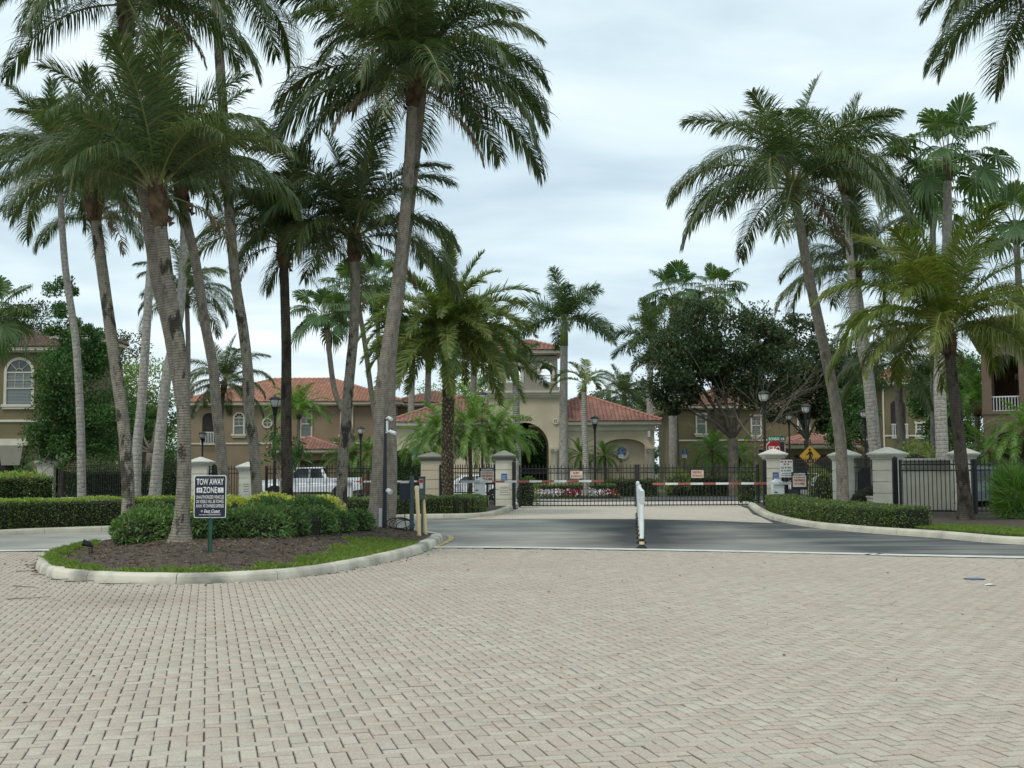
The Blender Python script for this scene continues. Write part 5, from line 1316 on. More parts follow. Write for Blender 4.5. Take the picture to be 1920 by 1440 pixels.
# ------------------------------------------------------------------ clubhouse
def club():
    Y = 80.0
    root = thing('clubhouse', 'sand coloured clubhouse with arched bell tower numbered 4850', 'clubhouse', (X(985, Y), Y, 0))
    x0, x1 = X(916, Y), X(1052, Y); zt = Z(746, Y, 985); zs = Z(838, Y, 985)
    xa, xb = X(937, Y), X(1029, Y)
    mb = MB(); mb.prism(wall_poly(x0, x1, -.05, zt, [(xa, xb, zs, (xb - xa) / 2)]), Y, Y + .7); mb.obj('tower_wall', M_SANDY, root, fix=True)
    mb = MB(); mb.prism(wall_poly(x0, x1, -.05, zt, [(xa, xb, zs, (xb - xa) / 2)]), Y + 4.3, Y + 5.0)
    mb.box(x0, xa - .35, Y + .702, Y + 4.298, -.05, zt); mb.box(xb + .35, x1, Y + .702, Y + 4.298, -.05, zt)
    mb.obj('passage', M_SANDY, root, fix=True)
    mb = MB(); mb.box(x0 + .01, x1 - .01, Y + .01, Y + 4.99, zt + .001, zt + .05); mb.obj('tower_deck', M_GREY, root)
    # cornices
    mb = MB()
    for o_, a, b in ((.12, 746, 742), (.24, 741.9, 737), (.34, 736.9, 733)):
        mb.box(x0 - o_, x1 + o_, Y - o_, Y + 5 + o_, Z(a, Y, 985) + .002, Z(b, Y, 985))
    mb.obj('cornice', M_TRIM, root)
    c0, c1 = X(930, Y), X(1050, Y); zc = Z(733, Y, 985)
    mb = MB(); mb.box(c0, c1, Y + .3, Y + 4.7, zc + .003, Z(725, Y, 985)); mb.box(c0 + .12, c1 - .12, Y + .42, Y + 4.58, Z(725, Y, 985) + .002, Z(717, Y, 985)); mb.obj('bell_base', M_GREY, root)
    k0, k1 = X(941, Y), X(1047, Y); z0 = Z(717, Y, 985) + .003; z1 = Z(667, Y, 985)
    cx1, cx2 = X(966, Y), X(1025, Y); rr = .42
    ops = [(cx1 - rr, cx1 + rr, z0 + .85, rr), (cx2 - rr, cx2 + rr, z0 + .85, rr)]
    mb = MB(); mb.prism(wall_poly(k0, k1, z0, z1, ops), Y + .55, Y + .9); mb.prism(wall_poly(k0, k1, z0, z1, ops), Y + 4.1, Y + 4.45); mb.box(k0, k0 + .35, Y + .901, Y + 4.099, z0, z1); mb.box(k1 - .35, k1, Y + .901, Y + 4.099, z0 + 1.5, z1); mb.box(k1 - .35, k1, Y + .901, Y + 1.6, z0, z0 + 1.5); mb.box(k1 - .35, k1, Y + 3.2, Y + 4.099, z0, z0 + 1.5)
    mb.obj('bell_storey', M_GREY, root, fix=True)
    for c in (cx1, cx2):
        mb = MB(); ai, ao = arch_pts(c - rr, c + rr, z0 + .85, rr), arch_pts(c - rr - .17, c + rr + .17, z0 + .85, rr + .17)
        ai = [(c - rr, z0)] + ai + [(c + rr, z0)]; ao = [(c - rr - .17, z0)] + ao + [(c + rr + .17, z0)]; n = len(ai)
        mb.add([(x, Y + .47, z) for x, z in ao] + [(x, Y + .47, z) for x, z in ai] + [(x, Y + .55, z) for x, z in ao] + [(x, Y + .55, z) for x, z in ai], [f for k in range(n - 1) for f in ((k, k + n, k + n + 1, k + 1), (k, k + 1, k + 1 + 2 * n, k + 2 * n), (k + n, k + 3 * n, k + 3 * n + 1, k + n + 1))])
        mb.obj('arch_trim', M_TRIM, root, fix=True)
        balustrade(root, c - rr + .01, c + rr - .01, Y + .7, z0 + .02, z0 + .55, M_WHITE, 6)
    hip_roof(root, k0, k1, Y + .55, Y + 4.45, z1 + .42, .36, M_TILER, .35, 'bell_roof', fas=.2)
    # round vent, columns of the arch
    window(root, X(1042, Y), Z(790, Y, 1042), .42, .42, Y, 'round', tw=.1)
    for px, r_ in ((1041, .27), (926, .27)):
        mb = MB(); x = X(px, Y); zc_ = Z(843, Y, px)
        mb.lathe([(r_ * 1.25, 0), (r_ * 1.25, .18), (r_ * 1.05, .22), (r_, .3), (r_ * .9, zc_ - .25), (r_ * 1.05, zc_ - .2), (r_ * 1.3, zc_ - .1), (r_ * 1.35, zc_)], 18, (x, Y - .45, 0)); mb.obj('column', M_TRIM, root, smooth=True)
        mb = MB(); mb.box(x - .36, x + .36, Y - .82, Y - .003, zc_ + .002, zc_ + .16); mb.obj('capital', M_TRIM, root)
    # wings
    yw = Y + .8; w0, w1 = x1 + .002, X(1227, yw); ze = Z(799, yw, 1150)
    na, nb = X(1131, yw), X(1209, yw)
    mb = MB(); mb.prism(wall_poly(w0, w1, -.05, ze, [(na, nb, Z(838, yw, 1170), .55)]), yw, yw + .6); mb.box(w0, w1, yw + .603, yw + 8.4, -.05, ze); mb.obj('wing_wall', M_SANDY, root, fix=True)
    window(root, X(1167, yw), Z(847, yw, 1167), 1.05, 1.05, yw + .6, 'round', tw=.2)
    mb = MB(); mb.box(w0, w1 + .05, yw - .10, yw, ze - .30, ze - .003); mb.obj('eave_band', M_TRIM, root)
    for px in (1219,):
        x = X(px, yw); r_ = .23; zc_ = Z(842, yw, px); mb = MB(); mb.lathe([(r_ * 1.25, 0), (r_ * 1.25, .18), (r_, .3), (r_ * .9, zc_ - .25), (r_ * 1.3, zc_ - .1), (r_ * 1.35, zc_)], 18, (x, yw - .36, 0)); mb.obj('column', M_TRIM, root, smooth=True)
        mb = MB(); mb.box(x - .32, x + .32, yw - .70, yw - .003, zc_ + .002, zc_ + .14); mb.obj('capital', M_TRIM, root)
    hip_roof(root, w0 - 2.5, w1, yw, yw + 8.4, ze + .32, .40, M_TILER, .5, 'wing_roof')
    mb = MB(); mb.box(X(1214, yw), X(1214, yw) + .16, yw - .3, yw - .003, ze - .75, ze - .35); mb.obj('flood_lamp', M_WHITE, root)
    v0, v1 = X(742, yw), x0 - .002
    mb = MB(); mb.box(v0, v1, yw, yw + 8.4, -.05, ze); mb.obj('left_wing_wall', M_SANDY, root)
    hip_roof(root, v0, v1 + 2.5, yw, yw + 8.4, ze + .32, .40, M_TILER, .5, 'left_wing_roof')
    return root, Y
CLUB, YC = club()
# ------------------------------------------------------------------ right: olive house behind the oak
def B3():
    Y = 98.0
    root = thing('olive_house', 'olive house with orange roof and balcony behind the oak', 'house', (X(1480, Y), Y, 0))
    x0, x1 = X(1266, Y), X(1662, Y); zt = Z(768, Y, 1450)
    mb = MB(); mb.box(x0, x1, Y, Y + 11, -.05, zt); mb.obj('wall', M_OLIVE, root)
    hip_roof(root, x0, x1, Y, Y + 11, zt + .35, .34, M_TILE, .6)
    yq = Y - 3; q0, q1 = X(1656, yq), X(1800, yq); zq = Z(724, yq, 1700)
    mb = MB(); mb.box(q0, q1, yq, yq + 10, -.05, zq); mb.obj('right_wing', M_OLIVE, root)
    hip_roof(root, q0 - 1, q1, yq, yq + 10, zq + .35, .34, M_TILE, .6, 'right_roof')
    for px, py, w_, h in ((1315, 795, .9, 1.5), (1418, 798, .9, 1.5), (1507, 782, 1.05, 1.8), (1560, 795, .9, 1.5)):
        window(root, X(px, Y), Z(py, Y, px), w_, h, Y, blind=True)
    for px, py in ((1725, 805),): window(root, X(px, yq), Z(py, yq, px), .75, .9, yq)
    xa, xb = X(1671, yq), X(1699, yq); zz0 = Z(822, yq, 1685); mb = MB(); mb.add([(x, yq - .013, z) for x, z in [(xa, zz0)] + arch_pts(xa, xb, Z(760, yq, 1685), .42) + [(xb, zz0)]], [tuple(range(17))[::-1]]); mb.obj('loggia_shade_panel', M_SHADE, root)  # no real recess: the loggia's shade is a dark panel on the wall
    balustrade(root, xa - .08, xb + .08, yq - .35, zz0, Z(795, yq, 1685), n=11)
    zb = Z(825, Y, 1450); mb = MB(); mb.box(x0, x1, Y - .06, Y, zb - .06, zb + .06); mb.obj('string_course', M_TRIM, root)
    zb = Z(817, yq, 1700); mb = MB(); mb.box(q0, q1, yq - .06, yq, zb - .06, zb + .06); mb.obj('wing_string_course', M_TRIM, root)
    mb = MB(); mb.tube([(X(1657, yq), yq - .1, 0), (X(1657, yq), yq - .1, zq)], .06, 6); mb.obj('downpipe', M_TRIM, root)
    yp = Y - 8; p0, p1 = X(1474, yp), X(1600, yp); ze = Z(840, yp, 1540)
    mb = MB(); mb.box(p0, p1, yp, Y - .003, ze - .5, ze); mb.box(p0, p0 + .6, yp + .02, yp + .6, 0, ze - .501); mb.box(p1 - .6, p1, yp + .02, yp + .6, 0, ze - .501); mb.obj('carport', M_OLIVE, root)
    hip_roof(root, p0, p1, yp, Y + .4, ze + .25, .26, M_TILER, .5, 'carport_roof')
B3()
# ------------------------------------------------------------------ far right: brown tower house
def B4():
    Y = 54.0; k = .02236; zz = lambda py: Z(py, Y, 1885); xx = lambda px: (px - 1844) * k
    root = thing('brown_house', 'brown stucco tower house with arched loggias at the right edge', 'house', (X(1844, Y), Y, 0), R(-24))
    ROOT[root.name] = Matrix.Identity(4)       # its parts are laid out in the house's own axes
    x1 = 7.0; zt = zz(630); zf = zz(772); D = 5.0
    ua, ub, us = xx(1862), xx(1913), zz(681); la, lb_, ls = xx(1869), xx(1917), zz(824)
    mb = MB(); mb.prism(wall_poly(0, x1, zf, zt, [(ua, ub, us, .36)]), 0, .4); mb.obj('front_wall', M_BROWN, root, fix=True)
    mb = MB(); mb.prism(wall_poly(0, x1, -.05, zf - .002, [(la, lb_, ls, .34)]), 0, .4); mb.obj('lower_front_wall', M_BROWN, root, fix=True)
    mb = MB(); mb.T = Matrix(((0, 1, 0, 0), (1, 0, 0, 0), (0, 0, 1, 0), (0, 0, 0, 1)))
    mb.prism(wall_poly(.402, D, zf, zt, [(1.1, 3.4, us, .36)]), 0, .4); mb.prism(wall_poly(.402, D, -.05, zf - .002, [(1.1, 3.4, ls, .34)]), 0, .4)
    mb.obj('side_wall', M_BROWN, root, fix=True)
    mb = MB(); mb.box(1.9, x1, D + .002, D + 5, -.05, zt); mb.box(.41, x1, .41, D, zf - .3, zf - .05); mb.box(ub + .75, x1, .403, D, zf, zt); mb.box(.0, 1.0, D + .002, D + .4, -.05, zt); mb.box(1.002, 1.898, D + .002, D + .4, -.05, zt); mb.obj('rear_block', M_BROWN, root)
    hip_roof(root, 0, x1, 0, D + 5, zt + .3, .30, M_TILEB, .6)
    window(root, xx(1883), zz(648), .24, .24, 0, 'round', tw=.06)
    balustrade(root, ua, ub, .2, zf + .01, zz(743), n=9)
    mb = MB(); mb.box(-.04, x1, -.05, 0, zf - .12, zf + .02); mb.obj('string_course', M_BROWN, root)
    mb = MB(); mb.lathe([(.09, 0), (.12, .1), (.12, .25), (.05, .32)], 8, (xx(1906), D - .3, zz(700))); mb.obj('wall_lantern', M_WHITE, root)
B4()

# ------------------------------------------------------------------ street furniture materials
M_BLACK = simple('black_metal', srgb(30, 31, 33), srgb(22, 23, 25), .5, 4)
M_NAVY = simple('dark_blue_metal', srgb(28, 36, 50), srgb(20, 26, 38), .5, 4)
M_GREENP = simple('green_post', srgb(40, 88, 70), srgb(32, 72, 58), .6, 4)
M_SLATE = simple('slate_metal', srgb(72, 82, 82), srgb(60, 70, 70), .6, 3)
M_WPL = simple('white_plastic', srgb(232, 236, 234), srgb(208, 214, 212), .5, 3, lo=.4, hi=.75)
M_WGREY = simple('pale_plastic', srgb(196, 200, 198), srgb(180, 184, 182), .6, 3)
M_RED = simple('barrier_red', srgb(176, 104, 100), srgb(150, 84, 80), .55, 3)
M_SRED = simple('stop_red', srgb(176, 34, 42), srgb(158, 30, 38), .45, 3)
M_YEL2 = simple('bollard_yellow', srgb(224, 208, 160), srgb(206, 180, 124), .6, 1.4)
M_SYEL = simple('sign_yellow', srgb(206, 158, 44), srgb(192, 146, 38), .5, 3)
M_SGRN = simple('sign_green', srgb(30, 112, 84), srgb(26, 100, 74), .5, 3)
M_SBLU = simple('sign_blue', srgb(44, 100, 168), srgb(38, 88, 150), .5, 3)
M_SNAVY = simple('sign_navy', srgb(26, 34, 58), srgb(22, 28, 50), .45, 3)
M_SWHT = simple('sign_white', srgb(232, 232, 226), srgb(218, 218, 212), .5, 3)
M_SPNK = simple('sign_faded', srgb(222, 204, 188), srgb(206, 188, 174), .6, 3)
M_INK = simple('sign_ink', srgb(30, 32, 40), srgb(24, 26, 32), .6, 3)
M_BRN = simple('sign_brown_ink', srgb(150, 66, 48), srgb(130, 56, 42), .6, 3)
M_RUB = simple('rubber', srgb(36, 36, 38), srgb(26, 26, 28), .85, 6)
M_CHROME = simple('alloy', srgb(150, 152, 156), srgb(120, 122, 126), .3, 4, metal=.8)
M_LENS = simple('lamp_glass', srgb(206, 206, 198), srgb(184, 184, 178), .15, 3)
M_CARW = simple('white_car_paint', srgb(232, 234, 236), srgb(222, 224, 228), .22, 1)
M_CARD = simple('dark_car_paint', srgb(40, 46, 56), srgb(32, 38, 46), .22, 1)
M_CARG = simple('grey_car_paint', srgb(96, 104, 114), srgb(84, 92, 102), .22, 1)
M_CGLASS = glass('car_glass', srgb(30, 34, 38), .06)
M_TAIL = simple('tail_lamp', srgb(150, 26, 28), srgb(120, 20, 22), .2, 3)

def text_me(body, size, mat, width=None, height=None, bold=.0, shear=0.):
    cu = bpy.data.curves.new('lettering', 'FONT'); cu.body = body; cu.size = size; cu.align_x = 'CENTER'; cu.align_y = 'CENTER'; cu.offset = bold; cu.shear = shear
    cu.resolution_u = 3
    o = bpy.data.objects.new('lettering', cu); COL.objects.link(o)
    bpy.context.view_layer.update()
    dg = bpy.context.evaluated_depsgraph_get()
    me = bpy.data.meshes.new_from_object(o.evaluated_get(dg))
    bpy.data.objects.remove(o); bpy.data.curves.remove(cu)
    co = np.zeros(len(me.vertices) * 3, np.float32); me.vertices.foreach_get('co', co); co = co.reshape(-1, 3)
    if len(co):
        lo, hi = co.min(0), co.max(0); c = (lo + hi) / 2; co -= c
        if width: co[:, 0] *= width / (hi[0] - lo[0])
        if height: co[:, 1] *= height / (hi[1] - lo[1])
        co = np.column_stack([co[:, 0], -co[:, 2], co[:, 1]]); me.vertices.foreach_set('co', co.astype(np.float32).ravel())
    me.materials.clear(); me.materials.append(mat); me.name = 'lettering'; me.update()
    return me
def lettering(parent, body, x, z, y, mat, width=None, height=None, bold=.0, shear=0., name='lettering'):
    o = bpy.data.objects.new(name, text_me(body, height or .1, mat, width, height, bold, shear)); COL.objects.link(o); o.parent = parent; o.location = (x, y, z)
    return o
def rrect(mb, x0, x1, z0, z1, y0, y1, r=.04, n=4):
    p = []
    for cx, cz, a0 in ((x1 - r, z0 + r, -90), (x1 - r, z1 - r, 0), (x0 + r, z1 - r, 90), (x0 + r, z0 + r, 180)):
        for k in range(n + 1): a = R(a0 + 90 * k / n); p.append((cx + r * math.cos(a), cz + r * math.sin(a)))
    mb.prism(p, y0, y1)
def lines(parent, rows, y, mat, name='small_print'):
    "rows of short strokes where the photograph's print cannot be read"
    mb = MB(); g = random.Random(len(rows))
    for x0, x1, z, h in rows:
        x = x0
        while x < x1:
            w_ = min(x1 - x, h * g.uniform(.5, 1.1)); mb.add([(x, y, z), (x + w_, y, z), (x + w_, y, z + h), (x, y, z + h)], [(0, 1, 2, 3)]); x += w_ + h * g.choice((.25, .25, .3, .8))
    o = mb.obj(name, mat, parent, world=False); o['kind'] = 'stuff'; return o

# ------------------------------------------------------------------ tow-away sign
def tow_sign():
    base = P(393, 1050, 19.6); base.z = float(isl_z([base.x], [19.6])[0])
    root = thing('tow_away_sign', 'navy and white tow-away zone sign on a green post', 'sign', base, R(-4))
    sc = 19.6 / F
    mb = MB(); mb.box(-.024, .024, 0, .012, -.1, 1.0); mb.box(-.030, -.0245, -.012, .026, -.1, 1.0); mb.box(.0245, .030, -.012, .026, -.1, 1.0); mb.obj('post', M_GREENP, root, world=False)
    w_, h = 61 * sc, 79 * sc; cz = Z(931, 19.6, 393) - base.z; hw, hh = w_ / 2, h / 2
    mb = MB(); rrect(mb, -hw, hw, cz - hh, cz + hh, -.020, -.0135, .03); bd = mb.obj('board', M_SWHT, root, world=False, fix=True)
    mb = MB(); rrect(mb, -hw + .012, hw - .012, cz - hh + .012, cz + hh - .012, -.0225, -.0203, .025); mb.obj('navy_field', M_SNAVY, bd, world=False, fix=True)
    y = -.0240
    lettering(bd, 'TOW AWAY', 0, cz + hh * .70, y, M_SWHT, w_ * .84, h * .15, .0015)
    lettering(bd, 'ZONE', 0, cz + hh * .31, y, M_SWHT, w_ * .44, h * .145, .0015)
    for x, t in ((-hw * .66, '24'), (hw * .66, '7')):
        mb = MB(); rrect(mb, x - .046, x + .046, cz + hh * .18, cz + hh * .42, y + .0003, y + .001, .006); mb.obj('number_panel', M_SWHT, bd, world=False, fix=True)
        lettering(bd, t, x, cz + hh * .32, y - .0012, M_SNAVY, .055 if len(t) > 1 else .026, h * .058, .0005); lines(bd, [(x - .035, x + .035, cz + hh * .205, .009)], y - .0012, M_SNAVY)
    for t, q in (('UNAUTHORIZED VEHICLES', -.02), ('OR VESSELS WILL BE TOWED', -.23), ('AWAY AT OWNERS EXPENSE', -.44)):
        lettering(bd, t, 0, cz + hh * q, y, M_SWHT, w_ * .87, h * .078, .0004)
    lettering(bd, 'East Coast', .035, cz - hh * .68, y, M_SWHT, w_ * .5, h * .075, .0008, .35)
    mb = MB()
    for k in range(4):
        a = PI * k / 4; r_ = .027 if k % 2 == 0 else .018; c = (-w_ * .25, cz - hh * .68); d = (math.cos(a), math.sin(a)); n = (-d[1] * .005, d[0] * .005)
        mb.add([(c[0] - d[0] * r_, y, c[1] - d[1] * r_), (c[0] + n[0], y - k * .0003, c[1] + n[1]), (c[0] + d[0] * r_, y, c[1] + d[1] * r_), (c[0] - n[0], y - k * .0003, c[1] - n[1])], [(0, 3, 2, 1)])
    mb.obj('compass_emblem', M_SWHT, bd, world=False)
    lines(bd, [(-.03, w_ * .34, cz - hh * .78, .006), (-w_ * .33, w_ * .34, cz - hh * .87, .011)], y, M_SWHT)
    for z in (cz + hh * .88, cz - hh * .95):
        mb = MB(); mb.lathe([(.008, 0), (.008, .004), (.004, .006)], 8); mb.T = None
        vs = [(x, -.0235 - zz_, z + yy_) for x, yy_, zz_ in mb.v]; m2 = MB(); m2.add(vs, mb.f); m2.obj('bolt', M_CHROME, root, world=False)
tow_sign()

# ------------------------------------------------------------------ pillars and fences
def pillar(label, px, Y, w_=.74, h=2.1, rz=0., cap=M_CAP, body=M_PILL, plaque=None, z0=.0, group='stucco gate pillars', x=None):
    x = X(px, Y) if x is None else x
    root = thing('fence_pillar', label, 'pillar', (x, Y, z0), rz, group)
    hw = w_ / 2; n = 5
    for k in range(n):          # rendered courses with recessed joints between them
        a, b = (h * k / n, h * (k + 1) / n - .03)
        mb = MB(); mb.box(-hw, hw, -hw, hw, a - (.05 if k == 0 else 0), b); mb.obj('course', body, root, world=False)
    mb = MB(); mb.box(-hw + .035, hw - .035, -hw + .035, hw - .035, .02, h - .03); mb.obj('core', body, root, world=False)
    mb = MB(); mb.box(-hw - .04, hw + .04, -hw - .04, hw + .04, h - .018, h + .06); mb.box(-hw - .10, hw + .10, -hw - .10, hw + .10, h + .062, h + .13); mb.box(-hw - .15, hw + .15, -hw - .15, hw + .15, h + .132, h + .18)
    mb.frus(-hw - .15, hw + .15, -hw - .15, hw + .15, h + .182, h + .40, hw + .10); mb.obj('cap', cap, root, world=False)
    if plaque:
        for zc, hh, ww, m_ in plaque:
            mb = MB(); mb.box(-ww, ww, -hw - .022, -hw - .003, zc - hh, zc + hh); o = mb.obj('plaque', m_, root, world=False)
            lines(o, [(-ww * .8, ww * .8, zc + hh * q, hh * .12) for q in (.45, .1, -.3, -.65)], -hw - .024, M_INK if m_ is not M_SBLU else M_SWHT)
    return root
pq = [(1.33, .17, .12, M_SBLU), (.82, .20, .22, M_PILL)]
pillar('gate pillar with blue plaque left of the entrance gate', 945, 52, plaque=pq, cap=M_CAPG)
pillar('gate pillar with blue plaque right of the entrance gate', 1449, 51, plaque=pq)
pillar('pillar with grey cap behind the yellow bollards', 809, 54.5, w_=.9, cap=M_CAPG, body=M_SANDY)
pillar('fence pillar half hidden by the frangipani at the far left', 92, 60, w_=.82, h=2.0)
pillar('fence pillar between the leaning palm trunk and the tow-away sign', 377, 57, w_=.82, h=1.95)
pillar('fence pillar with notice behind the tall black-stained palm', 466, 56.5, w_=.7, h=1.7, plaque=[(.9, .3, .16, M_PILL)])
pillar('fence pillar behind the tall leaning right palm', 1582, 45.5, h=1.98)
pillar('turned corner pillar at the left end of the monument wall', 1663, 42, w_=.74, h=1.98, rz=R(40))
pillar('pillar at the right end of the monument wall behind the dark palm trunk', 1804, 43, w_=.74, h=1.98, rz=R(-12))

PK = {}
def picket_mesh(h, r_=.0135, spear=True):
    key = (round(h, 3), r_, spear)
    if key not in PK:
        mb = MB(); mb.box(-r_, r_, -r_, r_, 0, h)
        if spear: mb.frus(-r_ * 1.5, r_ * 1.5, -r_ * 1.5, r_ * 1.5, h, h + .02, 0); mb.frus(-r_ * 1.5, r_ * 1.5, -r_ * 1.5, r_ * 1.5, h + .02, h + .12, r_ * 1.4)
        me = mb.mesh('picket'); me.materials.append(M_BLACK); PK[key] = me
    return PK[key]
def ringmesh():
    if 'ring' not in PK:
        mb = MB(); n = 10; mb.tube([(.05 * math.cos(2 * PI * k / n), 0, .05 * math.sin(2 * PI * k / n)) for k in range(n + 1)], .008, 4, cap=False); me = mb.mesh('ring'); me.materials.append(M_BLACK); PK['ring'] = me
    return PK['ring']
def fence(label, A, B, h=1.72, gap=.125, z0=0.0, posts=None, name='metal_fence', cat='fence', spear=True, rings=False, wall=0., bottom=.1, group='black picket fences', rail_low=True):
    A = Vector((A[0], A[1], 0)); B = Vector((B[0], B[1], 0)); L_ = (B - A).length; rz = math.atan2(B.y - A.y, B.x - A.x)
    root = thing(name, label, cat, (A.x, A.y, z0), rz, group)
    if wall:
        mb = MB(); mb.box(.4, L_ - .4, -.12, .12, -.05, wall - .06); mb.obj('plinth', M_PILL, root, world=False); mb = MB(); mb.box(.4, L_ - .4, -.16, .16, wall - .058, wall); mb.obj('plinth_cap', M_CAP, root, world=False); bottom = wall + .08
    rails = [h - .06, h - .26] + ([bottom + .04] if rail_low else []) + ([bottom + .22] if rings else [])
    for z in rails:
        mb = MB(); mb.box(.0, L_, -.022, .022, z - .022, z + .022); mb.obj('rail', M_BLACK, root, world=False)
    n = int(L_ / gap); me = picket_mesh(h - bottom + .02, spear=spear)
    for k in range(n):
        o = bpy.data.objects.new('picket', me); COL.objects.link(o); o.parent = root; o.location = ((k + .5) * L_ / n, 0, bottom)
        if rings and k < n - 1:
            o = bpy.data.objects.new('ring', ringmesh()); COL.objects.link(o); o.parent = root; o.location = ((k + 1) * L_ / n, -.002, h - .16)
    for s in (posts if posts is not None else (0, L_)):
        mb = MB(); mb.box(s - .045, s + .045, -.046, .046, -.05, h + .08); mb.frus(s - .05, s + .05, -.05, .05, h + .081, h + .12, .04); mb.obj('post', M_BLACK, root, world=False)
    return root
GY = 53.6
fence('black left leaf of the entrance gate with guest entrance sign', (X(974, GY), GY), (X(1191.5, GY), GY), 1.74, .158, z0=.03, rings=True, name='gate_leaf', cat='gate', bottom=.0, group='entrance gate leaves')
fence('black right leaf of the entrance gate with resident entrance sign', (X(1196, GY), GY), (X(1420, GY), GY), 1.74, .158, z0=.03, rings=True, name='gate_leaf', cat='gate', bottom=.0, group='entrance gate leaves')
fence('black fence between the gate pillar and the barrier cabinet', (X(826, 54), 54), (X(928, 52.5), 52.5), 1.80, .125, wall=.55)
fence('black fence in front of the white pickup', (X(500, 58), 58), (X(738, 57), 57), 1.82, .14, name='exit_gate')
fence('black fence along the left hedge', (X(108, 60), 60), (X(362, 57.5), 57.5), 1.83, .13, wall=.42)
fence('black fence behind the tow-away sign', (X(392, 57), 57), (X(458, 56.5), 56.5), 1.83, .14)
fence('black fence behind the caution sign right of the gate', (X(1466, 50.5), 50.5), (X(1566, 46), 46), 1.85, .14, z0=.1)
fence('short black fence between the two right pillars', (X(1598, 45.3), 45.3), (X(1648, 42.6), 42.6), 1.85, .14, z0=.1, wall=.55)
fence('black fence panel in front of the monument wall', (X(1686, 40.2), 40.2), (X(1823, 39.6), 39.6), 1.72, .135, z0=.1, bottom=.08)
fence('black fence running to the right edge of the verge', (X(1825, 39.6), 39.6), (X(2010, 40.4), 40.4), 1.72, .15, z0=.1, bottom=.08)
for px, Y, lab in ((963, 51.5, 'square black steel post hinging the left gate leaf'), (1432, 50.0, 'square black steel post hinging the right gate leaf'), (1676, 40.6, 'square black steel post at the corner pillar')):
    root = thing('gate_post', lab, 'post', (X(px, Y), Y, 0)); mb = MB(); mb.box(-.075, .075, -.075, .075, -.05, 1.98); mb.obj('post', M_BLACK, root, world=False); mb = MB(); mb.frus(-.085, .085, -.085, .085, 1.982, 2.05, .06); mb.obj('cap', M_BLACK, root, world=False)

def monument():
    Y = 44.0; x0, x1 = X(1683, Y), X(1796, Y)
    root = thing('monument_wall', 'low pale monument wall with grey coping between two pillars', 'wall', ((x0 + x1) / 2, Y, .1))
    mb = MB(); mb.box(x0, x1, Y, Y + .5, .05, 1.62); mb.obj('wall', M_PILL, root)
    mb = MB(); mb.box(x0, x1, Y - .1, Y + .6, 1.622, 1.92); mb.obj('frieze', M_CAPG, root)
    mb = MB(); mb.box(x0, x1, Y - .18, Y + .68, 1.922, 2.0); mb.obj('coping', M_CAP, root)
monument()

# ------------------------------------------------------------------ boards on gate and verge
def board(name, label, px0, px1, py0, py1, Y, mat, texts, post=None, strokes=(), cat='sign', hdr=None, rz=0., group=None, z0=0., back=None):
    x0, x1 = X(px0, Y, py0), X(px1, Y, py0); c = (x0 + x1) / 2; z1, zb = Z(py0, Y, (px0 + px1) / 2), Z(py1, Y, (px0 + px1) / 2); w_, h = x1 - x0, z1 - zb
    root = thing(name, label, cat, (c, Y, z0), rz, group); zb -= z0; z1 -= z0
    mb = MB(); rrect(mb, -w_ / 2, w_ / 2, zb, z1, -.012, 0, min(.03, h * .1)); bd = mb.obj('board', mat, root, world=False, fix=True)
    if back:
        mb = MB(); mb.box(-w_ / 2 - .04, w_ / 2 + .04, .002, .03, zb - .10, z1 + .02); mb.obj('backing', back, root, world=False)
    y = -.0150
    if hdr:
        m_, f0, f1 = hdr; mb = MB(); mb.add([(-w_ / 2, y + .0015, zb + h * f0), (w_ / 2, y + .0015, zb + h * f0), (w_ / 2, y + .0015, zb + h * f1), (-w_ / 2, y + .0015, zb + h * f1)], [(0, 1, 2, 3)]); mb.obj('header', m_, bd, world=False)
    for t, f, ww, hh, m_ in texts: lettering(bd, t, 0, zb + h * f, y, m_, w_ * ww, h * hh, .003)
    if strokes: 
        for f, ww, hh, m_ in strokes: lines(bd, [(-w_ * ww / 2, w_ * ww / 2, zb + h * f, h * hh)], y, m_)
    if post:
        r_, m_ = post; mb = MB(); mb.box(-r_, r_, .004 if not back else .032, .004 + 2 * r_, -.05, z1 - .02); mb.obj('post', m_, root, world=False)
    return root
board('guest_sign', 'guest entrance sign hung on the left gate leaf', 1069, 1092, 883, 897, GY - .04, M_SPNK, [('GUEST', .72, .55, .3, M_BRN), ('ENTRANCE', .28, .85, .3, M_BRN)])
board('resident_sign', 'resident entrance sign hung on the right gate leaf', 1296, 1319, 881.5, 896, GY - .04, M_SPNK, [('RESIDENT', .72, .82, .3, M_BRN), ('ENTRANCE', .28, .85, .3, M_BRN)])
board('caution_sign', 'caution sign one vehicle at a time behind the left barrier cabinet', 901, 926, 878, 904, 49.0, M_SPNK, [('CAUTION', .90, .9, .13, M_SWHT), ('ONE VEHICLE', .46, .84, .15, M_BRN), ('AT A TIME', .22, .74, .15, M_BRN)], post=(.04, M_BLACK), strokes=((.62, .84, .07, M_BRN), (.02, .8, .06, M_SWHT)), hdr=(M_SNAVY, .8, 1.0), z0=.1, back=M_INK)
board('caution_sign', 'black framed caution sign one vehicle at a time above the right hedge', 1486, 1511, 886, 913, 43.5, M_SPNK, [('CAUTION', .90, .86, .13, M_SWHT), ('ONE VEHICLE', .46, .84, .15, M_BRN), ('AT A TIME', .22, .74, .15, M_BRN)], post=(.035, M_BLACK), strokes=((.62, .84, .07, M_BRN), (.02, .8, .06, M_SWHT)), hdr=(M_INK, .8, 1.0), z0=.12, back=M_INK)
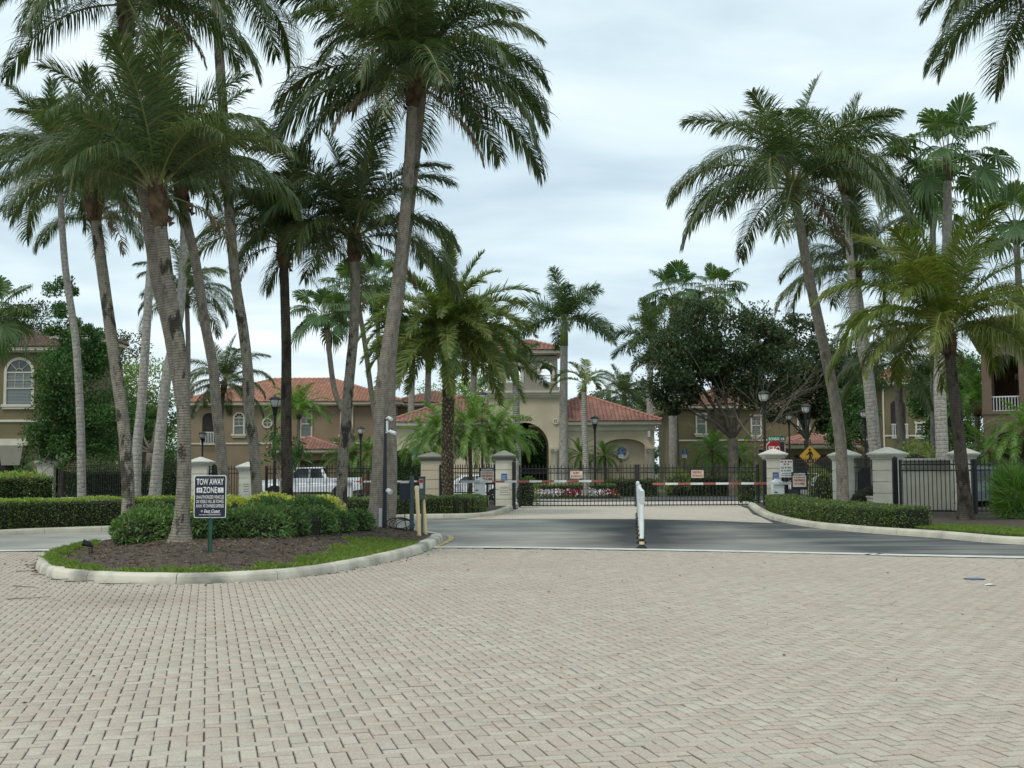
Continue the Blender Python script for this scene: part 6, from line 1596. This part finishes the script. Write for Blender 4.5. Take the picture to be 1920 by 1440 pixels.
board('notice_sign', 'white notice with red heading on a dark post beside the right barrier', 1462, 1486, 862, 895, 45.2, M_SWHT, [], post=(.06, M_BLACK), strokes=((.84, .88, .1, M_SRED), (.70, .4, .09, M_SRED), (.5, .8, .09, M_SGRN), (.34, .84, .08, M_SGRN), (.2, .7, .05, M_INK), (.08, .8, .05, M_INK)), z0=.12, rz=R(2))

# stop sign, street name, pedestrian
def stop_sign():
    Y = 57.0; x = X(1454, Y); root = thing('stop_sign', 'red stop sign partly hidden by a black post behind the right gate pillar', 'sign', (x, Y, 0))
    zc = Z(842, Y, 1452); r_ = .45
    oc = [(r_ / math.cos(PI / 8) * math.cos(PI / 8 + k * PI / 4), zc + r_ / math.cos(PI / 8) * math.sin(PI / 8 + k * PI / 4)) for k in range(8)]
    mb = MB(); mb.prism(oc, -.012, 0); b = mb.obj('board', M_SWHT, root, world=False, fix=True)
    mb = MB(); mb.prism([(px * .95, zc + (pz - zc) * .95) for px, pz in oc], -.015, -.0125); mb.obj('red_field', M_SRED, b, world=False, fix=True)
    lettering(b, 'STOP', .02, zc, -.0175, M_SWHT, .74, .27, .006)
    mb = MB(); mb.box(-.03, .03, .003, .06, -.05, zc + .4); mb.obj('post', M_BLACK, root, world=False)
    Y2 = 56.2; x2 = X(1466, Y2); r2 = thing('street_name_sign', 'green Bonsai street name sign on a square black post', 'street sign', (x2, Y2, 0))
    mb = MB(); mb.box(-.085, .085, -.085, .085, -.05, Z(829, Y2, 1466)); mb.obj('post', M_BLACK, r2, world=False)
    z0, z1 = Z(827.5, Y2, 1457), Z(818, Y2, 1457); mb = MB(); rrect(mb, X(1439, Y2) - x2, X(1473, Y2) - x2, z0, z1, -.012, .012, .02); b = mb.obj('blade', M_SGRN, r2, world=False, fix=True)
    lettering(b, 'BONSAI', (X(1451, Y2) - x2), (z0 + z1) / 2, -.0145, M_SWHT, .48, .14, .003); lettering(b, 'CR', (X(1467.5, Y2) - x2), (z0 + z1) / 2 - .01, -.0145, M_SWHT, .17, .11, .003)
    mb = MB(); mb.box(-.02, .02, -.012, .012, Z(829, Y2, 1466), z1 + .02); mb.obj('bracket', M_BLACK, r2, world=False)
stop_sign()
def ped_sign():
    Y = 57.5; x = X(1518, Y); root = thing('pedestrian_sign', 'yellow diamond pedestrian crossing sign behind the right fence', 'sign', (x, Y, 0)); zc = Z(855, Y, 1518); r_ = .54
    mb = MB(); mb.prism([(0, zc - r_), (r_, zc), (0, zc + r_), (-r_, zc)], -.012, 0); b = mb.obj('board', M_INK, root, world=False, fix=True)
    q = r_ * .95; mb = MB(); mb.prism([(0, zc - q), (q, zc), (0, zc + q), (-q, zc)], -.015, -.0125); mb.obj('yellow_field', M_SYEL, b, world=False, fix=True)
    mb = MB(); y = -.0165
    def st(pts, w0, w1):
        (x0, z0), (x1, z1) = pts; d = Vector((x1 - x0, z1 - z0)).normalized(); n = (-d.y, d.x)
        mb.prism([(x0 - n[0] * w0, zc + z0 - n[1] * w0), (x1 - n[0] * w1, zc + z1 - n[1] * w1), (x1 + n[0] * w1, zc + z1 + n[1] * w1), (x0 + n[0] * w0, zc + z0 + n[1] * w0)], y, y + .001)
    st(((0, .22), (.02, -.06)), .075, .055)
    st(((.0, -.06), (-.10, -.22)), .045, .035); st(((-.10, -.22), (-.15, -.33)), .035, .025)
    st(((.03, -.06), (.10, -.20)), .045, .035); st(((.10, -.20), (.12, -.33)), .033, .025)
    st(((-.03, .19), (-.12, .06)), .03, .025); st(((-.12, .06), (-.21, .05)), .025, .018)
    st(((.05, .19), (.13, .07)), .03, .025); st(((.13, .07), (.12, -.05)), .025, .018)
    mb.prism([(-.01 + .062 * math.cos(k * PI / 6), zc + .30 + .062 * math.sin(k * PI / 6)) for k in range(12)], y, y + .001)
    mb.obj('walking_figure', M_INK, b, world=False, fix=True)
    mb = MB(); mb.box(-.03, .03, .003, .05, -.05, zc + .3); mb.obj('post', M_SLATE, root, world=False)
ped_sign()
for px, Y, lab in ((1164, 77.3, 'blue accessible parking sign in front of the clubhouse niche'), (1283, 78.5, 'blue accessible parking sign beside the pale royal palm trunk'), (779, 62.0, 'blue accessible parking sign by the bright hedge')):
    x = X(px, Y); root = thing('parking_sign', lab, 'sign', (x, Y, 0)); zc = Z(847, Y, px)
    mb = MB(); rrect(mb, -.16, .16, zc - .17, zc + .17, -.012, 0, .03); b = mb.obj('board', M_SBLU, root, world=False, fix=True)
    mb = MB(); rrect(mb, -.16, .16, zc - .40, zc - .185, -.012, 0, .02); b2 = mb.obj('fine_plate', M_SWHT, root, world=False, fix=True); lines(b2, [(-.12, .12, zc - .27, .03), (-.12, .12, zc - .34, .03)], -.0135, M_SBLU)
    mb = MB(); y = -.0145
    mb.tube([(.07 * math.cos(a) - .0, y, zc - .06 + .07 * math.sin(a)) for a in [R(160 + 20 * k) for k in range(12)]], .012, 4); mb.tube([(-.02, y, zc + .07), (-.02, y, zc - .02), (.05, y, zc - .02), (.08, y, zc - .1)], .014, 4); mb.box(-.045, -.005, y - .001, y + .002, zc + .085, zc + .125)
    mb.obj('wheelchair_mark', M_SWHT, b, world=False)
    mb = MB(); mb.box(-.025, .025, .003, .04, -.05, zc + .1); mb.obj('post', M_BLACK, root, world=False)
# house number on the tower
o = lettering(CLUB, '4850', 0, 0, 0, M_INK, .95, .28, .006, name='house_number'); o.matrix_parent_inverse = ROOT[CLUB.name].inverted(); o.location = (X(984, YC), YC - .012, Z(786, YC, 984))

# ------------------------------------------------------------------ lamps
def lamp(label, px, py, Y, s=1.0):
    x = X(px, Y, py); top = Z(py, Y, px)
    root = thing('street_lamp', label, 'street lamp', (x, Y, 0), 0, 'black lantern street lamps')
    h = top - .52 * s
    mb = MB(); mb.lathe([(.16, -.05), (.16, .12), (.12, .18), (.10, .55), (.075, .62), (.062, .7), (.055, h - .55), (.07, h - .5), (.06, h - .4), (.13, h - .08), (.16, h), (.05, h + .01)], 12); mb.obj('pole', M_BLACK, root, world=False, smooth=False)
    mb = MB(); mb.lathe([(.13, h + .012), (.20, h + .10), (.235, h + .26), (.23, h + .32), (.1, h + .33)], 12); ln = mb.obj('lantern_glass', M_LENS, root, world=False)
    mb = MB()
    for k in range(4):
        a = PI / 4 + k * PI / 2; mb.tube([(.14 * math.cos(a), .14 * math.sin(a), h), (.21 * math.cos(a), .21 * math.sin(a), h + .1), (.245 * math.cos(a), .245 * math.sin(a), h + .32)], .014, 4)
    mb.obj('cage', M_BLACK, ln, world=False)
    mb = MB(); mb.lathe([(.27, h + .321), (.28, h + .345), (.26, h + .38), (.18, h + .44), (.07, h + .47), (.03, h + .5), (.03, h + .52)], 12); mb.obj('hood', M_BLACK, root, world=False)
for a in (('black lantern lamp behind the frangipani with pale stems', 516, 741, 52), ('small black lantern lamp in front of the tan house wall', 676.5, 799, 78), ('small black lantern lamp by the tan house balcony', 380, 808, 82), ('black lantern lamp among the royal palms left of the clubhouse', 904, 733, 62), ('black lantern lamp in front of the clubhouse wing', 1115, 779, 72), ('tall black lantern lamp beside the right gate pillar', 1432, 731, 53), ('black lantern lamp behind the pedestrian sign', 1511, 756, 63), ('small black lantern lamp behind the street name sign', 1479, 774, 82), ('thin black lantern lamp between the pale right palm trunks', 1621, 766, 66)): lamp(*a)

# ------------------------------------------------------------------ barriers
def barrier(label, px, Y, tip_px, py, cab=True, z0=.1, name='barrier_gate'):
    x = X(px, Y, py); z = Z(py, Y, px) - z0; L_ = X(tip_px, Y, py) - x; s = 1 if L_ > 0 else -1; L_ = abs(L_)
    root = thing(name, label, 'barrier', (x, Y, z0), 0, 'parking barriers with striped arms')
    if cab:
        mb = MB(); mb.prism([(-.20, -.05), (.20, -.05), (.20, z + .02), (.02, z + .16), (-.06, z + .16), (-.20, z + .05)], -.2, .2); mb.obj('cabinet', M_WPL, root, world=False, fix=True)
        mb = MB(); mb.box(-.18, .18, -.206, -.2005, .35, .37); mb.box(-.17, -.06, -.21, -.2005, z - .35, z - .31); mb.obj('cabinet_vent', M_INK, root, world=False)
    else:
        mb = MB(); mb.box(-.16, .16, -.16, .16, -.05, z + .1); mb.obj('cabinet', M_WPL, root, world=False)
    n = 10; yb_ = -.24
    for k in range(n):
        a, b = .0 + L_ * k / n, L_ * (k + 1) / n
        mb = MB(); mb.box(min(s * a, s * b), max(s * a, s * b), yb_ - .03, yb_ + .03, z - .04, z + .04); mb.obj('arm_segment', M_WPL if (k % 2 == 0) else M_RED, root, world=False)
    mb = MB(); mb.box(min(0, -s * .75), max(0, -s * .75), yb_ - .03, yb_ + .03, z - .05, z + .05); mb.obj('counterweight', M_WGREY, root, world=False)
barrier('white barrier cabinet with striped arm across the left entry lane', 900, 46.5, 1131, 903)
barrier('white barrier cabinet with striped arm across the right entry lane', 1458, 45.0, 1222, 906)
barrier('striped exit barrier arm beyond the camera pole', 655, 60, 796, 903, False, 0.)

# lane divider posts
DL = [G(1203.5, 1029), G(1196.5, 965)]
def delineators():
    dl = MB(); dl.lathe([(.11, 0), (.115, .02), (.085, .05), (.06, .07), (.052, .09)], 14); base = dl.mesh('foot'); base.materials.append(M_RUB)
    c = MB(); c.lathe([(.055, .091), (.055, .15)], 12); cm = c.mesh('collar'); cm.materials.append(M_YEL2)
    c = MB(); c.lathe([(.054, .151), (.052, .21)], 12); c2 = c.mesh('sleeve'); c2.materials.append(M_RUB)
    b = MB(); b.lathe([(.043, .211), (.046, .9), (.046, 1.20), (.028, 1.22)], 12); bm_ = b.mesh('post'); bm_.materials.append(M_WPL)
    p = MB(); p.box(-.05, .05, -.008, .008, .94, 1.19); pm = p.mesh('reflector'); pm.materials.append(M_WGREY)
    N_ = 11
    for k in range(N_):
        q = k / (N_ - 1); loc = DL[0].lerp(DL[1], q)
        lab = 'white lane divider post on the white road edge line, first of the row' if k == 0 else ('white lane divider post standing farthest from the road edge line' if k == N_ - 1 else '%s white lane divider post from the road edge line' % ORD[k])
        r_ = thing('lane_divider_post', lab, 'bollard', loc, random.uniform(-.2, .2), 'white lane divider posts between the entry lanes')
        for nm, me in (('foot', base), ('collar', cm), ('sleeve', c2), ('post', bm_)):
            o = bpy.data.objects.new(nm, me); COL.objects.link(o); o.parent = r_
        if k < 2:
            o = bpy.data.objects.new('reflector', pm); COL.objects.link(o); o.parent = r_; o.location = (0, -.052, 0)
        r_.rotation_euler = (random.uniform(-.02, .02), random.uniform(-.025, .015), 0)
delineators()

# ------------------------------------------------------------------ bollards, post, call box, camera pole
def ig(px, py, Y): 
    p = P(px, py, Y); return Vector((p.x, Y, float(isl_z([p.x], [Y])[0])))
for px, top, Y, lab in ((786, 911, 27.6, 'cream yellow pipe bollard with cap beside the grey post'), (798, 925, 28.4, 'leaning cream yellow pipe bollard under the call box')):
    b = ig(px, 990, Y); z1 = Z(top, Y, px) - b.z; root = thing('pipe_bollard', lab, 'bollard', b, 0, 'cream yellow bollards')
    mb = MB(); mb.lathe([(.046, -.1), (.046, z1 - .06)], 12); mb.obj('pipe', M_YEL2, root, world=False, smooth=False)
    mb = MB(); mb.lathe([(.054, z1 - .10), (.054, z1 - .02), (.04, z1), (.01, z1 + .005)], 12); mb.obj('cap', M_YEL2, root, world=False)
    root.rotation_euler = (0, R(-3 if px < 790 else -4), 0)
def callpost():
    Y = 29.2; b = ig(772, 985, Y); root = thing('control_post', 'dark grey control post with a side box and cables', 'post', b); sc = Y / F
    zt = Z(892, Y, 772) - b.z; mb = MB(); mb.box(-.05, .05, -.05, .05, -.1, zt); mb.obj('post', M_SLATE, root, world=False)
    mb = MB(); mb.box(-.29, -.055, -.09, .09, Z(938, Y, 760) - b.z, Z(906, Y, 760) - b.z); mb.obj('box', M_NAVY, root, world=False); mb = MB(); mb.box(-.28, -.06, -.1, .1, Z(906, Y, 760) - b.z + .002, Z(904, Y, 760) - b.z + .03); mb.obj('box_lid', M_WGREY, root, world=False)
    mb = MB(); g = random.Random(3)
    for k in range(4):
        c = Vector((-.15 - .1 * k * .6, .05 * k, .05)); mb.tube([c + Vector((math.cos(a) * (.22 + .03 * k), math.sin(a) * .15, .1 + .13 * math.sin(a * 1.0) + .02 * k)) for a in [i * .5 for i in range(13)]], .012, 5)
    mb.tube([(-.15, 0, Z(938, Y, 760) - b.z), (-.17, -.02, .3), (-.12, .02, .05)], .012, 5)
    mb.obj('cable', M_RUB, root, world=False)
    Y = 28.2; b = ig(796, 985, Y); root = thing('call_box', 'grey call box with red panel fixed above the leaning bollard', 'call box', b)
    z0, z1 = Z(936, Y, 790) - b.z, Z(895, Y, 790) - b.z; x = X(790.5, Y) - b.x; mb = MB(); mb.box(x - .075, x + .075, .08, .22, z0, z1); mb.obj('housing', M_SLATE, root, world=False)
    mb = MB(); mb.box(x - .085, x + .085, .06, .24, z1 + .001, z1 + .02); mb.obj('rain_hood', M_SLATE, root, world=False); mb = MB(); mb.box(x - .055, x + .03, .07, .0795, z1 - .26, z1 - .04); pn = mb.obj('panel', M_WGREY, root, world=False); mb = MB(); mb.box(x - .05, x + .025, .064, .0695, z1 - .13, z1 - .05); mb.obj('display', M_SRED, pn, world=False)
    mb = MB(); mb.box(x - .02, x + .02, .12, .16, -.1, z0 - .001); mb.obj('stand', M_SLATE, root, world=False)
callpost()
def campole():
    Y = 30.0; b = ig(721, 978, Y); root = thing('camera_pole', 'black pole carrying white surveillance cameras by the largest palm', 'camera pole', b); h = Z(782, Y, 722) - b.z
    mb = MB(); mb.tube([(0, 0, -.1), (.005, 0, h * .5), (.02, 0, h)], [.062, .05, .028], 8); mb.obj('pole', M_NAVY, root, world=False)
    def cm(z, dx, s, nm='camera'):
        mb = MB(); mb.tube([(.03, -.02, z), (.03 + dx * .4, -.05, z + .03)], .022, 6); m_ = mb.obj('bracket', M_WPL, root, world=False)
        mb = MB(); mb.tube([(.03 + dx * .4, -.06, z + .03), (.03 + dx, -.14, z - .03)], [.042 * s, .046 * s], 8); mb.obj(nm, M_WPL, root, world=False)
    cm(Z(785, Y, 730) - b.z, .16, 1); cm(Z(811, Y, 735) - b.z, .25, 1.1); cm(Z(921, Y, 732) - b.z, .14, 1.4)
    mb = MB(); mb.box(.035, .085, -.04, .02, Z(808, Y, 727) - b.z, Z(789, Y, 727) - b.z); mb.obj('junction_box', M_WPL, root, world=False)
    mb = MB(); mb.box(-.14, -.065, -.02, .05, .02, .5); mb.obj('conduit', M_WGREY, root, world=False)
campole()
def spot(px, py, Y, lab, rz):
    b = ig(px, py, Y); root = thing('spotlight', lab, 'spotlight', b, rz)
    mb = MB(); mb.tube([(0, 0, -.05), (0, 0, .12)], .012, 6); mb.box(-.05, .05, -.05, .05, .0, .03); mb.obj('stake', M_BLACK, root, world=False)
    mb = MB(); mb.tube([(.0, 0, .12), (-.05, 0, .16), (-.16, 0, .19)], [.03, .05, .065], 8); mb.obj('head', M_BLACK, root, world=False)
spot(173, 1012, 21.6, 'small black garden spotlight on the left of the island mulch', .2)
# cover in the paving
c = G(1827, 1086.5); root = thing('valve_cover', 'round blue valve cover set in the paving', 'cover', (c.x, c.y, .0))
mb = MB(); mb.lathe([(.15, -.02), (.15, .010), (.12, .0105)], 24); mb.obj('frame', M_BLACK, root, world=False); mb = MB(); mb.lathe([(.12, .011), (.116, .016), (.05, .017)], 24); mb.obj('lid', simple('blue_lid', srgb(88, 118, 158), srgb(70, 96, 132), .5, 8), root, world=False)
c = G(1857, 1098.5); root = thing('litter', 'scrap of white paper on the paving near the valve cover', 'litter', (c.x, c.y, .012)); mb = MB(); mb.add([(-.09, -.04, 0), (.02, -.06, .02), (.10, .01, .004), (.0, .06, .018), (-.07, .03, .002)], [(0, 1, 3, 4), (1, 2, 3)]); mb.obj('paper', M_SWHT, root, world=False)
# fallen twigs beside the island
def twigs():
    g = random.Random(5)
    for k, (px, py) in enumerate(((30, 1073), (62, 1078), (95, 1088), (25, 1100), (48, 1060), (120, 1092), (190, 1096), (14, 1126))):
        c = G(px, py); root = thing('fallen_twig', 'thin fallen twig on the paving beside the island kerb', 'twig', (c.x, c.y, .01), g.uniform(-.5, .5), 'fallen twigs by the island kerb')
        mb = MB(); p = [Vector((0, 0, .004))]
        for i in range(5): p.append(p[-1] + Vector((g.uniform(.06, .16), g.uniform(-.07, .07), g.uniform(-.002, .004))))
        mb.tube(p, [.007, .006, .005, .004, .003, .002], 4); mb.obj('stem', M_BARKD, root, world=False)
twigs()

# ------------------------------------------------------------------ vehicles
def wheel(root, x, y, r_=.40, w_=.26):
    n = 20; mb = MB(); vs = []; fs = []
    pr = [(r_ * .62, -w_ / 2), (r_ * .95, -w_ / 2), (r_, -w_ * .35), (r_, w_ * .35), (r_ * .95, w_ / 2), (r_ * .62, w_ / 2)]
    for k in range(n):
        a = 2 * PI * k / n
        for q, o_ in pr: vs.append((x + q * math.cos(a), y + o_, r_ + q * math.sin(a)))
    m = len(pr)
    for k in range(n):
        j = (k + 1) % n
        for q in range(m): fs.append((k * m + q, k * m + (q + 1) % m, j * m + (q + 1) % m, j * m + q))
    mb.add(vs, fs); wl = mb.obj('wheel', M_RUB, root, world=False, fix=True)
    mb = MB(); s = -1 if y < 0 else 1
    yy = y + s * w_ * .38
    mb.add([(x + r_ * .62 * math.cos(2 * PI * k / n), yy, r_ + r_ * .62 * math.sin(2 * PI * k / n)) for k in range(n)], [tuple(range(n))])
    mb.obj('rim_back', M_INK, wl, world=False)
    mb = MB()
    for k in range(6):
        a = 2 * PI * k / 6; d = Vector((math.cos(a), 0, math.sin(a))); mb.tube([Vector((x, yy + s * .012, r_)), Vector((x, yy + s * .03, r_)) + d * r_ * .58], .035, 5)
    mb.obj('rim', M_CHROME, wl, world=False)
def vehicle(name, label, cat, loc, rz, prof, cab, paint, wb, r_=.4, W_=1.95, wins=(), lamps=(), group=None, pickup=False, trim=None):
    """prof: lower side outline (x,z); cab: upper side outline; wins: glass polygons on the side"""
    root = thing(name, label, cat, loc, rz, group); hw = W_ / 2
    # lower body with wheel arches cut into the outline
    pts = []
    z0 = prof['sill']; 
    x_a, x_b = prof['x0'], prof['x1']
    bot = [(x_a, z0 + .1)]
    for wx in wb:
        for k in range(9):
            a = PI - PI * k / 8; bot.append((wx + (r_ + .08) * math.cos(a), max(z0, r_ - .02 + (r_ + .07) * math.sin(a)) if 0 < k < 8 else z0))
    bot.append((x_b, z0 + .12))
    top = prof['top'][::-1]
    poly = bot + top
    mb = MB(); n = len(poly); tumble = .05; zmid = 1.0
    vs = []
    for s in (-1, 1):
        for x, z in poly: vs.append((x, s * (hw - (tumble if z > zmid else 0) - (.06 if (x < x_a + .12 or x > x_b - .12) else 0)), z))
    fs = [tuple(range(n)), tuple(range(2 * n - 1, n - 1, -1))] + [(i, i + n, (i + 1) % n + n, (i + 1) % n) for i in range(n)]
    mb.add(vs, fs); body = mb.obj('body', paint, root, world=False, fix=True)
    # cabin, narrower at the roof
    zb, zt = min(z for _, z in cab), max(z for _, z in cab); vs = []; m = len(cab)
    wd = lambda z: hw - .05 - .17 * (z - zb) / (zt - zb)
    for s in (-1, 1):
        for x, z in cab: vs.append((x, s * wd(z), z))
    mb = MB(); mb.add(vs, [tuple(range(m)), tuple(range(2 * m - 1, m - 1, -1))] + [(i, i + m, (i + 1) % m + m, (i + 1) % m) for i in range(m)]); mb.obj('cabin', paint, root, world=False, fix=True)
    for wn in wins:
        for s in (-1, 1):
            mb = MB(); mb.add([(x, s * (wd(z) + .008), z) for x, z in wn], [tuple(range(len(wn)))]); mb.obj('side_window', M_CGLASS, root, world=False)
    # wind screen and back light: sloped faces of the cabin outline
    for i in prof.get('glass_edges', ()):
        (x0, z0_), (x1, z1_) = cab[i], cab[(i + 1) % m]; d = Vector((x1 - x0, z1_ - z0_)); nrm = Vector((d.y, -d.x)).normalized() * .008
        mid = Vector((sum(x for x, _ in cab) / m, sum(z for _, z in cab) / m)); 
        if (Vector(((x0 + x1) / 2, (z0_ + z1_) / 2)) - mid).dot(nrm) < 0: nrm = -nrm
        a, b = Vector((x0, z0_)).lerp(Vector((x1, z1_)), .08) + nrm, Vector((x0, z0_)).lerp(Vector((x1, z1_)), .92) + nrm
        mb = MB(); mb.add([(a.x, -wd(a.y) + .08, a.y), (a.x, wd(a.y) - .08, a.y), (b.x, wd(b.y) - .08, b.y), (b.x, -wd(b.y) + .08, b.y)], [(0, 1, 2, 3)]); mb.obj('windscreen', M_CGLASS, root, world=False)
    for wx in wb:
        for s in (-1, 1): wheel(root, wx, s * (hw - .14), r_)
    for x, y, z, dx, dy, dz, m_ in lamps:
        for s in (-1, 1):
            mb = MB(); mb.box(x - dx, x + dx, s * y - dy, s * y + dy, z - dz, z + dz); mb.obj('tail_light' if m_ is M_TAIL else 'headlight', m_, root, world=False)
    for s in (-1, 1):
        mx_ = prof['mirror']; mb = MB(); mb.box(mx_[0] - .08, mx_[0] + .08, s * (hw + .12) - .11, s * (hw + .12) + .11, mx_[1] - .1, mx_[1] + .12); mb.obj('mirror', paint, root, world=False)
    mb = MB()
    for hx in prof.get('handles', ()):
        for s in (-1, 1): mb.box(hx - .1, hx + .1, s * (hw + .005) - .015, s * (hw + .005) + .015, prof['hz'], prof['hz'] + .04)
    if mb.v: mb.obj('door_handles', trim or paint, root, world=False)
    mb = MB()
    for dx_ in prof.get('doors', ()):
        for s in (-1, 1): mb.box(dx_ - .006, dx_ + .006, s * hw - .003, s * hw + .003, z0 + .12, prof['dz'])
    if mb.v: mb.obj('door_seams', M_INK, root, world=False)
    for x, s in ((x_a - .02, -1), (x_b + .02, 1)):
        mb = MB(); mb.box(x - .06, x + .06, -hw + .06, hw - .06, z0 + .08, z0 + .30); mb.obj('bumper', M_INK if not pickup else M_CHROME, root, world=False)
    if pickup:
        mb = MB(); xa, xb = prof['bed']; mb.box(xa, xb, -hw + .12, hw - .12, 1.12, 1.27); mb.obj('load_bed', M_INK, root, world=False)
    return root
# front of each vehicle is at -x
Yt = 69.5
vehicle('pickup_truck', 'white four-door pickup truck parked beyond the black fence', 'pickup truck', (X(583, Yt), Yt, 0), R(4),
        dict(x0=-2.9, x1=2.9, sill=.48, top=[(-2.9, .95), (-2.78, 1.14), (-1.55, 1.24), (-1.45, 1.24), (1.0, 1.26), (2.88, 1.28), (2.92, 1.0)], mirror=(-.95, 1.38), handles=(-.05, .85), hz=1.08, doors=(-1.15, .1, 1.02), dz=1.25, glass_edges=(0, 2), bed=(1.08, 2.82)),
        [(-1.62, 1.22), (-.72, 1.86), (.72, 1.90), (1.05, 1.25)], M_CARW, (-1.95, 1.78), .41, 2.02, wins=([(-1.22, 1.27), (-.66, 1.78), (-.02, 1.80), (-.02, 1.27)], [(.06, 1.27), (.06, 1.80), (.62, 1.81), (.82, 1.27)]), lamps=((2.90, .86, 1.10, .03, .1, .16, M_TAIL), (-2.86, .8, .98, .05, .16, .1, M_LENS)), pickup=True, trim=M_CARW)
SUVP = dict(x0=-2.35, x1=2.35, sill=.36, top=[(-2.36, .8), (-2.2, .98), (-1.1, 1.08), (2.3, 1.12), (2.38, .8)], mirror=(-.75, 1.15), handles=(.2, 1.1), hz=.92, doors=(-.85, .35, 1.2), dz=1.05, glass_edges=(0, 2))
SUVC = [(-1.2, 1.05), (-.45, 1.68), (1.9, 1.70), (2.3, 1.10)]
SUVW = ([(-.78, 1.12), (-.36, 1.56), (.3, 1.60), (.3, 1.12)], [(.38, 1.12), (.38, 1.60), (1.12, 1.60), (1.12, 1.12)], [(1.2, 1.12), (1.2, 1.60), (1.78, 1.58), (2.0, 1.14)])
SL = ((2.36, .72, .95, .03, .1, .1, M_TAIL), (-2.30, .7, .82, .05, .16, .07, M_LENS))
vehicle('parked_suv', 'blue-grey van parked beside the brown tower arch', 'car', (X(1866, 47.5), 47.5, 0), R(180 - 8), SUVP, SUVC, M_CARG, (-1.42, 1.42), .35, 1.9, SUVW, SL)
vehicle('parked_suv', 'dark car seen through the fence between the two right pillars', 'car', (X(1612, 60), 60, 0), R(20), SUVP, SUVC, M_CARD, (-1.42, 1.42), .35, 1.9, SUVW, SL)
SEDP = dict(x0=-2.35, x1=2.35, sill=.32, top=[(-2.36, .62), (-2.2, .76), (-1.05, .92), (1.5, .98), (2.3, .95), (2.38, .7)], mirror=(-.7, 1.0), handles=(.2, 1.05), hz=.82, doors=(-.8, .3, 1.15), dz=.92, glass_edges=(0, 2))
SEDC = [(-1.15, .90), (-.35, 1.40), (.9, 1.42), (1.75, .95)]
SEDW = ([(-.72, .97), (-.28, 1.31), (.28, 1.34), (.28, .97)], [(.35, .97), (.35, 1.34), (.82, 1.34), (1.3, .98)])
vehicle('parked_car', 'white car with sloping windscreen behind the pedestrian sign', 'car', (X(1545, 62), 62, 0), R(205), SEDP, SEDC, M_CARW, (-1.4, 1.4), .33, 1.82, SEDW, SL)
vehicle('parked_car', 'white car seen between the pygmy palms and the gate pillar', 'car', (X(875, 66), 66, 0), R(12), SEDP, SEDC, M_CARW, (-1.4, 1.4), .33, 1.82, SEDW, SL)
